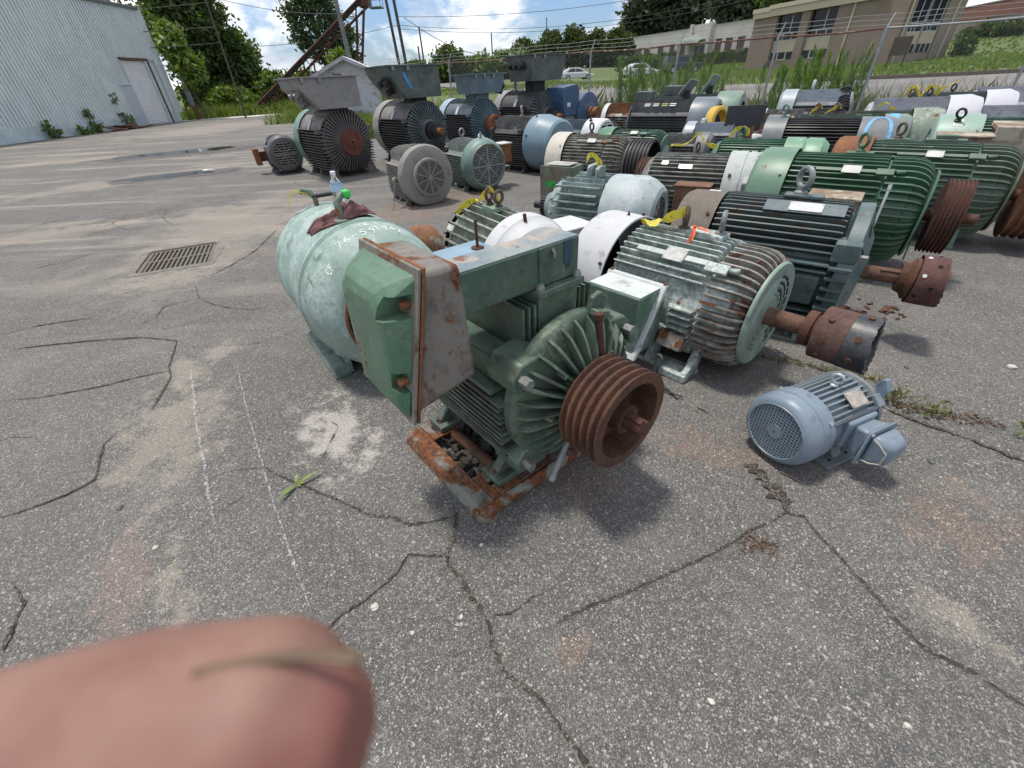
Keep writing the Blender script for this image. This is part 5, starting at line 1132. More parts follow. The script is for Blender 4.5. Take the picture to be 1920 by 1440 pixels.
# riser and conduit arm
mb = MB(); mb.box(-.075, .125, -.108, .105, .28, .425); m.part('riser', mb, G1, bevel=.008)
mb = MB(); mb.box(-.095, .145, -.125, .122, .428, .456); m.part('riser_flange', mb, G1, bevel=.005)
for (a, b) in ((.122, -.10), (.122, .10), (-.07, -.10), (-.07, .10)): mb = MB(); mb.tube([(a, b, .456), (a, b, .462), (a, b, .480)], [.019, .019, .013], 8); m.part('cap_bolt', mb, M_bolt, smooth=False)
M_armtop = paint('arm_green', (.045, .10, .066), (.07, .125, .09), .28, .1, .4, .42, (.20, .25, .21))
g = NT('arm_weathered_top'); v = g.coords()
c = g.mix(g.ramp(g.noise(v, 4, 7, .6), .4, .6), (.10, .16, .20), (.24, .27, .26)); c = g.mix(g.ramp(g.noise(v, 7, 8, .7, .3), .5, .58), c, (.36, .31, .25)); c = g.mix(g.ramp(g.noise(v, 9, 9, .7), .6, .66), c, (.17, .08, .035)); g.bump(g.noise(v, 60, 5, .7), .2, .004); M_topw = g.fin(c, .5)
arm = MB(); arm.box(-.03, .112, -.50, .115, .459, .612); ao = m.part('conduit_arm', arm, M_armtop, bevel=.006)
mb = MB(); mb.box(-.026, .108, -.495, .111, .6125, .616); build('top_plate', mb, M_topw, ao, bevel=.002)
mb = MB(); mb.box(.112, .1155, .03, .075, .525, .61); mb.prism([(.035, .525), (.07, .525), (.062, .50), (.055, .515), (.048, .495), (.043, .515)], 'x', .1121, .1150); build('blue_paint_patch', mb, plain('blue_paint', (.025, .07, .11), .4), ao, smooth=False)
mb = MB(); mb.box(.112, .120, -.10, -.085, .46, .61); build('seam', mb, M_armtop, ao)
mb = MB(); mb.tube([(.113, -.03, .595), (.125, -.03, .58), (.125, -.03, .565)], .006, 6); build('clip', mb, M_steel, ao)
mb = MB(); mb.box(-.20, -.034, -.42, -.16, .50, .595); m.part('side_conduit', mb, plain('pale_blue_plate', (.20, .29, .36), .45, 0, .2, 6), bevel=.01)
mb = MB(); mb.tube([(-.10, -.22, .595), (-.10, -.22, .70)], .006, 6); mb.lathe([(.596, 0), (.596, .025), (.60, .025), (.60, 0)], 12, Matrix.Translation((-.10, -.22, 0)) @ Matrix.Rotation(-PI/2, 4, 'Y')); m.part('stud', mb, M_rustd)
# hanging terminal box: flange plane leans outward at the bottom
M_tb = paint('box_grey', (.165, .15, .13), (.20, .185, .16), .15, .44, .45, .65, (.30, .28, .25), scale=.9); M_tbg = paint('box_green', (.04, .14, .07), (.085, .175, .11), .30, .20, .3, .45, (.30, .34, .28), scale=.9)
zt, zb = 1.145-.487, .655-.487; yt, yb = -.57, -.69
def ys(z): return yt+(yb-yt)*(zt-z)/(zt-zb)
mb = MB(); x0, x1 = -.27, .125
mb.hexa([(x0, yb, zb), (x1, yb, zb), (x1+.0, -.425, zb+.05), (x0, -.425, zb+.05), (x0, yt, zt), (x1, yt, zt), (x1-.01, -.435, zt-.012), (x0, -.435, zt-.012)]); tb = m.part('terminal_box', mb, M_tb, bevel=.02)
mb = MB(); e = .02; mb.hexa([(x0-e, yb-.012, zb-e), (x1+e, yb-.012, zb-e), (x1+e, yb-.001, zb-e), (x0-e, yb-.001, zb-e), (x0-e, yt-.012, zt+e), (x1+e, yt-.012, zt+e), (x1+e, yt-.001, zt+e), (x0-e, yt-.001, zt+e)]); build('box_flange', mb, M_rusto, tb, bevel=.003)
mb = MB(); mb.hexa([(x0-e, yb-.027, zb-e), (x1+e, yb-.027, zb-e), (x1+e, yb-.016, zb-e), (x0-e, yb-.016, zb-e), (x0-e, yt-.027, zt+e), (x1+e, yt-.027, zt+e), (x1+e, yt-.016, zt+e), (x0-e, yt-.016, zt+e)]); build('cover_flange', mb, M_tb, tb, bevel=.003)
# cast cover: inner outline at the flange, outer face smaller, corner pockets for the bolts
cv_ = []; d_ = .145
def ring(y_off, ix, it, ib, ch):
    za, zc = zt-it, zb+ib; xa, xc = x0+ix, x1-ix; p = []
    for (x, z) in ((xa+ch, zc), (xc-ch, zc), (xc, zc+ch), (xc, za-ch), (xc-ch, za), (xa+ch, za), (xa, za-ch), (xa, zc+ch)): p.append((x, ys(z)-(y_off-.028)*(.12+.88*max(0, min(1, (z-zb)/(zt-zb)*1.25)))-.028, z))
    return p
rings = [ring(.028, .002, .002, .002, .012), ring(.06, .010, .012, .002, .022), ring(.100, .024, .030, .005, .034), ring(.122, .040, .055, .012, .045), ring(.130, .065, .085, .03, .05)]; vs = [p for r_ in rings for p in r_]
mb = MB(); mb.add(vs, [(i*8+k, i*8+(k+1) % 8, (i+1)*8+(k+1) % 8, (i+1)*8+k) for i in range(4) for k in range(8)]+[list(range(32, 40)), list(range(8))[::-1]]); co = m.part('box_cover', mb, M_tbg, ang=50)
sv = co.modifiers.new('bevel', 'BEVEL'); sv.width = .020; sv.segments = 3; sv.limit_method = 'ANGLE'; sv.angle_limit = R(14)
bme_ = bmesh.new(); bme_.from_mesh(co.data); bmesh.ops.recalc_face_normals(bme_, faces=bme_.faces); bme_.to_mesh(co.data); bme_.free(); cuts = []
for z_ in (zt-.085, zt-.345):   # bolt pockets cut into the front edge of the cover
    yy = ys(z_); cb = MB(); cb.hexa([(x1-.075, yy-.20, z_-.045), (x1+.06, yy-.20, z_-.045), (x1+.06, yy-.030, z_-.045), (x1-.075, yy-.030, z_-.045), (x1-.05, yy-.20, z_+.03), (x1+.06, yy-.20, z_+.03), (x1+.06, yy-.030, z_+.03), (x1-.05, yy-.030, z_+.03)])
    co_ = obj('pocket_cut', cb.mesh('pocket_cut', M_tbg, False), m.root, (0, 0, m.h)); cuts.append(co_); bo_ = co.modifiers.new('pocket', 'BOOLEAN'); bo_.operation = 'DIFFERENCE'; bo_.object = co_; bo_.solver = 'EXACT'
bpy.context.view_layer.update()
dg = bpy.context.evaluated_depsgraph_get(); nm_ = bpy.data.meshes.new_from_object(co.evaluated_get(dg)); co.modifiers.clear(); co.data = nm_
nm_.polygons.foreach_set('use_smooth', [True]*len(nm_.polygons)); nm_.set_sharp_from_angle(angle=R(38))
for c_ in cuts: bpy.data.objects.remove(c_)
for z_ in (zt-.085, zt-.345):
    yy = ys(z_); mb = MB(); mb.tube([(x1-.03, yy-.062, z_-.008), (x1-.03, yy-.030, z_-.008)], .015, 6); m.part('cover_bolt', mb, M_rusto, smooth=False)
# slide base
h1 = m.h; M_base = paint('base_rust_green', (.17, .15, .125), (.17, .19, .16), .2, .66, .5, .78, (.24, .27, .24))
for sd in (-1, 1):
    mb = MB(); mb.prism([(sd*.555, .0), (sd*.54, .05), (sd*.525, .062), (sd*.455, .062), (sd*.455, .052), (sd*.52, .052), (sd*.535, .002)], 'x', -.48, .20); m.part('base_rail', mb, M_base, (0, 0, -h1+.002), bevel=.004)
M_crossr = paint('base_brown', (.14, .10, .08), (.19, .155, .13), .25, .60, .5, .8, (.28, .29, .26))
for (xa, xb) in ((-.48, -.33), (.02, .19)):
    slotx = (xa+xb)/2
    mb = MB(); mb.box(xa, xb, -.454, -.415, .054, .068); m.part('cross_member', mb, M_crossr, (0, 0, -h1), bevel=.003)
    for (p, q) in ((xa, slotx-.014), (slotx+.014, xb)): mb = MB(); mb.box(p, q, -.414, .414, .054, .068); m.part('cross_member', mb, M_crossr, (0, 0, -h1), bevel=.003)
    mb = MB(); mb.box(xa, xb, -.22, .454, .0535, .0675); m.part('cross_member', mb, M_crossr, (0, 0, -h1), bevel=.003)
mb = MB(); mb.prism([(.191, .0), (.225, .0), (.226, .045), (.212, .062), (.191, .068)], 'y', -.54, .54); m.part('base_front', mb, paint('base_front_rust', (.17, .16, .14), (.18, .21, .18), .2, .62, .4, .75, (.26, .30, .27)), (0, 0, -h1+.002), bevel=.014)
mb = MB(); mb.lathe([(-.03, 0), (-.03, .06), (.0, .06), (.025, .045), (.035, 0)], 20, Matrix.Translation((.185, -.50, .03)) @ Matrix.Rotation(-PI/2, 4, 'Y')); m.part('corner_boss', mb, MATS['base_front_rust'], (0, 0, -h1))
for (xx, yy) in ((.10, -.34), (-.40, -.34), (.10, .34), (-.40, .34)):
    mb = MB(); mb.box(xx-.07, xx+.06, *sorted((math.copysign(.18, yy), math.copysign(.40, yy))), .070, .105); mb.hexa([(xx-.03, yy-.05, .105), (xx+.02, yy-.05, .105), (xx+.02, yy+.05, .105), (xx-.03, yy+.05, .105), (xx-.03, yy*.55-.05, .26), (xx+.02, yy*.55-.05, .26), (xx+.02, yy*.62+.03, .26), (xx-.03, yy*.62+.03, .26)]); m.part('foot', mb, G1b, (0, 0, -h1), bevel=.006)
    mb = MB(); mb.tube([(xx+.0, yy+.03*math.copysign(1, yy), .105), (xx, yy+.03*math.copysign(1, yy), .125)], .018, 6); m.part('foot_bolt', mb, M_rustd, (0, 0, -h1), smooth=False)
mb = MB(); mb.tube([(-.33, -.33, .04), (-.1, -.32, .04), (.02, -.32, .04)], .028, 10); m.part('slide_screw', mb, M_rust, (0, 0, -h1))
mb = MB(); rr = random.Random(9)
for k in range(60): x, y = rr.uniform(-.33, .05), rr.uniform(-.44, -.2); q = rr.uniform(.012, .035); mb.lathe([(-q, 0), (-q*.4, q), (q*.4, q*.9), (q, 0)], 6, Matrix.Translation((x, y, rr.uniform(.0, .03))) @ Matrix.Rotation(rr.uniform(0, 6), 4, 'Z'))
m.part('grease_dirt', mb, rusty('black_muck', (.012, .010, .008), (.06, .05, .04)), (0, 0, -h1), kind='stuff')
mb = MB(); mb.sheet(lambda u, v: (-.42+.12*u, -.42+.16*v, .070+.05*math.sin(3*u+2)*math.sin(4*v)+.02*mnoise.noise(Vector((u*6, v*6, 1)))), 8, 8); m.part('black_rag_scrap', mb, plain('black_rag', (.02, .02, .02), .9), (0, 0, -h1))

# ------------------------------------------------------------------ 2  pale green drum motor
G2 = paint('verdigris', (.19, .285, .245), (.25, .34, .30), .58, .05, .2, .5, (.40, .485, .465)); G2d = paint('verdigris_dark', (.175, .265, .225), (.235, .32, .28), .50, .08, .2, .55, (.38, .46, .44))
m = Mot('drum_motor', 'pale green drum shaped motor with a rag and water bottle on top', -1.067, 2.958, .469, -55.8); m2_ = m
mb = MB(); mb.lathe([(-.55, 0), (-.55, .30), (-.53, .40), (-.46, .452), (-.40, .458), (.29, .462), (.296, .476), (.312, .476), (.314, .468)], 64); m.part('frame', mb, G2)
mb = MB(); mb.lathe([(.318, .462), (.320, .474), (.336, .474), (.34, .468), (.36, .466), (.47, .452), (.56, .425), (.63, .385), (.67, .345), (.688, .318), (.688, .300), (.66, .296), (.60, .29)], 64); m.part('end_cover', mb, G2d)
mb = MB(); mb.torus((.688, 0, 0), (1, 0, 0), .306, .011, 56, 8); m.part('opening_rim', mb, M_rusto)
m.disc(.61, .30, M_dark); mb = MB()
for k in range(7): mb.torus((.675, 0, 0), (1, 0, 0), .04+.04*k, .006, 40, 6)
for a in range(4): mb.box(.668, .682, -.006, .006, -.30, .30, Matrix.Rotation(a*PI/4+.2, 4, 'X'))
m.part('grille', mb, plain('grille_blue_grey', (.16, .21, .23), .5))
for a in (-70, 40, 130, 220): 
    aa = R(a); mb = MB(); mb.lathe([(-.10, 0), (-.09, .05), (0, .06), (.035, .052), (.045, .04), (.045, 0)], 14); o = m.part('bolt_boss', mb, G2d, (.40, -.418*math.sin(aa), .418*math.cos(aa)))
    mb = MB(); mb.tube([(.445, 0, 0), (.458, 0, 0)], .02, 6); m.part('cover_bolt', mb, G2d, (0, -.432*math.sin(aa), .432*math.cos(aa)), smooth=False)
for sd in (-1, 1):
    mb = MB(); mb.box(-.42, .42, *sorted((sd*.32, sd*.43)), .0, .016); mb.box(-.42, .42, *sorted((sd*.30, sd*.318)), .016, .24); mb.box(.40, .42, *sorted((sd*.318, sd*.42)), .016, .09); m.part('foot', mb, paint('foot_teal', (.09, .14, .125), (.13, .19, .17), .2, .08, .5, .55), (0, 0, -m.h+.002), bevel=.004)
mb = MB(); rr = .026; mb.tube([(.20, -.06, .455), (.20, -.06, .50), (.175, -.055, .56), (.15, -.01, .60), (.15, .035, .585)], rr*.85, 12); mb.lathe([(.455, 0), (.455, .05), (.468, .05), (.475, .034), (.475, 0)], 16, Matrix.Translation((.20, -.06, 0)) @ Matrix.Rotation(-PI/2, 4, 'Y')); o = m.part('lifting_hook', mb, paint('hook_green', (.06, .10, .07), (.10, .14, .10), .1, .25, .3))
mb = MB(); mb.lathe([(.0, 0), (.0, .018), (.008, .028), (.03, .030), (.042, .024), (.048, .012), (.048, 0)], 18, Matrix.Translation((.15, .02, .575)) @ Matrix.Rotation(-PI/2, 4, 'Y')); build('painted_tip', mb, plain('bright_green', (.03, .52, .07), .5, 0, .1), m.root, (0, 0, m.h))
mb = MB(); mb.tube([(-.40, -.05, .45), (-.40, -.05, .50), (-.42, -.07, .55), (-.45, -.10, .56), (-.47, -.12, .54)], .017, 12); m.part('lifting_hook', mb, MATS['hook_green'])
mb = MB(); mb.prism([(-.24, .36), (-.20, .42), (.0, .462), (.14, .445), (.16, .38)], 'x', -.475, -.45); m.part('top_bracket', mb, paint('bracket_pale', (.24, .30, .31), (.3, .35, .36), .4, .05, .2, .5), bevel=.01)
mb = MB(); mb.lathe([(-.17, 0), (-.17, .11), (-.05, .15), (.06, .14), (.12, .09), (.13, 0)], 20, Matrix.Translation((.12, .50, .16)) @ Matrix.Rotation(PI/2, 4, 'Z')); m.part('side_dome', mb, rusty('dome_rust', (.11, .05, .025), (.24, .11, .05), (.30, .33, .29), .4))
def drumcover(x0, ang0):
    P = [(.36, .466), (.47, .452), (.56, .425), (.63, .385), (.67, .345)]
    def fn(u, v):
        s_ = x0-v; x = s_
        for (a, b) in zip(P, P[1:]):
            if a[0] <= x <= b[0]: rr_ = a[1]+(b[1]-a[1])*(x-a[0])/(b[0]-a[0]); break
        else: rr_ = .466
        t = R(ang0)-u/.44; return (x, -(rr_+.003)*math.sin(t), (rr_+.003)*math.cos(t))
    return fn
scrawl(m, '76-59', drumcover(.52, 27), .055, .005, M_chalkw, 1.35); scrawl(m, '1942', drumcover(.50, -5), .05, .005, M_chalkw, 1.3); scrawl(m, '16', drumcover(.42, 4), .04, .004, M_chalkw); scrawl(m, 'CF', drumcover(.59, 47), .045, .005, M_chalkw, 1.0)

# ------------------------------------------------------------------ 3  weathered finned motor with white fan cover (behind the arm)
G3 = paint('chalky_green', (.12, .175, .13), (.28, .31, .26), .58, .05, .55, .6, (.42, .45, .40)); W3 = paint('chalk_white_cover', (.49, .50, .51), (.55, .56, .57), .25, .02, .12, .6, (.62, .62, .62))
m = Mot('finned_motor', 'weathered finned motor with white fan cover and two eye bolts, behind the long box arm', -.015, 3.458, .423, 120.9); m3_ = m
m.frame(.30, -.30, .42, G3); m.fins_rad(30, .29, .358, -.30, .40, .012, G3, skip=lambda a: abs(a) > 140)
m.cover([(-.27, .383), (-.40, .380), (-.415, .365), (-.46, .350), (-.52, .33), (-.56, .27), (-.57, .24)], W3); m.disc(-.54, .245, G3)
mb = MB(); mb.lathe([(.42, .33), (.46, .31), (.50, .22), (.51, .1), (.51, 0)], 40); m.part('end_bell', mb, M_rustd); m.ribs(22, .44, .52, .12, .345, .012, M_rust, False, .5)
mb = MB(); mb.box(-.02, .16, -.05, .08, .345, .375); m.part('eye_pad', mb, paint('pad_green', (.16, .24, .17), (.22, .3, .22), .2, 0, .2)); m.eye(.02, .0, .372, .042, M_eyer, .2, 0, .013); m.eye(.13, .02, .372, .046, M_eyer, .5, 0, .013)
m.rbolts(-.42, .365, (-8, 80, -95), M_rustd, .014, .05); m.tbox(-.40, -.10, -.62, -.34, .02, .20, W3, 'z+'); m.feet(-.2, .35, .36, .10, G3)
def cov3(u, v): a = R(-20)+u/.33; return (-.545-.0*v, .29*math.sin(a) if False else -(.335-v)*math.sin(-a), (.335-v)*math.cos(a))
scrawl(m, 'MMRS 27', lambda u, v: (-.50-.04*(1-v/.05)*0-.022, -(.31+v*.0+.02)*math.sin(R(28)-u/.33), (.31+.02)*math.cos(R(28)-u/.33)-v*.0+.0*v) if False else (-.505+v*.75, -.338*math.sin(R(4)+u/.33), .338*math.cos(R(4)+u/.33)), .045, .005, M_marker, 1.15, 'marker_writing')
m.plate(.32, -55, .36, .10, .05, plain('pale_plate', (.5, .5, .46)))

# ------------------------------------------------------------------ 4  big teal motor with white fan cover, terminal box and torn coupling
G4 = paint('grey_teal', (.12, .18, .15), (.25, .31, .285), .70, .10, .40, .5, (.56, .61, .585)); G4e = paint('rusty_teal', (.17, .165, .14), (.26, .25, .22), .46, .38, .5, .65, (.46, .46, .43)); W4 = paint('dull_white_cover', (.47, .48, .49), (.53, .54, .55), .25, .03, .12, .6, (.60, .60, .60))
m = Mot('coupling_motor', 'pale teal finned motor with white fan cover and torn black coupling beside small blue motor', 1.198, 2.604, .401, -50.4); m4_ = m
m.frame(.315, -.42, .40, G4); sk = lambda a: abs(a) > 158 or (52 < a < 100)
m.fins_rad(52, .305, .372, -.40, .235, .009, G4, skip=lambda a: abs(a) > 158 or 62 < a < 108); m.fins_rad(52, .305, .372, .06, .235, .009, G4, skip=lambda a: not 78 < a < 108); m.fins_rad(46, .30, .362, .245, .37, .011, G4e, wrap=(.13, .29), skip=lambda a: False, step=.008)
mb = MB(); mb.lathe([(.36, .30), (.42, .305), (.48, .28), (.50, .2), (.50, 0)], 44); m.part('end_bell', mb, G4e)
mb = MB(); mb.lathe([(.50, .0), (.50, .311), (.512, .311), (.519, .305), (.519, .235), (.513, .225), (.519, .215), (.519, .205), (.511, .195), (.518, .185), (.518, .17), (.509, .16), (.517, .15), (.517, .13), (.508, .12), (.515, .11), (.515, 0)], 56); m.part('end_disc', mb, paint('disc_green', (.17, .25, .205), (.23, .31, .26), .35, .06, .3, .5, (.40, .45, .42)))
mb = MB()
for k in range(24):
    if 4 < k < 11: continue
    a = 2*PI*k/24; mb.box(.5195, .521, -.008, .008, .225, .265, Matrix.Rotation(a, 4, 'X')) if False else None
for q in (.15, .19, .23):
    for a0_ in np.linspace(20, 150, 9): mb.box(.514, .5205, -.020*q/.2, .020*q/.2, q-.006, q+.006, Matrix.Rotation(R(-a0_), 4, 'X'))
m.part('vent_slot', mb, M_dark, smooth=False)
m.cover([(-.425, .403), (-.70, .403), (-.735, .39), (-.76, .36), (-.775, .30), (-.775, .24)], W4); m.disc(-.74, .26, M_dark)
m.rbolts(-.45, .403, (64, -10, 150), M_rustd, .012); mb = MB(); mb.lathe([(0, .012), (.035, 0)], 8, Matrix.Translation((-.52, 0, .403)) @ Matrix.Rotation(-PI/2, 4, 'Y')); m.part('cover_stud', mb, M_rustd)
mb = MB(); mb.box(-.14, .16, -.035, .075, .36, .392); m.part('eye_pad', mb, G4, bevel=.004); m.eye(-.10, .0, .39, .045, M_eyer, .6, 0, .016); m.eye(.12, .03, .39, .044, M_eyeg, .4, 0, .016)
mb = MB(); mb.box(-.26, .20, -.016, .016, 0, .018); m.part('rating_rail', mb, paint('rail_pale', (.36, .40, .38), (.42, .46, .44), .4, 0, .2), (0, .372*-math.sin(R(38)), .372*math.cos(R(38))), (R(38), 0, 0))
m.plate(.0, 38, .395, .13, .085, plain('scuffed_plate', (.43, .42, .40), .6, 0, .3, 30)); mb = MB(); mb.box(.20, .33, -.03, .03, 0, .022); mb.tube([(.34, 0, .02), (.39, .01, .02)], .016, 8); m.part('fin_lug', mb, G4, (0, .372*-math.sin(R(40)), .368*math.cos(R(40))), (R(40), 0, 0), bevel=.004)
m.rbolts(.42, .33, (20, -30, 62), M_rustd, .014, .03); m.shaft(.052, .5, .80); mb = MB(); mb.lathe([(.72, 0), (.72, .098), (.765, .098), (.768, .085), (.79, .085), (.79, 0)], 36); m.part('coupling_flange', mb, M_rust)
mb = MB(); mb.lathe([(.79, 0), (.79, .138), (.795, .143), (.93, .143), (.93, 0)], 44); m.part('coupling_drum', mb, rusty('coupling_rust', (.045, .025, .02), (.13, .07, .055), (.25, .22, .21), .12))
def torn(x0, x1, r, seed):
    mb = MB(); n = 96; vs = []; ins = []
    for k in range(n):
        a = 2*PI*k/n; e = x1+.012*mnoise.noise(Vector((math.cos(a)*2.2, math.sin(a)*2.2, seed)))+.009*mnoise.noise(Vector((math.cos(a)*11, math.sin(a)*11, seed)))-.018*math.cos(a+.3)
        for (x, q) in ((x0, r), ((x0+e)/2, r+.001), (e, r), (e-.004, r-.022), (x0+.02, r-.024)): vs.append((x, -q*math.sin(a), q*math.cos(a)))
    return mb, vs, [(k*5+j, ((k+1) % n)*5+j, ((k+1) % n)*5+j+1, k*5+j+1) for k in range(n) for j in range(4)]
mb, vs, fs = torn(.931, 1.045, .146, 3); mb.add(vs, fs); mb.lathe([(.94, 0), (.94, .122)], 40); m.part('rubber_sleeve', mb, paint('black_rubber', (.016, .017, .022), (.03, .032, .04), .16, .06, .1, .38, (.30, .30, .30)))
for a in (35, -20, 80, 120, -75): m.rbolts(.84, .143, (a,), M_rust, .016, .012, 'coupling_bolt')
for a in (60, 5, 105): m.rbolts(.985, .146, (a,), M_rust, .016, .010, 'coupling_bolt')
# terminal box, cover split on the diagonal
T4 = paint('tbox_green', (.06, .135, .09), (.11, .18, .135), .50, .06, .2, .5, (.36, .42, .40)); T4w = paint('tbox_white_top', (.50, .54, .53), (.57, .60, .59), .4, .08, .22, .5, (.64, .65, .64)); h = m.h
ya, yo, za, zb_ = -.34, -.60, .55-h, .165-h
mb = MB(); mb.prism([(ya, za), (ya-.02, za), (yo+.015, zb_), (ya, zb_)], 'x', -.36, .035); bo = m.part('terminal_box', mb, T4, bevel=.006)
mb = MB(); mb.prism([(ya-.035, za), (yo, za), (yo, zb_)], 'x', -.355, .03); m.part('box_cover', mb, T4, bevel=.012)
mb = MB(); mb.box(-.35, .025, yo+.008, ya-.03, za+.0005, za+.004); m.part('weathered_top', mb, T4w, bevel=.002)
mb = MB(); mb.prism([(ya-.01, za+.015), (ya-.04, za+.018), (yo-.02, zb_-.012), (yo+.01, zb_-.016)], 'x', -.37, .055); m.part('cover_flange', mb, T4w, bevel=.003)
for x in (-.35, .04): mb = MB(); mb.tube([(x, ya-.025, za+.016), (x, ya-.03, za+.026)], .012, 6); m.part('cover_bolt', mb, M_rust, smooth=False)
mb = MB(); mb.prism([(-.28, -.12), (-.36, -.12), (-.40, -.21), (-.30, -.24)], 'x', .05, .22); m.part('side_block', mb, G4e, bevel=.008); m.feet(-.32, .30, .36, .13, G4)
mb = MB(); mb.box(.13, .30, -.42, -.30, .0, .05); mb.prism([(-.40, .05), (-.30, .05), (-.24, .16)], 'x', .26, .30); m.part('foot_toe', mb, G4, (0, 0, -h+.002), bevel=.006)
for (pts, r_) in (([(.12, -.43, .12), (.13, -.47, .09), (.15, -.50, .03), (.22, -.54, .008), (.30, -.55, .012), (.36, -.58, .01)], .006), ([(.11, -.43, .12), (.12, -.48, .08), (.14, -.52, .02), (.20, -.57, .008), (.27, -.57, .012), (.38, -.555, .02)], .005), ([(.125, -.425, .125), (.145, -.46, .10), (.17, -.49, .03), (.24, -.53, .014), (.33, -.57, .02)], .005)):
    mb = MB(); mb.tube(pts, r_, 6); m.part('lead_wire', mb, plain('wire_grey_green', (.045, .055, .052), .6, 0, .5, 30), (0, 0, -h))
mb = MB(); mb.torus((.115, -.425, .125), (0, 1, .2), .02, .008, 16, 6); m.part('cable_entry', mb, M_bolt, (0, 0, -h))

# ------------------------------------------------------------------ 5  slate motor with rust brown cover
G5 = paint('slate', (.055, .098, .102), (.085, .128, .130), .30, .10, .3, .45, (.2, .22, .22)); C5 = rusty('cover_taupe', (.10, .085, .07), (.16, .135, .11), (.26, .23, .20), .15)
m = Mot('slate_motor', 'dark slate motor with a taupe rusted fan cover and rusty drilled coupling', 2.044, 2.983, .437, -38.5); m5_ = m
m.frame(.335, -.50, .33, G5); M5f = paint('slate_rusty_fin', (.06, .092, .092), (.09, .115, .112), .22, .24, .35, .5, (.17, .17, .15))
m.fins_rad(58, .325, .422, -.49, .30, .009, M5f, skip=lambda a: abs(a) > 66, step=.05); m.fins_h(np.linspace(-.36, -.20, 5), (), .33, .415, -.48, .28, .010, G5, True, 2.2)
m.fins_h((.125, .085), (), .33, .425, -.48, .28, .010, G5, True, 2.4)
for sd in (-1, 1): mb = MB(); mb.prism([(sd*.33, -.17), (sd*.375, -.15), (sd*.392, .04), (sd*.36, .06), (sd*.3, .05)], 'x', -.42, .26); m.part('flat_panel', mb, G5, bevel=.012)
for sd in (-1, 1):
    for z_ in (.20, -.27): mb = MB(); mb.box(.27, .405, *sorted((sd*.24, sd*.40)), z_-.045, z_+.07); m.part('corner_lug', mb, G5, bevel=.008); mb = MB(); mb.tube([(.41, sd*.38, z_), (.45, sd*.38, z_)], .016, 6); m.part('corner_bolt', mb, M_bolt, smooth=False)
mb = MB(); mb.lathe([(.30, .33), (.32, .418), (.395, .422), (.40, .41), (.42, .30), (.46, .22), (.47, .10), (.47, 0)], 52); m.part('end_bell', mb, G5)
for sd in (-1, 1):
    for z_ in np.linspace(-.14, .12, 5): mb = MB(); mb.box(.28, .40, *sorted((sd*.36, sd*.435)), z_-.007, z_+.007); m.part('side_fin', mb, G5)
m.ribs(14, .40, .455, .12, .40, .012, G5, False, .6); mb = MB(); mb.tube([(.43, .10, .26), (.43, .16, .50)], .008, 8); mb.tube([(.43, .155, .48), (.43, .162, .51)], .011, 8); m.part('grease_pipe', mb, plain('pale_pipe', (.45, .46, .46), .4, .3))
m.cover([(-.49, .417), (-.72, .415), (-.76, .395), (-.78, .34), (-.78, .22)], C5); m.disc(-.74, .25, M_dark); mb = MB(); mb.box(-.62, -.54, -.03, .03, 0, .002); m.part('pale_label', mb, plain('label_pale', (.5, .48, .44)), (0, .415*-math.sin(R(-3)), .4155), (R(-3), 0, 0))
m.rbolts(-.53, .416, (40, -40), M_rustd, .013); mb = MB(); mb.box(-.12, .11, -.05, .05, .425, .445); m.part('eye_pad', mb, G5, bevel=.004); m.eye(-.03, .0, .443, .058, M_eyeg, .75, 0, .018)
mb = MB(); mb.box(-.20, .26, -.055, .055, 0, .006); m.part('plate_band', mb, paint('band_blue_grey', (.065, .095, .105), (.08, .11, .12), .1, .05, .2), (0, .424*-math.sin(R(24)), .424*math.cos(R(24))+.01), (R(24), 0, 0)); m.plate(.04, 24, .443, .19, .085, plain('white_plate', (.52, .53, .53), .45, 0, .1, 30))
mb = MB(); mb.box(.05, .16, -.02, .02, 0, .004)
m.shaft(.046, .45, .74); mb = MB(); mb.box(.56, .70, -.01, .01, .04, .056); m.part('shaft_key', mb, M_shaft, rot=(R(35), 0, 0)); mb = MB(); mb.lathe([(.665, 0), (.665, .085), (.70, .10), (.72, .13), (.74, .13), (.74, 0)], 36); m.part('coupling_flange', mb, M_rust)
M_cp = rusty('coupling_wine', (.045, .018, .016), (.12, .055, .048), (.18, .15, .14), .12)
mb, vs, fs = torn(.742, .885, .150, 8); mb.add(vs, fs); mb.lathe([(.75, 0), (.75, .127)], 40); m.part('rubber_sleeve', mb, M_cp)
for x_, al in ((.77, (10, 62, 112)), (.825, (35, 88, -20))):
    for k_, a in enumerate(al): m.rbolts(x_, .150, (a,), plain('white_dab', (.6, .6, .58), .6) if (k_ == 1 and x_ < .8) or a == 10 else M_dark, .012, .005, 'coupling_bolt')
m.feet(-.3, .28, .40, .12, G5, .2); m.tbox(-.25, .12, .42, .66, -.05, .27, rusty('box_rust_pale', (.16, .10, .06), (.26, .20, .14), (.40, .37, .30), .45), 'z+')

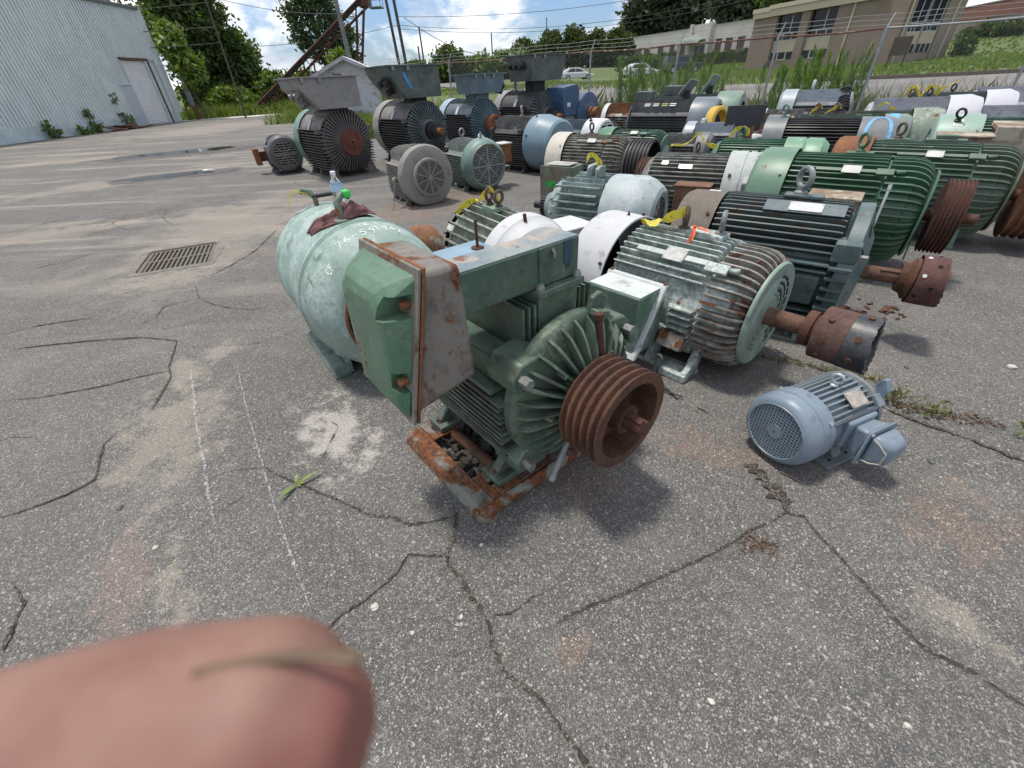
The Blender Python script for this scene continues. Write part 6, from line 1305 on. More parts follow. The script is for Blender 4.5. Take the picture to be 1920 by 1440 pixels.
# ------------------------------------------------------------------ 6, 7  bright green motors with pulleys
G6 = paint('deep_green', (.022, .088, .042), (.04, .115, .062), .24, .03, .3, .42, (.19, .28, .22)); C6 = paint('mid_green_cover', (.085, .185, .115), (.11, .21, .14), .26, .02, .12, .42, (.26, .33, .29)); G7 = paint('worn_green', (.05, .115, .075), (.09, .15, .11), .22, .08, .35, .5, (.28, .33, .28))
def ribbed(name, label, x, y, h, hd, r, L, mf, me_, mc, cov_len=.26, sep=True, nf=52, eyes=(), plate_ang=38, cl=None, nfe=44, feet=True, wrapb=.16, label_mat=None, rcov=None):
    m = Mot(name, label, x, y, h, hd); x0, x1 = -L*.5, L*.5-wrapb-.02
    m.frame(r-.05, x0, x1+.06, mf); m.fins_rad(nf, r-.06, r, x0+.01, x1-.15, .010, mf, skip=lambda a: abs(a) > 150, sep=sep); m.fins_rad(nfe, r-.065, r-.004, x1-.14, x1, .012, me_, wrap=(wrapb, r*.72), sep=sep, step=.008, skip=lambda a: abs(a) > 172)
    mb = MB(); mb.lathe([(x1-.02, r-.05), (x1+wrapb*.6, r*.80), (x1+wrapb+.01, r*.70), (x1+wrapb+.02, r*.66), (x1+wrapb+.03, .1), (x1+wrapb+.03, 0)], 44); m.part('end_bell', mb, me_)
    mb = MB(); mb.lathe([(x1+wrapb+.012, r*.45), (x1+wrapb+.012, r*.80), (x1+wrapb+.03, r*.78), (x1+wrapb+.032, r*.45)], 44); m.part('end_ring', mb, me_)
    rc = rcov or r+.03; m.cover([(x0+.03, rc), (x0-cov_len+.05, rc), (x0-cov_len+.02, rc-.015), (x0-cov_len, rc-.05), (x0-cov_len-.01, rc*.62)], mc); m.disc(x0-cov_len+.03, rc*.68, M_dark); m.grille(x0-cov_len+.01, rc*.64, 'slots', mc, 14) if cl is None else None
    m.rbolts(x0-.02, rc, (50, -35, 130), M_bolt, .013)
    if plate_ang is not None:
        a = R(plate_ang); mb = MB(); mb.box(-L*.28, L*.16, -.014, .014, 0, .016); m.part('rating_rail', mb, mf, (0, -r*math.sin(a), r*math.cos(a)), (a, 0, 0)); m.plate(-L*.04, plate_ang, r+.02, .13, .075, label_mat or plain('pale_plate', (.5, .5, .46))); mb = MB(); mb.box(x1-.22, x1-.10, -.03, .03, 0, .022); mb.tube([(x1-.09, 0, .012), (x1-.03, .008, .012)], .016, 8); m.part('fin_lug', mb, mf, (0, -r*math.sin(a), (r-.004)*math.cos(a)), (a, 0, 0), bevel=.004)
    for (ex, er, em, erz) in eyes: mb = MB(); mb.box(ex-.10, ex+.10, -.045, .045, r-.02, r+.018); m.part('eye_pad', mb, mf, bevel=.004); m.eye(ex, 0, r+.016, er, em, erz)
    if feet: m.feet(x0+.15, x1, r*.95, .13, mf, .18)
    m.xe = x1+wrapb+.03; m.r = r; m.x0 = x0; return m
m = ribbed('ribbed_motor', 'clean deep green ribbed motor with lighter green fan cover and wine red pulley', 3.13, 3.98, .51, -40, .43, 1.05, G6, paint('deep_green_worn', (.025, .095, .045), (.06, .13, .08), .14, .05, .3, .45, (.2, .3, .24)), C6, .27, eyes=((-.04, .05, G6, .7),)); m6_ = m
m.shaft(.042, m.xe-.05, m.xe+.36, M_rust); m.sheave(m.xe+.08, m.xe+.24, .285, 6, M_rustd, .075, .4, .03); mb = MB(); mb.tube([(m.xe-.02, -.02, -.05), (m.xe+.02, -.10, -.20), (m.xe+.03, -.12, -.35)], .007, 6); m.part('grease_pipe', mb, G6)
m.tbox(-.24, .10, -.72, -.445, -.02, .20, rusty('box_rust_pale', (.16, .10, .06), (.26, .20, .14), (.40, .37, .30), .45), 'z+')
m = ribbed('ribbed_motor', 'worn green ribbed motor with a rust colored cover, directly behind the clean deep green one', 4.44, 4.67, .47, -40, .43, 1.2, G7, paint('worn_green_end', (.08, .125, .085), (.13, .16, .12), .25, .16, .4, .5, (.27, .29, .23)), M_rusto, .30, eyes=((-.38, .05, M_eyer, .7),)); m7_ = m
mb = MB(); mb.box(-.16, .16, -.05, .05, .425, .455); mb.box(-.08, .08, -.04, .04, .455, .49); m.part('lug_block', mb, G7, bevel=.006)
m.shaft(.05, m.xe-.05, m.xe+.75, M_rust); m.sheave(m.xe+.10, m.xe+.52, .38, 7, rusty('rust_sheave', (.06, .026, .014), (.20, .085, .04)), .09, .4, .03)
m.tbox(-.05, .38, .44, .80, .05, .42, rusty('box_rust_pale', (.16, .10, .06), (.26, .20, .14), (.40, .37, .30), .45), 'z+')

# ------------------------------------------------------------------ 8  verdigris motor with round cast cover
G8 = paint('pale_teal', (.15, .225, .205), (.22, .29, .27), .55, .04, .32, .5, (.44, .50, .50)); G8c = paint('pale_chalk_cover', (.28, .35, .36), (.36, .42, .43), .48, .03, .12, .55, (.50, .54, .56))
m = Mot('verdigris_motor', 'pale teal motor with thick stepped fins, two lugs and a chalky domed cover', 1.091, 4.783, .385, 144.6); m8_ = m
m.frame(.28, -.12, .52, G8); m.fins_h(np.linspace(-.26, .28, 9), (), .28, .355, -.10, .46, .016, G8, True, 3, jag=.06); m.fins_h((), np.linspace(-.24, .24, 7), .27, .36, -.10, .40, .016, G8, True, 3, jag=.10)
m.cover([(-.09, .365), (-.12, .378), (-.42, .378), (-.50, .355), (-.60, .29), (-.62, .25), (-.60, .20)], G8c); m.disc(-.57, .21, M_dark); m.grille(-.60, .20, 'spiral', M_steel, 5, .05)
for a in (-60, 30, 120): mb = MB(); mb.lathe([(-.46, .0), (-.44, .05), (-.40, .06), (-.38, 0)], 12); m.part('cover_dimple', mb, M_dark, (-.10, -.33*math.sin(R(a)), .33*math.cos(R(a)))) if False else None
mb = MB(); mb.prism([(-.20, .30), (-.20, .44), (-.17, .46), (.07, .46), (.10, .44), (.10, .30)], 'x', .12, .17); m.part('lifting_lug', mb, G8, bevel=.01); mb = MB(); mb.prism([(-.05, .30), (-.05, .44), (.05, .46), (.14, .44), (.14, .30)], 'x', .02, .06); m.part('lifting_lug', mb, G8, bevel=.008)
mb = MB(); mb.lathe([(.46, .28), (.52, .27), (.58, .18), (.66, .14), (.66, 0)], 36); m.part('end_bell', mb, G8); m.ribs(12, .50, .60, .10, .30, .016, G8, False, .6); m.shaft(.04, .6, .86, M_black); mb = MB(); mb.lathe([(.66, 0), (.66, .11), (.73, .11), (.73, 0)], 24); 
for k in range(24): mb.box(.66, .73, -.009, .009, .105, .125, Matrix.Rotation(2*PI*k/24, 4, 'X'))
m.part('gear', mb, M_black); m.rbolts(-.30, .378, (5,), M_rustd, .012, .05); m.feet(-.0, .42, .36, .10, G8)

# ------------------------------------------------------------------ 9  brown grey finned with pale cover
G9 = paint('brown_grey_fins', (.085, .095, .082), (.22, .23, .21), .48, .12, .55, .6, (.36, .37, .34)); C9 = paint('pale_grey_cover', (.36, .40, .39), (.44, .47, .45), .3, .04, .25, .6, (.54, .56, .55)); G9t = paint('green_fin_tops', (.06, .12, .08), (.14, .18, .14), .3, .05, .4, .55)
m = Mot('weathered_motor', 'brown grey finned motor with pale fan cover slotted at the right end', 2.22, 5.29, .43, 148); m9_ = m
m.frame(.34, -.42, .46, G9); m.fins_rad(50, .33, .40, -.42, .44, .011, G9, skip=lambda a: abs(a) > 150); m.cover([(-.36, .43), (-.52, .43), (-.525, .42), (-.545, .42), (-.55, .43), (-.66, .425), (-.74, .37), (-.75, .31)], C9); m.disc(-.70, .33, M_dark); m.grille(-.735, .32, 'slots', M_steel, 15)
m.rbolts(-.42, .43, (-55, 20), M_rustd, .016, .02); m.rbolts(-.62, .425, (0,), M_black, .016, .02); mb = MB(); mb.lathe([(.44, .37), (.50, .33), (.56, .23), (.58, .1), (.58, 0)], 40); m.part('end_bell', mb, G9); m.shaft(.04, .56, .7); m.plate(.05, -42, .407, .14, .05); m.plate(.28, -36, .407, .07, .05); m.tbox(-.20, .25, -.44-.26, -.42, -.30, .10, M_rustd, 'y-') if False else None
m.eye(.0, 0, .39, .04, M_eyer, .6); m.feet(-.3, .3, .38, .1, G9); m.tbox(-.28, .06, .39, .60, -.12, .16, rusty('box_orange_rim', (.10, .05, .03), (.2, .11, .07)), 'z+')
mb = MB(); mb.prism([(.35, .10), (.44, .12), (.46, .20), (.40, .26)], 'x', -.64, -.56); m.part('cover_lug', mb, C9, bevel=.008)

# ------------------------------------------------------------------ 10  cream cover, rusty fins, black pulley, green box
G10 = paint('grey_rusty_fins', (.12, .135, .11), (.22, .225, .195), .45, .34, .5, .6, (.38, .38, .35)); C10 = paint('cream_cover', (.46, .43, .36), (.52, .49, .42), .15, .05, .15, .55, (.58, .56, .5))
m = ribbed('pulley_motor', 'rust streaked finned motor with cream fan cover, black grooved pulley and green side box', 1.56, 7.36, .45, -36, .40, 1.0, G10, G10, C10, .28, sep=False, eyes=((-.16, .05, M_black, 1.0),), plate_ang=34); m10_ = m
m.shaft(.05, m.xe-.05, m.xe+.2, M_black); m.sheave(m.xe+.02, m.xe+.34, .36, 6, M_black, .08, .3, .035)
B10 = paint('box_sage', (.12, .17, .12), (.16, .20, .15), .12, .12, .25, .5); bo = m.tbox(-.50, -.02, -.92, -.50, -.42, .08, B10, 'y-', rusty('rim_rust', (.10, .07, .05), (.18, .17, .12), (.14, .18, .12), .5)); mb = MB(); mb.box(-.46, -.06, -.90, -.60, .101, .112); build('pale_top', mb, plain('pale_top_plate', (.36, .36, .32)), bo, bevel=.002)
for (x_, z_, rx, rz) in ((-.34, -.14, .09, .04), (-.24, -.16, .07, .03), (-.10, -.15, .08, .085)):
    mb = MB(); n_ = 20; mb.add([(x_, -.9425, z_)]+[(x_+rx*math.cos(2*PI*k/n_)*(1+.3*mnoise.noise(Vector((k*.6, x_*9, 0)))), -.9425, z_+rz*math.sin(2*PI*k/n_)*(1+.3*mnoise.noise(Vector((k*.7, x_*9, 4))))) for k in range(n_)], [(0, 1+k, 1+(k+1) % n_) for k in range(n_)]); build('green_spray_mark', mb, plain('spray_green', (.02, .30, .05), .5), bo, smooth=False)
mb = MB(); mb.box(.02, .26, -.66, -.45, -.40, -.02); m.part('second_box', mb, paint('box_olive', (.12, .13, .08), (.16, .16, .11), .1, .15, .4, .6), bevel=.008); mb = MB(); mb.lathe([(0, 0), (0, .035), (.05, .03), (.06, 0)], 12, Matrix.Translation((-.62, -.70, -.2))); m.part('green_plug', mb, plain('bright_green', (.03, .52, .07), .5))

# ------------------------------------------------------------------ small blue motor
B = paint('blue_grey', (.15, .205, .26), (.19, .245, .30), .24, .0, .16, .36, (.27, .31, .345), scale=2.2); Bd = paint('blue_grey_dusty', (.165, .215, .255), (.20, .235, .25), .06, .0, .35, .5, (.27, .27, .24), dirt_col=(.10, .09, .07))
m = Mot('small_blue_motor', 'small clean blue grey motor with perforated fan guard and side terminal box, at the right', 1.452, 1.537, .189, 21.6)
m.frame(.150, -.11, .235, Bd); m.fins_rad(38, .145, .170, -.10, .215, .007, Bd, skip=lambda a: abs(a) > 150 or 62 < a < 118, step=.012)
m.cover([(-.085, .179), (-.155, .181), (-.158, .180), (-.20, .178), (-.222, .168), (-.236, .150), (-.238, .138)], B, 56, .005); m.disc(-.205, .145, M_dark); m.grille(-.232, .1365, 'mesh', B, 18, .036); mb = MB(); mb.torus((-.237, 0, 0), (1, 0, 0), .139, .004, 48, 6); mb.lathe([(-.1545, .1802), (-.1545, .182), (-.1585, .182), (-.1585, .1802)], 48); m.part('cover_rim', mb, B)
mb = MB(); mb.tube([(-.2385, 0, 0), (-.240, 0, 0)], .004, 8); m.part('centre_hole', mb, M_dark); m.rbolts(-.115, .180, (52, -40, 150), plain('zinc', (.55, .55, .55), .3, .7), .007, .008, 'screw')
mb = MB(); mb.lathe([(.205, .15), (.215, .176), (.24, .172), (.262, .14), (.275, .09), (.285, .05), (.285, 0)], 44); m.part('end_bell', mb, Bd); mb = MB(); mb.box(.20, .25, -.03, .03, .165, .185); m.part('bell_lug', mb, Bd, rot=(R(48), 0, 0), bevel=.003); mb = MB(); mb.prism([(.10, .135), (.16, .10), (.20, .12), (.205, .14), (.15, .16)], 'x', .235, .27); m.part('bell_ear', mb, B, rot=(R(84), 0, 0), bevel=.004)
m.shaft(.02, .28, .36, M_steel); m.eye(.075, .0, .168, .023, plain('zinc_eye', (.42, .47, .50), .4, .3, .1), .3, .1, .007); m.plate(.10, 33, .176, .105, .075, plain('bronze_plate', (.40, .36, .31), .4, .25, .25, 30))
mb = MB(); mb.tube([(-.09, 0, .175), (.21, 0, .175)], .008, 8); m.part('tie_rod', mb, plain('rod_blue', (.07, .08, .10), .4), rot=(R(58), 0, 0))
mb = MB(); mb.hexa([(.01, -.17, -.075), (.17, -.17, -.075), (.17, -.12, -.075), (.01, -.12, -.075), (-.0, -.175, .085), (.19, -.175, .085), (.19, -.10, .095), (.0, -.10, .095)]); m.part('box_saddle', mb, B, bevel=.012)
mb = MB(); mb.hexa([(.03, -.235, -.085), (.185, -.235, -.085), (.165, -.165, -.06), (.045, -.165, -.06), (.03, -.235, .07), (.185, -.235, .07), (.165, -.165, .06), (.045, -.165, .06)]); tb_ = m.part('terminal_box', mb, B, bevel=.012)
mb = MB(); mb.box(.012, .203, -.249, -.237, -.105, .088); build('box_flange', mb, B, tb_, bevel=.006)
mb = MB(); mb.hexa([(.055, -.335, -.065), (.165, -.335, -.065), (.192, -.250, -.090), (.026, -.250, -.090), (.055, -.335, .045), (.165, -.335, .045), (.192, -.250, .072), (.026, -.250, .072)]); build('box_lid', mb, B, tb_, bevel=.022)
mb = MB(); mb.torus((.0, 0, 0), (1, 0, 0), .05, .003, 4, 5); mb = MB(); mb.tube([(.028, -.258, -.07), (.022, -.29, -.06), (.028, -.325, -.04), (.030, -.325, .02), (.024, -.29, .05), (.028, -.258, .06)], .004, 6); build('gasket_bead', mb, paint('bead_tan', (.30, .29, .24), None, 0, .1, .3), tb_)
for (a, b) in ((.022, .075), (.193, .075), (.022, -.09), (.193, -.09)): mb = MB(); mb.tube([(a, -.2495, b), (a, -.258, b)], .008, 8); build('lid_screw', mb, M_bolt, tb_)
for sd in (-1, 1): mb = MB(); mb.box(-.02, .19, *sorted((sd*.06, sd*.185)), .0, .014); mb.prism([(sd*.06, .014), (sd*.15, .014), (sd*.10, .075)], 'x', .06, .12); m.part('foot', mb, paint('foot_dark_blue', (.07, .09, .11), None, 0, .05, .4), (0, 0, -m.h+.001), bevel=.003)
for (xx, yy) in ((0.03, -.15), (.15, -.15)): mb = MB(); mb.tube([(xx, yy, .0142), (xx, yy, .0152)], .009, 12); m.part('bolt_hole', mb, M_dark, (0, 0, -m.h))
# ------------------------------------------------------------------ boxed big motors at the back left
def boxed(name, label, x, y, hd, r, L, mf, me_, mtop, mcov, box, mbox, hub, glands=None, ped=True, face=None, shaftlen=.25, stickers=True):
    h = r+.06; m = Mot(name, label, x, y, h, hd); x0, x1 = -L/2, L/2
    m.frame(r*.80, x0, x1, mf); m.fins_h(np.linspace(-.80*r, .42*r, 15), (), r*.80, r*.985, x0+.02, x1-.02, .014, mf, True, 5)
    mb = MB(); a0_, n_ = 62, 14
    vs = []
    for k in range(n_+1):
        a = R(-a0_+2*a0_*k/n_); vs += [(x0+.02, -r*math.sin(a)*.98, r*math.cos(a)*.98), (x1-.02, -r*math.sin(a)*.98, r*math.cos(a)*.98)]
    base = len(vs); vs += [(p[0], p[1], p[2]-.03) for p in vs[:base]]
    mb.add(vs, [(2*k, 2*k+1, 2*k+3, 2*k+2) for k in range(n_)]+[(base+2*k, base+2*k+1, base+2*k+3, base+2*k+2) for k in range(n_)]+[(0, 1, base+1, base), (2*n_, 2*n_+1, base+2*n_+1, base+2*n_)]+[(2*k, 2*k+2, base+2*k+2, base+2*k) for k in range(n_)]+[(2*k+1, 2*k+3, base+2*k+3, base+2*k+1) for k in range(n_)]); m.part('top_shell', mb, mtop)
    m.fins_h((), np.linspace(-.5*r, .5*r, 17), r*.80, r*1.0, x0+.03, x1-.02, .010, mtop, False, 2.2)
    mb = MB(); mb.lathe([(x1-.03, r*.78), (x1-.01, r*.90), (x1+.02, r*.74), (x1+.05, r*.5), (x1+.12, r*.42), (x1+.13, .2), (x1+.13, 0)], 48); m.part('end_bell', mb, me_); m.ribs(48, x1-.01, x1+.145, r*.42, r*.99, .018, me_, True, .5)
    mb = MB(); mb.lathe([(x1+.12, r*.42), (x1+.16, r*.40), (x1+.17, r*.30), (x1+.17, 0)], 36); m.part('bearing_cap', mb, me_)
    if hub == 'plate': mb = MB(); mb.lathe([(x1+.17, 0), (x1+.17, .24), (x1+.24, .24), (x1+.245, .20), (x1+.245, .08), (x1+.26, .07), (x1+.26, .025), (x1+.2, .02), (x1+.2, 0)], 36); m.part('coupling_hub', mb, rusty('hub_red_rust', (.04, .014, .010), (.15, .045, .028))); m.bolts(x1+.245, .15, 10, M_rustd, .012, dx=.012)
    elif hub == 'stub': m.shaft(.07, x1+.15, x1+.62, M_rusto); mb = MB(); mb.lathe([(x1+.17, 0), (x1+.17, .19), (x1+.32, .19), (x1+.33, .14), (x1+.46, .14), (x1+.47, .08), (x1+.47, 0)], 36); m.part('coupling_hub', mb, M_black)
    elif hub == 'drum': mb = MB(); mb.lathe([(x1+.17, 0), (x1+.17, .21), (x1+.24, .23), (x1+.25, .19), (x1+.29, .19), (x1+.30, .23), (x1+.46, .23), (x1+.46, .16), (x1+.40, .15), (x1+.40, 0)], 36); m.part('coupling_hub', mb, rusty('hub_orange', (.08, .03, .016), (.24, .10, .05)))
    m.cover([(x0+.02, r*1.03), (x0-.28, r*1.03), (x0-.34, r*.98), (x0-.36, r*.85), (x0-.36, r*.5)], mcov); m.disc(x0-.30, r*.8, M_dark)
    for sd in (-1, 1):
        mb = MB(); mb.box(x0+.05, x1, *sorted((sd*r*.55, sd*r*.98)), 0, .04)
        for q in (x0+.1, 0, x1-.08): mb.hexa([(q, sd*r*.6, .04), (q+.04, sd*r*.6, .04), (q+.04, sd*r*.95, .04), (q, sd*r*.95, .04), (q, sd*r*.5, .32), (q+.04, sd*r*.5, .32), (q+.04, sd*r*.74, .32), (q, sd*r*.74, .32)])
        m.part('foot', mb, mf, (0, 0, -h+.002), smooth=False)
        for xx in (x0+.04, x1-.12): mb = MB(); mb.box(xx, xx+.09, *sorted((sd*r*.80, sd*r*1.02)), r*.30, r*.42); m.part('corner_lug', mb, me_, bevel=.008)
    if stickers: m.plate(-.02, 56, r*1.0, .09, .22, plain('white_sticker', (.6, .6, .6), .5, 0, .08), 'sticker')
    if box:
        bx0, bx1, ty0, ty1, by0, by1, z0, z1 = box; z0 -= h; z1 -= h
        mb = MB(); nx_ = (bx0+bx1)/2; mb.box(nx_-.16, nx_+.20, -.22, .22, r*.75, z0); m.part('neck', mb, M_black if ped else me_, bevel=.01)
        zm_ = z1-.17; ym_ = ty0+.04; mb = MB(); mb.hexa([(bx0+.06, by0, z0), (bx1-.04, by0, z0), (bx1-.04, by1, z0), (bx0+.06, by1, z0), (bx0+.02, ym_, zm_), (bx1-.012, ym_, zm_), (bx1-.012, ty1, zm_), (bx0+.02, ty1, zm_)]); mb.hexa([(bx0+.02, ym_, zm_), (bx1-.012, ym_, zm_), (bx1-.012, ty1, zm_), (bx0+.02, ty1, zm_), (bx0, ty0, z1), (bx1, ty0, z1), (bx1, ty1, z1), (bx0, ty1, z1)]); bo = m.part('terminal_box', mb, mbox, smooth=False)
        mb = MB(); mb.box(bx0-.05, bx1+.05, ty0-.05, ty1+.05, z1+.002, z1+.025); build('lid', mb, mbox, bo, smooth=False)
        for q in np.linspace(ty0+.1, ty1-.1, 4): mb = MB(); mb.box(bx1+.004, bx1+.05, q-.03, q+.03, z1-.07, z1); build('clamp', mb, M_bolt, bo, smooth=False) if abs(q-(ty0+.1)) < .6 else None
        for (gx, gy, gz, dx_, dy_, dz_) in (glands or []):
            mb = MB(); p = Vector((gx, gy, gz-h)); d_ = Vector((dx_, dy_, dz_)).normalized(); mb.tube([p, p+d_*.07, p+d_*.072, p+d_*.13, p+d_*.132, p+d_*.18], [.075, .075, .06, .06, .068, .068], 12); build('cable_gland', mb, M_steel if mbox is GREYBOX else M_black, bo)
    return m
GREYBOX = paint('box_silver_grey', (.20, .20, .195), (.235, .235, .23), .12, .02, .2, .55, (.30, .30, .29)); GB2 = paint('box_dark_green', (.038, .058, .052), (.05, .07, .065), .05, .03, .25, .4); GB3 = paint('box_teal_blue', (.07, .13, .17), (.085, .15, .19), .05, .02, .15, .35); GB4 = paint('box_slate_green', (.05, .068, .062), (.065, .08, .075), .06, .04, .25, .5)
FA = paint('fins_brown_grey', (.075, .068, .065), (.12, .11, .105), .2, .06, .5, .55, (.2, .19, .18)); EA = paint('bell_grey_brown', (.085, .078, .078), (.11, .10, .10), .12, .06, .4, .55, (.2, .19, .18)); EB = paint('bell_teal_dirty', (.045, .075, .085), (.06, .09, .10), .1, .05, .55, .45); FB = paint('fins_black_grey', (.05, .05, .052), (.09, .088, .085), .2, .03, .5, .5, (.22, .22, .22)); EC = paint('bell_blue', (.05, .115, .15), (.06, .13, .165), .05, .02, .2, .4); FC = paint('fins_plum_grey', (.06, .058, .075), (.09, .09, .11), .15, .02, .3, .45, (.2, .2, .22)); TC = paint('top_navy', (.05, .075, .10), (.07, .095, .12), .05, .02, .2, .4); TPW = paint('top_weathered', (.16, .15, .145), (.21, .20, .19), .25, .08, .4, .6, (.3, .29, .28)); CVG = paint('cover_mint', (.12, .23, .18), (.14, .25, .2), .08, .02, .1, .4); CVB = paint('cover_pale_blue', (.28, .38, .44), (.32, .42, .48), .1, .0, .1, .4)
boxed('boxed_motor', 'finned motor with a silver grey box on top and a red rusted hub', -3.62, 10.95, -49, .60, 1.15, FA, EA, TPW, CVG, (-.22, .78, -.82, .40, -.46, .42, 1.27, 1.78), GREYBOX, 'plate', [(.32, -.69, 1.57, 0, -1, -.6), (.56, -.69, 1.57, 0, -1, -.6), (.44, -.58, 1.42, 0, -1, -.6)])
boxed('boxed_motor', 'big motor with a dark green box on top marked by a blue stroke', -2.15, 12.55, -49, .61, 1.3, FB, EB, TPW, plain('cover_grey', (.24, .23, .22), .6), (-.25, .80, -.88, .44, -.50, .46, 1.34, 1.93), GB2, 'stub', [(.30, -.72, 1.68, 0, -1, -.5), (.54, -.72, 1.68, 0, -1, -.5), (.42, -.62, 1.52, 0, -1, -.5)])
bm_ = bpy.data.objects
b_ = [o for o in bm_ if o.name.startswith('boxed_motor')][-1]
mb = MB(); mb.hexa([(.801, -.56, 1.80), (.806, -.49, 1.82), (.806, -.485, 1.82), (.803, -.54, 1.80), (.785, -.40, 1.52), (.79, -.32, 1.52), (.79, -.32, 1.525), (.785, -.40, 1.525)]); build('blue_paint_stroke', mb, plain('sky_paint', (.07, .26, .52), .5), b_, smooth=False)
m = boxed('boxed_motor', 'blue motor with a small teal blue box on top and orange rusted coupling', -.72, 14.1, -50, .57, 1.25, FC, EC, TC, CVB, (-.05, .75, -.46, .62, -.40, .50, 1.32, 1.72), GB3, 'drum', [(.60, .52, 1.50, .2, 1, -.3), (.60, .44, 1.38, .2, 1, -.3)], ped=False); m.eye(-.15, 0, .56, .09, GB3, .6)
m = boxed('boxed_motor', 'big motor with a slate green box and three glands before the chain link fence', .95, 14.9, -49, .62, 1.35, FA, EB, plain('top_dark', (.06, .06, .062), .6), plain('cover_grey', (.24, .23, .22), .6), (-.25, .75, -.62, .74, -.52, .62, 1.52, 2.08), GB4, 'stub', [(.0, -.58, 1.86, -.2, -1, 0), (.22, -.58, 1.86, -.2, -1, 0), (.44, -.58, 1.86, -.2, -1, 0)]); m.eye(-.45, -.10, .62, .09, M_bolt, .6)
# royal blue motor
NB = paint('royal_blue', (.022, .07, .15), (.03, .085, .18), .06, .02, .2, .35, (.2, .26, .34)); NF = paint('navy_fins', (.03, .05, .085), (.045, .065, .10), .08, .02, .2, .4)
m = Mot('blue_motor', 'royal blue motor with a tall angular blue box and grey side plate', 2.38, 15.2, .68, -47); m.frame(.42, -.5, .45, NF); m.fins_h(np.linspace(-.4, .2, 13), (), .42, .50, -.48, .40, .014, NF, True, 5); mb = MB(); mb.lathe([(.38, .44), (.40, .51), (.50, .51), (.51, .46), (.53, .30), (.56, .22), (.56, 0)], 44); m.part('end_bell', mb, NB); mb = MB(); mb.lathe([(-.5, .42), (-.5, .50), (.38, .49), (.38, .42)], 40, None, .12); m.part('top_shell', mb, NF); m.ribs(24, .50, .55, .24, .50, .016, NF, False, .6); mb = MB(); mb.lathe([(.56, 0), (.56, .16), (.66, .16), (.67, .11), (.72, .11), (.72, .15), (.85, .15), (.85, 0)], 30); m.part('coupling_hub', mb, M_rusto)
m.cover([(-.48, .50), (-.70, .50), (-.75, .45), (-.76, .3)], CVB); m.disc(-.70, .4, M_dark); mb = MB(); mb.prism([(-.45, -.02), (-1.05, -.02), (-1.15, .42), (-1.12, .66), (-.55, .72), (-.42, .60)], 'x', -.18, .46); m.part('terminal_box', mb, NB, bevel=.012); mb = MB(); mb.box(-.10, .40, -1.02, -.50, -.48, -.03); m.part('side_plate', mb, plain('plate_grey', (.19, .19, .20), .5, 0, .1), bevel=.01); m.plate(.20, 0, 0, .14, .10, plain('white_sticker', (.6, .6, .6)), 'sticker') if False else None
mb = MB(); mb.box(.461, .464, -.96, -.82, .20, .30); m.part('sticker', mb, plain('white_sticker', (.6, .6, .6))); m.feet(-.4, .4, .50, .12, NF, .3)

# ------------------------------------------------------------------ middle rows
def fanmotor(label, x, y, hd, r, x0, x1, mf, mcov, cov, style='h', h=None, nz=13, name='finned_motor', grille=None, sep=True, bell=None, feet=True, top=None, eyes=(), shaft=None, flat=None, gmat=None, oprad=None):
    h = h or r+.06; m = Mot(name, label, x, y, h, hd); m.frame(r*.82, x0, x1, mf)
    if style == 'h': m.fins_h(np.linspace(-.84*r, .40*r, nz), (), r*.82, r*.985, x0+.01, x1-.02, .012, mf, sep, 5); m.fins_h((), np.linspace(-.62*r, .62*r, nz+2), r*.78, r*1.0, x0+.02, x1-.02, .011, top or mf, sep, 2.3)
    else: m.fins_rad(nz*4, r*.80, r, x0+.01, x1-.01, .010, mf, sep=sep, skip=lambda a: abs(a) > 155)
    m.cover(cov, mcov, 48, .012, flat); ex, er = cov[-1]; s_ = -1 if cov[-1][0] < cov[0][0] else 1
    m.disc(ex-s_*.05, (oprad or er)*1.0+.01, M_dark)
    if grille: m.grille(ex-s_*.004, er*.985, *grille)
    e_ = x1 if s_ < 0 else x0; q = -s_
    mb = MB(); mb.lathe([(e_, r*.9), (e_+q*.06, r*.82), (e_+q*.12, r*.5), (e_+q*.14, r*.25), (e_+q*.14, 0)], 40); m.part('end_bell', mb, bell or mf)
    if shaft: m.shaft(shaft, e_+q*.1 if q > 0 else e_-.4, e_+.42 if q > 0 else e_-.1)
    if feet: m.feet(x0+.08, x1-.05, r*.95, r*.28, mf, r*.35)
    for (ex_, ey_, er_, em_, erz) in eyes: m.eye(ex_, ey_, r*.97, er_, em_, erz)
    return m
# big dark motor with pale blue cover
CB = paint('cover_steel_blue', (.14, .225, .28), (.17, .25, .30), .10, .02, .08, .4, (.28, .34, .38)); DK = paint('fins_soot', (.035, .033, .033), (.075, .07, .068), .22, .02, .5, .55, (.2, .19, .18))
m = fanmotor('large sooty black motor with a smooth steel blue fan cover', .567, 10.112, 130.7, .46, -.42, .62, DK, CB, [(-.40, .49), (-.62, .495), (-.66, .48), (-.98, .42), (-1.02, .38), (-1.02, .22)], nz=15, eyes=((.1, 0, .065, M_bolt, .6),), top=paint('soot_top', (.05, .048, .046), (.085, .08, .075), .25, .03, .4, .6)); m.rbolts(-.50, .494, (-20, -70, 25), M_black, .018, .02); mb = MB(); mb.box(-.62, -.56, -.05, .05, 0, .003); m.part('sticker', mb, plain('white_sticker', (.6, .6, .6)), (0, -.496*math.sin(R(72)), .496*math.cos(R(72))), (R(72), 0, 0))
for sd in (-1, 1):
    for xx in (-.36, .5): mb = MB(); mb.box(xx, xx+.07, *sorted((sd*.40, sd*.50)), .19, .27); m.part('corner_lug', mb, DK, bevel=.006)
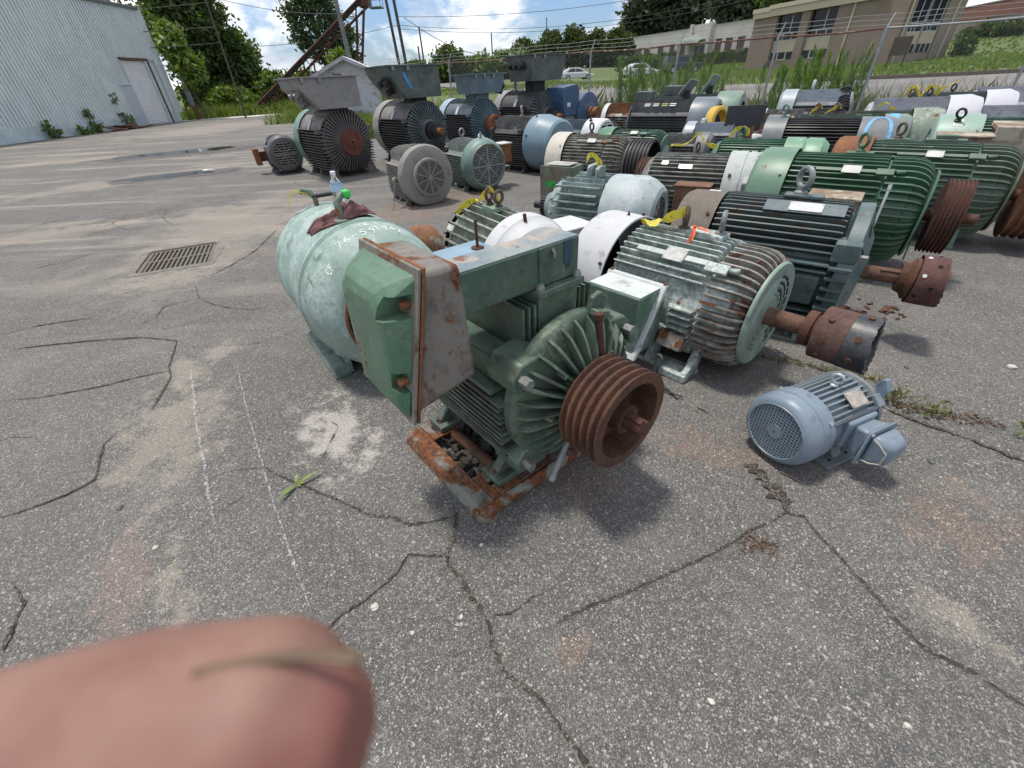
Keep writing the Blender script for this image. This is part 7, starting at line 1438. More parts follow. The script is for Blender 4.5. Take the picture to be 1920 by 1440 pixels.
# grey motor with spiral guard, flat bottom
GY = paint('dusty_grey', (.17, .165, .15), (.225, .215, .20), .25, .06, .4, .65, (.33, .32, .30)); GYC = paint('grey_cover', (.205, .195, .175), (.235, .225, .205), .12, .01, .25, .6, (.29, .28, .26))
m = fanmotor('dusty grey motor with a round spiral fan guard facing the camera', -1.361, 7.651, 121.6, .38, -.28, .44, GY, GYC, [(-.27, .43), (-.33, .441), (-.40, .441), (-.44, .425), (-.47, .36), (-.475, .27), (-.535, .262), (-.54, .235)], nz=16, grille=('spiral', GYC, 9, .03), h=.42, flat=-.405, eyes=((-.14, -.05, .02, GY, .6),), bell=paint('grey_bell_rust', (.17, .15, .12), (.24, .22, .18), .2, .2, .4, .7))
mb = MB(); mb.box(.42, .50, -.30, .30, -.25, .22)
for a in range(8): aa = R(20+a*45); mb = MB(); mb.tube([(.44, -.34*math.sin(aa), .34*math.cos(aa)), (.50, -.35*math.sin(aa), .35*math.cos(aa))], .022, 6); m.part('end_lug', mb, GY)
for xx in (-.20, .10): mb = MB(); mb.box(xx, xx+.07, -.12, .0, .30, .40); m.part('pad', mb, GY, bevel=.01)
mb = MB(); mb.box(-.22, -.12, .43, .475, -.05, .01); mb.tube([(-.18, .40, -.03), (-.18, .50, -.03)], .03, 8); m.part('cable_box', mb, GY, bevel=.006); rod = MB(); rod.tube([(-.22, .47, -.02), (-.30, .60, -.40), (-.31, .62, -.417)], [.009, .009, .012], 8); m.part('hanging_rod', rod, M_steel)
# teal grille motor
TG = paint('sea_green', (.10, .185, .15), (.15, .23, .20), .28, .10, .2, .5, (.34, .42, .42)); TGR = paint('sea_green_rim', (.10, .165, .125), (.13, .18, .14), .15, .26, .25, .5)
m = fanmotor('sea green motor with a slotted round grille, right of the grey spiral guard motor', -.464, 8.474, 121.8, .37, -.26, .50, paint('grey_green_fins', (.12, .155, .14), (.18, .21, .19), .3, .03, .3, .5, (.3, .34, .33)), TG, [(-.25, .40), (-.30, .415), (-.36, .40), (-.38, .405), (-.44, .39), (-.49, .35), (-.505, .33), (-.505, .30)], nz=14, grille=('slots', plain('grille_steel', (.26, .27, .27), .45, .3), 24), h=.41, eyes=((.36, .0, .055, M_bolt, .3), (-.31, 0, .045, M_bolt, .8)))
mb = MB(); mb.torus((-.505, 0, 0), (1, 0, 0), .325, .022, 48, 6); m.part('rim', mb, TGR); mb = MB(); mb.lathe([(-.515, 0), (-.515, .045), (-.505, .045), (-.505, 0)], 20)
for a in range(4): mb.box(-.514, -.506, -.012, .012, -.10, .10, Matrix.Rotation(a*PI/4, 4, 'X'))
mb.torus((-.51, 0, 0), (1, 0, 0), .19, .006, 40, 5); m.part('grille_hub', mb, plain('grille_steel', (.26, .27, .27))); mb = MB()
for k in range(4): mb.tube([(.05, -.20-.02*k, .36), (.12-.05*(k % 2), -.22, .40)], .03, 6)
m.part('oil_caps', mb, plain('pale_plate', (.5, .5, .46))); m.tbox(-.30, -.05, -.62, -.40, -.02, .26, M_rusto, 'z+', plain('pale_plate', (.5, .5, .46)))
# green motors in the middle
m = ribbed('ribbed_motor', 'dark green motor with smooth curved end ribs, left of the dark square plate', 2.50, 8.50, .41, -39, .375, .95, paint('forest_green', (.018, .075, .042), (.025, .09, .05), .06, .0, .3, .4), paint('forest_green_end', (.03, .10, .065), (.05, .125, .085), .12, .03, .2, .4), paint('forest_cover', (.05, .17, .085), (.07, .19, .11), .2, .02, .1, .4), .26, sep=False, plate_ang=30); m.shaft(.035, m.xe-.05, m.xe+.2, M_rust); mb = MB(); mb.lathe([(m.xe-.01, 0), (m.xe-.01, .15), (m.xe+.015, .15), (m.xe+.015, 0)], 30); m.part('bearing_cap', mb, plain('cap_pale', (.26, .30, .28)))
G8n = paint('leaf_green', (.02, .11, .05), (.028, .125, .06), .06, .0, .2, .4); C8n = paint('pale_green_cover', (.12, .27, .16), (.15, .30, .19), .22, .01, .1, .42, (.3, .40, .33))
m = n8_ = fanmotor('green finned motor with pale green domed cover behind the clean deep green motor', 3.80, 6.81, 145, .36, -.30, .56, G8n, C8n, [(-.28, .38), (-.50, .38), (-.52, .365), (-.55, .38), (-.72, .375), (-.80, .30), (-.80, .2)], 'r', eyes=((.30, .03, .055, G8n, .7),), sep=False, h=.39); mb = MB(); mb.tube([(.10, .0, .36), (.14, .05, .38), (.05, .03, .39)], [.02, .05, .02], 8); m.part('white_rag_scrap', mb, plain('white_scrap', (.5, .5, .5)))
# black fins with grey covers
BK = paint('soot_black', (.016, .017, .02), (.026, .027, .03), .08, .0, .2, .4, (.12, .12, .13)); GC_ = paint('mid_grey_cover', (.14, .15, .155), (.165, .175, .18), .05, .02, .15, .42)
m = n9_ = fanmotor('black finned motor with grey covers, the right one sprayed with a blue arc', 5.08, 7.52, 144.5, .42, -.46, .52, BK, GC_, [(-.45, .43), (-.82, .43), (-.90, .40), (-.94, .34)], 'r', sep=False, grille=('slots', GC_, 11), h=.48); mb = MB(); mb.lathe([(.50, .42), (.50, .46), (.80, .46), (.80, .445), (.50, .445)], 40); m.part('end_shroud', mb, paint('slate_shroud', (.09, .11, .12), (.11, .13, .14), .08, .0, .2, .4))
m.plate(.06, 35, .425, .15, .08, plain('pale_plate', (.5, .5, .46))); m.eye(.58, .12, .43, .06, paint('eye_teal', (.08, .13, .12)), .8)
mb = MB(); vs = []
for k in range(17):
    t = k/16*PI; u = -.68+.14*math.cos(t)*1.0; a = R(8)-0 if False else R(60-58*math.sin(t)); 
    for dr in (0, .045): uu = -.68+(.17-dr)*math.cos(t); aa = R(62)-(.95-dr*2)*math.sin(t); vs.append((uu, .4335*math.sin(aa), .4335*math.cos(aa)))
mb.add(vs, [(2*k, 2*k+1, 2*k+3, 2*k+2) for k in range(16)]); m.part('blue_spray_arc', mb, plain('spray_blue', (.12, .36, .62), .5), smooth=False)
# teal grille cover with blue mark
m = fanmotor('motor with grey green slotted cover and a light blue paint mark', 5.98, 8.12, 144, .39, -.40, .45, G6, paint('grey_green_cover', (.16, .21, .185), (.20, .25, .22), .2, .03, .12, .45), [(-.38, .42), (-.66, .42), (-.74, .38), (-.76, .33)], 'r', sep=False, grille=('slots', plain('slot_grey', (.15, .17, .17), .5), 12)); mb = MB(); vs = []
for k in range(9): a = R(-35+70*k/8); vs += [(-.44, .4235*math.sin(a), .4235*math.cos(a)), (-.56, .4235*math.sin(a), .4235*math.cos(a))]
mb.add(vs, [(2*k, 2*k+1, 2*k+3, 2*k+2) for k in range(8)]); m.part('blue_paint_mark', mb, MATS['spray_blue'], smooth=False)
m = n11_ = fanmotor('motor with a chalky green cover stained orange, left of the numbered pale green cover', 6.52, 8.02, 146, .42, -.25, .62, paint('dark_green_fins', (.025, .05, .032), (.05, .075, .05), .15, .08, .4, .5), paint('stained_cover', (.15, .21, .15), (.2, .25, .19), .45, .30, .1, .5, (.44, .47, .45)), [(-.23, .45), (-.52, .46), (-.62, .43), (-.64, .32)], 'r', sep=False)
# numbered pale green cover
C12 = paint('mint_cover', (.22, .34, .28), (.26, .37, .31), .15, .02, .05, .45, (.36, .45, .40))
m = ribbed('ribbed_motor', 'dark green ribbed motor with a mint fan cover chalked 0533 and a black eye bolt', 7.07, 6.21, .47, -38, .42, 1.2, paint('pine_green', (.02, .085, .05), (.03, .105, .065), .10, .0, .25, .42), G7, C12, .46, sep=False, plate_ang=45, label_mat=plain('cream_plate', (.52, .47, .42)), rcov=.455); scrawl(m, '0533', lambda u, v: (m.x0-.28+v, -.4585*math.sin(u/.455+.10), .4585*math.cos(u/.455+.10)), .09, .016, M_chalkw, 1.25)
m.eye(-.85, -.22, .39, .055, M_black, .9, .3)
# rows further back
m = n1_ = fanmotor('rust topped motor with a white flange and pale duct collar pointing right', 3.42, 12.05, -35, .42, -.70, .42, paint('rust_white', (.30, .31, .31), (.38, .39, .39), .3, .50, .2, .7), paint('flaky_white', (.44, .46, .48), (.52, .54, .55), .35, .12, .1, .6), [(-.69, .42), (-.80, .42), (-.82, .3)], 'h', top=M_rusto, bell=paint('flaky_white', (.44, .46, .48)), nz=11, sep=False, h=.58); W_ = MATS['flaky_white']; mb = MB(); mb.lathe([(.40, .40), (.42, .45), (.50, .45), (.52, .30), (.56, .25), (.56, 0)], 40); m.part('flange', mb, W_); m.bolts(.50, .38, 8, M_bolt, .022); mb = MB(); mb.lathe([(.54, .24), (.70, .23), (.72, .25), (.74, .235), (1.0, .21), (1.0, .19), (.6, .18), (.6, 0)], 36); m.part('duct_collar', mb, plain('white_plastic', (.55, .55, .58), .5, 0, .08))
m = fanmotor('small motor with a white fan cover and blue grey frame, behind the cream covered motor', 1.90, 10.9, 135, .37, -.25, .55, paint('steel_blue_frame', (.08, .125, .15), (.10, .145, .17), .15, .0, .2, .45), paint('clean_white', (.56, .57, .60), (.62, .63, .65), .1, .0, .06, .45), [(-.20, .40), (-.55, .40), (-.60, .37), (-.61, .33)], 'h', grille=('slots', paint('clean_white', (.56, .57, .60)), 10), nz=8, sep=False); m.eye(-.30, .16, .36, .05, M_black, .3)
def tiltplate(m, x, y, z, w, mat, tilt=.9):
    mb = MB(); Mx = Matrix.Translation((x, y, z)) @ Matrix.Rotation(tilt, 4, 'Y') @ Matrix.Rotation(.2, 4, 'X'); mb.box(-w/2, w/2, -w*.55, w*.55, 0, .02, Mx); mb.box(-w/2-.02, w/2+.02, -w*.55-.02, w*.55+.02, -.02, -.002, Mx); m.part('tilted_lid', mb, mat, bevel=.004); mb = MB(); mb.box(-w*.22, w*.22, -.05, .05, .021, .026, Mx); m.part('sticker', mb, plain('white_sticker', (.6, .6, .6))); mb = MB(); mb.box(x-.06, x+.06, y-.06, y+.06, z-.22, z-.05); m.part('lid_post', mb, M_black)
m = fanmotor('charcoal motor with a blue grey fan cover, tilted lid plate and row of labels', 4.15, 11.4, 143, .50, -.40, 1.0, paint('charcoal', (.03, .032, .036), (.045, .047, .05), .06, .0, .2, .45), paint('slate_blue_cover', (.115, .145, .18), (.14, .17, .20), .06, .0, .1, .4), [(-.38, .53), (-.78, .53), (-.88, .48), (-.90, .40)], nz=13, sep=False); tiltplate(m, -.15, .0, .70, .34, paint('lid_grey', (.13, .15, .16), (.17, .19, .2), .1, 0, .2, .3))
for k, (a, c_) in enumerate(zip((.62, .42, .22, .04), ((.55, .55, .55), (.5, .5, .52), (.24, .34, .10), (.6, .6, .58)))): m.plate(a, -35, .505, .14, .10, plain('sticker_%s' % 'abcd'[k], c_, .5, 0, .05), 'sticker')
mb = MB(); mb.box(.62, 1.0, -.14, .14, .48, .66); m.part('top_box', mb, GB2, bevel=.01)
m = fanmotor('pale green fan cover motor with a tilted green lid plate, behind the charcoal one', 5.02, 12.2, 143, .52, -.40, 1.1, paint('dull_green', (.05, .085, .065), (.07, .105, .085), .08, .0, .2, .4), paint('celadon', (.14, .22, .165), (.165, .24, .185), .06, .0, .08, .4), [(-.38, .56), (-.82, .56), (-.90, .52), (-.92, .36)], nz=13, sep=False, eyes=((.35, 0, .08, M_bolt, .8),)); tiltplate(m, -.12, .0, .72, .34, paint('lid_teal', (.11, .22, .19), (.13, .24, .21), .05, 0, .1, .3), 1.0); mb = MB(); mb.box(.5, .95, -.16, .16, .50, .70); m.part('top_box', mb, GB2, bevel=.01)
mb = MB(); mb.lathe([(-.08, .30), (-.08, .36), (.08, .36), (.10, .33), (.10, .28), (.08, .27), (-.06, .27)], 40); o = build('coupling_ring', mb, plain('safety_yellow', (.55, .36, .04), .5, 0, .1), None, (4.60, 10.25, .60), (0, -.15, R(-52))); tag(o, 'yellow painted ring leaning by the slate blue fan cover', 'ring')
mb = MB(); mb.box(-.34, .34, -.02, .02, 0, .86); o = build('steel_plate', mb, plain('dark_steel_plate', (.045, .045, .055), .5, 0, .15, 4), None, (4.72, 9.35, .14), (.0, .0, R(-14)), bevel=.004); tag(o, 'dark grey square steel plate standing upright among the motors', 'plate')
SV = paint('silver_blue', (.28, .33, .37), (.36, .41, .45), .35, .02, .3, .35, (.5, .54, .58)); SVF = paint('silver_fins', (.16, .18, .20), (.26, .28, .30), .35, .05, .5, .45, (.45, .48, .5))
m = fanmotor('silvery motor with a lifting lug, left of the dark square plate', 4.28, 9.72, -35, .33, -.30, .45, SVF, SV, [(-.28, .35), (-.46, .35), (-.50, .31), (-.51, .22)], nz=10, sep=False, top=SV); mb = MB(); mb.prism([(-.10, .30), (-.06, .40), (.06, .40), (.10, .30)], 'x', -.22, -.12); m.part('lifting_lug', mb, SV, bevel=.02)
m = fanmotor('little grimy motor in front of the silvery one, left of the yellow taped fins', 3.45, 8.75, 145, .30, -.22, .38, paint('grimy_fins', (.11, .10, .09), (.2, .19, .18), .35, .14, .6, .6), plain('dull_grey_cover', (.15, .155, .15), .55, 0, .3, 4), [(-.20, .32), (-.38, .32), (-.44, .26), (-.45, .15)], nz=9, sep=False)
mb = MB(); 
m = Mot('grooved_pulley', 'rust red grooved pulley lying between the black pulley and the pale fan cover', 2.10, 6.55, .34, -38, 'pulley'); m.shaft(.05, -.12, .36, M_rustd); m.sheave(-.10, .24, .29, 8, rusty('rust_maroon', (.035, .016, .012), (.12, .05, .036)), .08, .4, .03)
m = Mot('grooved_pulley', 'small rusty pulley below the dark square steel plate', 4.72, 8.55, .42, -38, 'pulley'); m.shaft(.04, -.15, .2, M_rustd); m.sheave(-.08, .10, .26, 4, M_rustd, .07, .4, .03)
mb = MB()
m = fanmotor('silver blue motor with an arched lifting lug and black bellows, beside the tall weeds', 7.92, 12.15, -35, .50, -.55, .55, SVF, SV, [(-.53, .52), (-.82, .52), (-.88, .46), (-.90, .3)], nz=10, sep=False, top=SV); mb = MB(); mb.torus((0, 0, 0), (1, 0, 0), .13, .035, 20, 6); m.part('lifting_lug', mb, SV, (-.25, 0, .54)); mb = MB(); 
for k in range(8): mb.torus((.42+.012*k, -.12-.045*k, .46-.05*k), (.2, -.7, -.7), .10, .028, 16, 6)
m.part('bellows', mb, M_black)
m = fanmotor('grimy motor with a white cover, far back left of the black shroud', 6.35, 11.0, -35, .36, -.30, .45, paint('grimy_fins', (.11, .10, .09)), paint('flaky_white', (.44, .46, .48)), [(-.28, .38), (-.50, .38), (-.55, .33), (-.56, .2)], nz=9, sep=False, eyes=((-.36, .1, .055, M_black, .6),)); m = fanmotor('brown rusty motor with a patchy white cover, behind the black shroud', 5.55, 10.4, -35, .36, -.28, .45, paint('brown_fins', (.10, .07, .055), (.17, .13, .10), .2, .35, .5, .7), paint('flaky_white', (.44, .46, .48)), [(-.28, .38), (-.46, .38), (-.52, .33), (-.53, .2)], nz=9, sep=False)
m = fanmotor('brown finned motor right of the dark square plate', 5.35, 9.3, -35, .36, -.35, .40, paint('brown_fins', (.10, .07, .055)), M_rustd, [(-.33, .38), (-.46, .38), (-.52, .33), (-.53, .2)], nz=9, sep=False)
m = n18_ = fanmotor('low dark green motor hung with two yellow tapes, behind the black finned motor', 5.85, 8.45, 145, .40, -.3, .6, paint('dark_green_fins', (.025, .05, .032)), G6, [(-.28, .42), (-.5, .42), (-.56, .36), (-.57, .2)], 'r', sep=False, eyes=((.30, 0, .06, M_eyer, .6), (.02, 0, .06, M_eyer, .6)))
WW = paint('lilac_white', (.50, .50, .55), (.56, .56, .60), .2, .0, .06, .5, (.64, .64, .68)); WF = paint('lilac_fins', (.30, .31, .35), (.40, .41, .45), .3, .02, .3, .5, (.5, .5, .54))
m = n15_ = fanmotor('white finned motor with a white domed cover and yellow tapes, far right middle row', 7.55, 8.60, 145, .48, -.25, .80, WF, WW, [(-.23, .50), (-.50, .51), (-.66, .46), (-.72, .34), (-.72, .2)], nz=10, sep=False, eyes=((.30, 0, .05, M_eyer, .6), (.05, -.06, .05, M_black, .6))); m = n16_ = fanmotor('dark green motor with a white cover, far right back row', 8.95, 9.35, 145, .48, -.20, .95, paint('dull_green', (.05, .085, .065)), WW, [(-.18, .50), (-.50, .51), (-.62, .46), (-.66, .34), (-.66, .2)], nz=10, sep=False, eyes=((.30, 0, .05, M_black, .6),)); m = fanmotor('flaky white motor at the right edge, above the mint fan cover', 8.55, 7.65, 145, .42, -.2, .7, WF, paint('flaky_white', (.44, .46, .48)), [(-.18, .45), (-.45, .45), (-.55, .40), (-.56, .2)], nz=10, sep=False); m = fanmotor('white motor cut by the right edge of the picture, in the back row', 10.2, 9.3, 145, .50, -.2, .9, WF, paint('flaky_white', (.44, .46, .48)), [(-.18, .52), (-.55, .52), (-.62, .46), (-.64, .2)], nz=10, sep=False)
m = fanmotor('small soot grey motor with a rusty bracket, left of the silver grey boxed motor', -5.15, 11.55, 121, .36, -.25, .45, paint('soot_grey', (.06, .062, .07), (.09, .09, .10), .3, .02, .5, .5, (.3, .3, .3)), paint('soot_cover', (.05, .052, .06), (.08, .08, .085), .2, .0, .4, .5), [(-.24, .38), (-.34, .38), (-.40, .33), (-.42, .25)], nz=12, sep=False, grille=('slots', M_steel, 10)); m.tbox(.05, .32, .50, .62, -.22, .12, M_rusto, None); mb = MB(); mb.box(.1, .25, .34, .5, -.15, .05); m.part('bracket_arm', mb, M_rustd)
# brown rust base plate showing on the right
bp = Mot('motor_base', 'pale rusty steel frame at the right edge behind the worn green motor', 6.15, 4.95, .0, -40, 'base'); mb = MB(); mb.box(-.7, .9, -.35, -.27, .45, .95); mb.box(-.7, .9, -.26, .3, .90, .95); bp.part('side_plate', mb, rusty('box_rust_pale', (.16, .10, .06)), bevel=.01); mb = MB(); mb.box(-.68, -.6, -.26, .28, 0, .89); mb.box(.8, .88, -.26, .28, 0, .89); bp.part('leg', mb, M_rustd, bevel=.01)
# ------------------------------------------------------------------ small things
# caution tapes
def tp(lab, m, x, y, z, paths, w=.05, mat=None, seed=0, **kw): return tape(lab, wpt(m, x, y, z), [[Vector(p) for p in path] for path in paths], w, mat, seed, **kw)
def W2(m, dx, dy, dz=0):
    a = m.root.rotation_euler.z; return Vector((dx*math.cos(a)-dy*math.sin(a), dx*math.sin(a)+dy*math.cos(a), dz))
m = m3_; tp('long yellow tape from eye bolt down over fins of the weathered white covered motor', m, .10, 0, .372, [[W2(m, 0, 0, .10), W2(m, .02, .03, .12), W2(m, .06, .02, .09), W2(m, .16, .04, .02), W2(m, .24, .08, .0), W2(m, .30, .20, -.08)], [W2(m, 0, 0, .10), W2(m, -.03, -.02, .06), W2(m, .0, -.03, -.0)]], .055, seed=1)
m = m4_; tp('wide yellow tape pulled from the black hook on the pale teal motor', m, -.10, 0, .40, [[W2(m, 0, .0, .09), W2(m, -.06, -.03, .06), W2(m, -.14, -.05, .02), W2(m, -.26, -.07, .005)]], .11, seed=4)
tp('orange ribbon tied round the eye pad of the pale teal motor', m, -.02, -.02, .395, [[W2(m, -.03, 0, .02), W2(m, 0, -.02, .03), W2(m, .02, -.05, .0), W2(m, .02, -.09, -.05)], [W2(m, 0, -.02, .03), W2(m, .06, -.01, .02), W2(m, .11, -.02, .01)]], .028, M_otape, 7, name='marking_ribbon', cat='ribbon')
m = m8_; tp('crumpled yellow tape on the lifting lug of the pale teal stepped motor', m, .12, .05, .52, [[W2(m, .04, .10, -.05), W2(m, .03, .04, .03), W2(m, .0, -.02, .02), W2(m, -.03, -.08, -.06), W2(m, -.04, -.10, -.16)], [W2(m, -.03, -.08, -.06), W2(m, -.07, -.06, -.10), W2(m, -.05, -.10, -.17)]], .05, seed=9)
m = m9_; tp('yellow tape standing up from the brown grey finned motor', m, .02, 0, .47, [[W2(m, -.22, 0, .0), W2(m, -.10, -.02, .02), W2(m, -.01, 0, .13), W2(m, .02, 0, .10), W2(m, .12, .02, .02), W2(m, .28, .0, -.0)]], .05, seed=12)
def loosetape(lab, x, y, z, paths, w=.06, seed=0): return tape(lab, Vector((x, y, z)), paths, w, None, seed)
for (lab, mm, x, y, z, path, w_, sd) in (
    ('yellow tape on the eye bolt of the green finned motor with pale green cover', n8_, .30, .03, .42, [(.16, .02, -.05), (.10, .03, .05), (.02, 0, .08), (-.04, -.02, .05), (-.06, -.04, -.03)], .06, 21),
    ('left yellow tape on the low dark green motor', n18_, .30, 0, .45, [(.10, .02, -.06), (.03, .02, .03), (-.02, 0, .09), (-.05, -.02, .02)], .06, 22), ('right yellow tape on the low dark green motor', n18_, .02, 0, .45, [(.16, .03, -.06), (.06, .02, .02), (-.02, 0, .08), (-.05, -.02, .02)], .06, 23),
    ('yellow tape over the motor with the orange stained cover', n11_, .15, 0, .42, [(.15, .02, .0), (.06, 0, .09), (-.02, .02, .10), (-.08, 0, .04), (-.14, -.02, .0)], .06, 24),
    ('left yellow tape loop on the white finned motor', n15_, .30, 0, .50, [(.10, .02, -.02), (.06, 0, .10), (-.02, .0, .13), (-.07, 0, .05), (-.16, -.02, -.02)], .06, 25), ('right yellow tape loop on the white finned motor', n15_, .05, -.06, .50, [(.10, .02, -.02), (.06, 0, .10), (-.03, .0, .14), (-.10, 0, .08), (-.09, -.02, .0)], .07, 26),
    ('yellow tape streaming from the back row dark green motor', n16_, .30, 0, .56, [(.24, .05, -.07), (.12, .03, .0), (.02, .0, .08), (-.03, 0, .10)], .06, 27), ('small yellow tape on the rust topped motor', n1_, .30, 0, .42, [(-.04, 0, -.02), (0, 0, .08), (.04, 0, .0)], .06, 28),
    ('yellow tape tucked under the shroud of the black finned motor', n9_, .46, -.10, .40, [(.06, -.12, -.05), (.02, -.02, .02), (-.04, .10, .0)], .05, 29)):
    tp(lab, mm, x, y, z, [[W2(mm, *q) for q in path]], w_, seed=sd)
m = m2_; tp('yellow tape tied to the rear hook of the drum motor', m, -.45, -.16, .50, [[W2(m, .0, .0, .06), W2(m, -.01, -.04, .03), W2(m, .0, -.07, -.02)], [W2(m, 0, 0, .06), W2(m, .02, .07, .03), W2(m, .04, .11, .0)]], .03, seed=31)
# bottle, marker, rag on the drum
def on_drum(x, y): return math.sqrt(.460**2-y*y)
g = NT('clear_plastic'); g.p.inputs['Base Color'].default_value = (.94, .97, 1, 1); g.p.inputs['Roughness'].default_value = .05; g.p.inputs['Transmission Weight'].default_value = .92; g.p.inputs['IOR'].default_value = 1.3; M_pet = g.m
p = wpt(m, -.12, .045, .456); bt = thing('water_bottle', 'clear plastic water bottle with a pale blue label standing on the drum motor', 'bottle', p, R(40)); bt.scale = (1.18, 1.18, 1.15)
def lz(mb, prof, n=28): mb.lathe([(z, r) for z, r in prof], n, Matrix.Rotation(-PI/2, 4, 'Y'))
mb = MB(); lz(mb, [(0, 0), (0, .026), (.006, .031), (.03, .032), (.034, .030), (.04, .032), (.06, .032), (.064, .030), (.07, .032), (.085, .030), (.10, .032), (.135, .0325), (.15, .028), (.17, .018), (.182, .0125), (.195, .0125), (.195, 0)]); build('bottle', mb, M_pet, bt)
mb = MB(); lz(mb, [(.105, .0330), (.105, .0334), (.142, .0337), (.142, .0333), (.105, .0330)]); build('label_band', mb, plain('label_blue', (.40, .58, .72), .4, 0, .25, 60), bt); mb = MB(); lz(mb, [(.190, 0), (.190, .0145), (.205, .0145), (.207, .012), (.207, 0)]); build('cap', mb, plain('cap_white', (.65, .67, .7), .4, 0, .05), bt)
p = wpt(m, -.40, .02, .47); mk = thing('marker_pen', 'fat black marker pen with a silver end lying on the drum motor bracket', 'marker pen', (p.x, p.y, p.z+.045), m.root.rotation_euler.z); mb = MB(); mb.tube([(0, -.10, 0), (0, .04, 0)], .014, 14); build('barrel', mb, M_black, mk); mb = MB(); mb.tube([(0, .0405, 0), (0, .085, 0)], .0145, 14); build('cap', mb, M_black, mk); mb = MB(); mb.tube([(0, -.118, 0), (0, -.1005, 0)], .015, 14); build('silver_end', mb, plain('chrome', (.6, .6, .6), .2, .9, .05), mk); mk.rotation_euler = (0, 0, m.root.rotation_euler.z+PI)
rx, ry = .10, -.04
def ragf(u, v):
    L_, Wd = .50, .17; s_ = u*L_-.31; y = s_*.85; x = -.0+(v-.5)*Wd*(.55+.6*math.sin(PI*min(1, u*1.1))**.8)+.05*math.sin(u*3)-.02
    zz = math.sqrt(max(.0, .464**2-min(y*y, .2)))
    fold = .034*abs(math.sin(v*7.5+u*3.2+2.4*mnoise.noise(Vector((u*4, v*3, 1)))))**1.3+.055*math.exp(-((u-.62)/.16)**2)*abs(math.sin(v*5+u*6+.6))+.020*mnoise.noise(Vector((u*10, v*7, 4)))
    e = min(1, 5*min(v, 1-v)+.12)*min(1, 7*min(u, 1-u)+.15)
    return (x+.02*mnoise.noise(Vector((u*5, v*5, 8))), y+.015*mnoise.noise(Vector((u*5, v*5, 2))), zz+.004+max(0, fold)*e)
mb = MB(); mb.sheet(ragf, 46, 26); g = NT('maroon_cloth'); v = g.coords(); c = g.mix(g.ramp(g.noise(v, 12, 6, .65), .38, .62), (.085, .045, .044), (.19, .080, .080)); c = g.mix(g.ramp(v if False else g.noise(v, 3.2, 3, .5), .56, .62), c, (.30, .06, .09)); g.bump(g.noise(v, 120, 5, .7), .5, .003); M_rag = g.fin(c, .95)
me = mb.mesh('shop_rag', M_rag, ang=80); o = obj('shop_rag', me, None, (m.root.location.x, m.root.location.y, m.h), (0, 0, m.root.rotation_euler.z)); sd_ = o.modifiers.new('thickness', 'SOLIDIFY'); sd_.thickness = .005; tag(o, 'crumpled maroon shop rag lying on top of the drum motor', 'rag')
o.location = wpt(m, .10, .02, 0)
# weeds in cracks
def leafplant(lab, x, y, leaves, mat, name='weed', stem=True):
    t = thing(name, lab, 'weed', (x, y, 0))
    for (a, L_, wd, el) in leaves:
        mb = MB(); n = 10; vs = []
        for k in range(n+1):
            q = k/n; r_ = q*L_; z = .012+math.sin(el)*r_*(1-q*.55); r2 = math.cos(el)*r_; w_ = wd*math.sin(PI*min(1, q*.98+.02))**.8*(1-.3*q); d_ = Vector((math.cos(a), math.sin(a))); nn = Vector((-d_.y, d_.x)); 
            vs += [(d_.x*r2+nn.x*w_, d_.y*r2+nn.y*w_, z+w_*.25), (d_.x*r2, d_.y*r2, z), (d_.x*r2-nn.x*w_, d_.y*r2-nn.y*w_, z+w_*.25)]
        mb.add(vs, [(3*k+j, 3*k+j+1, 3*k+j+4, 3*k+j+3) for k in range(n) for j in (0, 1)]); build('leaf', mb, mat, t, ang=60)
    return t
M_blade = plain('blade_green', (.13, .19, .03), .45, 0, .3, 30)
leafplant('single weed with long narrow leaves growing in a crack left of the rusty base', -1.10, 1.44, [(-2.0, .115, .010, .25), (.62, .14, .010, .3), (1.65, .075, .010, .8), (.2, .05, .006, .3), (-.4, .035, .006, .2), (-2.3, .08, .006, .2)], M_blade)
M_clov = leafmat('clover_leaves', (.10, .12, .05), (.17, .19, .09), (.22, .19, .11))
def lowweed(lab, x, y, n, rx, ry, h, seed, mat=M_leafy):
    t = thing('weed', lab, 'weed', (x, y, 0)); r_ = np.random.default_rng(seed); C = np.stack([r_.normal(size=n)*rx, r_.normal(size=n)*ry, h*(.15+.85*r_.random(n))], 1); mb = MB()
    for k in range(9): q = C[k]; mb.tube([(q[0]*.3, q[1]*.3, .002), (q[0]*.7, q[1]*.7, q[2]*.6), tuple(q)], [.003, .0025, .0015], 5)
    build('stem', mb, plain('weed_stem', (.20, .15, .08)), t); quads('foliage', C, .010+.012*r_.random(n), mat, seed, parent=t, upbias=.5)
lowweed('small clover like weed right of the small blue motor', 2.19, 1.85, 70, .06, .035, .09, 5, M_clov); lowweed('second clover like weed nearer the camera, right of the small blue motor', 2.28, 1.72, 55, .05, .03, .07, 6, M_clov); lowweed('leafy weed at the right edge on the crack', 2.60, 1.47, 80, .03, .04, .13, 7)
P = np.stack([1.55+.75*rg.random(260), 2.40-.55*rg.random(260)*1.0, np.zeros(260)], 1); P[:, 1] = 2.44-.42*(P[:, 0]-1.55)/.75*1.05+rg.normal(size=260)*.018; blades('crack_grass', P, .015+.03*rg.random(260), .002+.002*rg.random(260), M_dry, 31, .7, 'dry grass in the crack under the torn coupling')
P = np.stack([2.15+.42*rg.random(200), np.zeros(200), np.zeros(200)], 1); P[:, 1] = 1.80-.50*(P[:, 0]-2.15)+rg.normal(size=200)*.03; blades('crack_litter', P, .008+.015*rg.random(200), .003+.003*rg.random(200), leafmat('dead_litter', (.09, .055, .035), (.17, .10, .065), None, .1), 32, 1.6, 'dead plant litter along the crack')
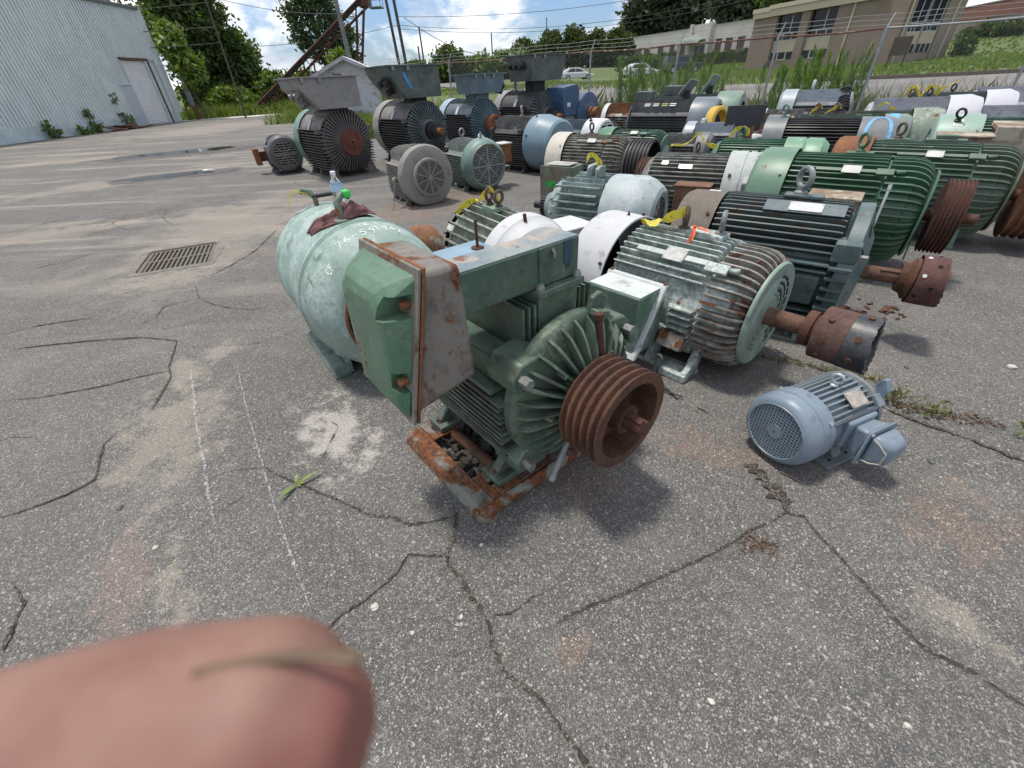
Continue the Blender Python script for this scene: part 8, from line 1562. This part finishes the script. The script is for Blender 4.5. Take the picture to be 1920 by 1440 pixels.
P = np.stack([.98+rg.normal(size=90)*.04, .985+rg.normal(size=90)*.025, np.zeros(90)], 1); blades('crack_litter', P, .008+.012*rg.random(90), .002+.002*rg.random(90), MATS['dead_litter'], 33, 2.0, 'dead grass tuft in the front crack')
# pebbles
def pebble(lab, x, y, r, mat, seed, name='pebble'):
    mb = MB(); bmp = bmesh.new(); bmesh.ops.create_icosphere(bmp, subdivisions=2, radius=r)
    for v_ in bmp.verts:
        q = 1+.45*mnoise.noise(v_.co/r*1.1+Vector((seed, 0, 0)))+.15*mnoise.noise(v_.co/r*3+Vector((0, seed, 0))); v_.co = Vector((v_.co.x*q*1.25, v_.co.y*q, v_.co.z*q*.62))
    me = bpy.data.meshes.new(name); bmp.to_mesh(me); bmp.free(); me.materials.append(mat); return tag(obj(name, me, None, (x, y, r*.45), (0, 0, seed)), lab, 'pebble', 'loose stones on the asphalt')
M_pw = plain('white_stone', (.52, .49, .43), .85, 0, .2, 60, .4); M_pg = plain('grey_stone', (.12, .12, .12), .85, 0, .3, 60, .4)
for i, ((x, y), r, mt, l) in enumerate(zip(PB, (.014, .013, .011, .008, .007, .009, .007, .007, .013, .02, .012), (M_pw, M_pg, M_pw, M_pw, M_pw, M_pw, M_pw, M_pw, M_pg, M_pw, M_pg),
    ('pale angular stone beside the branching crack, above the fingertip', 'dark grey pebble left of the narrow leaved weed', 'pale pebble on the tan patch at left', 'white pebble near the bottom right corner', 'white pebble on the asphalt below the rusty base corner', 'white pebble at lower right centre', 'white pebble beside the main crack, above its fork', 'tiny white pebble left of the main crack', 'dark pebble on the asphalt right of the small blue motor', 'white stone chip at the right edge', 'small dark lump on the asphalt below the torn coupling'))): pebble(l, x, y, r, mt, i*1.7+.3)
rb_ = random.Random(3); mb = MB(); 
for k in range(2600):
    d_ = .35+6.5*rb_.random()**1.6; a = rb_.uniform(-1.25, 1.15); x, y = d_*math.sin(a), d_*math.cos(a); r_ = rb_.uniform(.0012, .0038)*(1+d_*.12)
    if abs((x-GC.x)) < .7 and abs(y-GC.y) < .7: continue
    q = rb_.uniform(0, 3); c_, s_ = math.cos(q)*r_, math.sin(q)*r_; mb.add([(x+c_*1.4, y+s_*1.4, .001), (x-s_, y+c_, .001), (x-c_, y-s_, .001), (x+s_, y-c_, .001), (x, y, r_*.9)], [(0, 1, 4), (1, 2, 4), (2, 3, 4), (3, 0, 4)])
g = NT('grit'); geo = g.n('ShaderNodeNewGeometry'); c = g.mix(geo.outputs['Random Per Island'], (.16, .15, .135), (.60, .57, .51)); build('grit', mb, g.fin(c, .9), kind='stuff', smooth=False, label='loose pale grit scattered over the asphalt')
# leaf, twigs, lumps
o = leafplant('dry tan leaf on the ground beside the torn rubber coupling', 2.235, 2.31, [(.9, .12, .035, .5), (.9, .10, .02, .9)], plain('dead_leaf', (.42, .27, .16), .8, 0, .35, 25), 'dead_leaf'); o['category'] = 'leaf'
pebble('brown dirt clod on the asphalt below the pale teal motor', 1.245, 2.16, .026, plain('clod', (.10, .08, .065), .95, 0, .4, 40, .8), 5.5, 'dirt_clod')
for i, (x, y, a, L_, l) in enumerate([(1.09, 1.845, -.9, .07, 'thin twig on the asphalt left of the small blue motor'), (1.30, 1.32, -.9, .10, 'thin dry stalk beside the fan guard of the small blue motor')]):
    mb = MB(); mb.tube([(-L_/2, 0, 0), (0, .004, .003), (L_/2, 0, 0)], [.004, .0045, .003], 6); tag(build('twig', mb, plain('twig_brown', (.16, .11, .075), .9), None, (x, y, .006), (0, 0, a)), l, 'twig')
rr = random.Random(8); mb = MB()
for k in range(26):
    x, y = 2.83+rr.gauss(0, .16), 2.87+rr.gauss(0, .10); s_ = rr.uniform(.01, .045); Mx = Matrix.Translation((x, y, .004)) @ Matrix.Rotation(rr.uniform(0, 3), 4, 'Z'); mb.box(-s_, s_, -s_*.5, s_*.5, 0, .006, Mx)
build('rust_flakes', mb, M_rust, kind='stuff', smooth=False, label='rust flakes fallen under the rusty drilled coupling')
p_ = (-7.42, 12.15); mb = MB(); mb.lathe([(-.13, 0), (-.13, .035), (.06, .037), (.10, .015), (.13, .014), (.13, 0)], 16); tag(build('plastic_bottle', mb, plain('milky_plastic', (.5, .53, .55), .3), None, (*p_, .045), (0, 0, .3)), 'discarded white plastic bottle beside the nearer puddle', 'bottle')
# ------------------------------------------------------------------ the photographer's hand, fingertip close to the lens
def cw(x, y, z): return EYE+CAM_R*x+CAM_U*y+_f*z      # a place in the air in front of the phone
HAND = cw(-.085, -.060, .034)
hd_ = bpy.data.objects.new('hand', None)
g = NT('skin'); v = g.coords(False); c = g.mix(g.ramp(g.noise(v, 120, 4, .6), .35, .65), (.20, .095, .072), (.26, .145, .112)); c = g.mix(g.math('MULTIPLY', g.ramp(g.noise(v, 45, 3, .5), .5, .7), .6), c, (.24, .075, .06)); g.p.inputs['Subsurface Weight'].default_value = .25; g.p.inputs['Subsurface Radius'].default_value = (.006, .002, .001); g.p.inputs['Subsurface Scale'].default_value = 1.0; M_skin = g.fin(c, .6)
mb = MB()
def limb(pts, rad, n=16):
    P = [cw(*p)-HAND for p in pts]; mb.tube([P[0]-(P[1]-P[0]).normalized()*rad[0]*.6]+P+[P[-1]+(P[-1]-P[-2]).normalized()*rad[-1]*.55], [rad[0]*.5]+rad+[rad[-1]*.62], n)
limb([(-.0180, -.0300, .0355), (-.0200, -.0301, .0356), (-.032, -.0315, .036), (-.045, -.0352, .037), (-.058, -.0395, .0375), (-.075, -.046, .037), (-.095, -.056, .034)], [.0090, .0097, .0096, .0095, .0098, .0110, .0138])     # the finger in view
limb([(-.095, -.056, .034), (-.115, -.075, .03), (-.13, -.105, .022)], [.020, .024, .023])
limb([(-.088, -.070, .022), (-.105, -.085, .02), (-.13, -.115, .015)], [.019, .024, .023])
for k, (fx, ln) in enumerate(((.0, .062), (.016, .070), (.032, .064), (.046, .052))):   # remaining fingers curled behind
    a = Vector((-.092+fx*.15, -.064-fx*.55, .012-fx*.25)); limb([tuple(a), (a.x+ln*.42, a.y-.004, a.z-.012), (a.x+ln*.62, a.y-.010, a.z-.034), (a.x+ln*.40, a.y-.014, a.z-.046)], [.0098, .0092, .0082, .0072])
limb([(-.118, -.095, .018), (-.16, -.155, .005), (-.21, -.24, -.02), (-.27, -.35, -.06)], [.024, .026, .031, .038])
me = mb.mesh('hand', M_skin); hand = obj('hand', me, None, HAND); rm = hand.modifiers.new('remesh', 'REMESH'); rm.mode = 'VOXEL'; rm.voxel_size = .0013; rm.use_smooth_shade = True; sm = hand.modifiers.new('smooth', 'SMOOTH'); sm.iterations = 8; sm.factor = .5
tag(hand, 'blurred pink fingertip intruding at the lower left corner, close to the lens', 'hand')
mb = MB(); vs = []
for i in range(15):
    q = i/14; x = -.0240+.0122*q; taper = (1 if q < .72 else 1-.45*((q-.72)/.28)**2)*(1 if q > .12 else .5+q*4.2)
    for j in range(11):
        w = j/10-.5; a = R(115-9*math.sin(q*2.2)+(2.5+4.5*q)*w); r_ = .00955*(1-.02*max(0, q-.8)*5); yc = -.0303
        vs.append(cw(x, yc+r_*math.sin(a), .0357+r_*math.cos(a))-HAND)
mb.add(vs, [(i*11+j, (i+1)*11+j, (i+1)*11+j+1, i*11+j+1) for i in range(14) for j in range(10)]); g = NT('nail'); tcx = g.n('ShaderNodeTexCoord'); nail_m = plain('nail_plate', (.13, .088, .05), .3, 0, .08, 60, .02); nl = build('fingernail', mb, nail_m, hand); sl = nl.modifiers.new('thickness', 'SOLIDIFY'); sl.thickness = .0004; sl.offset = 1
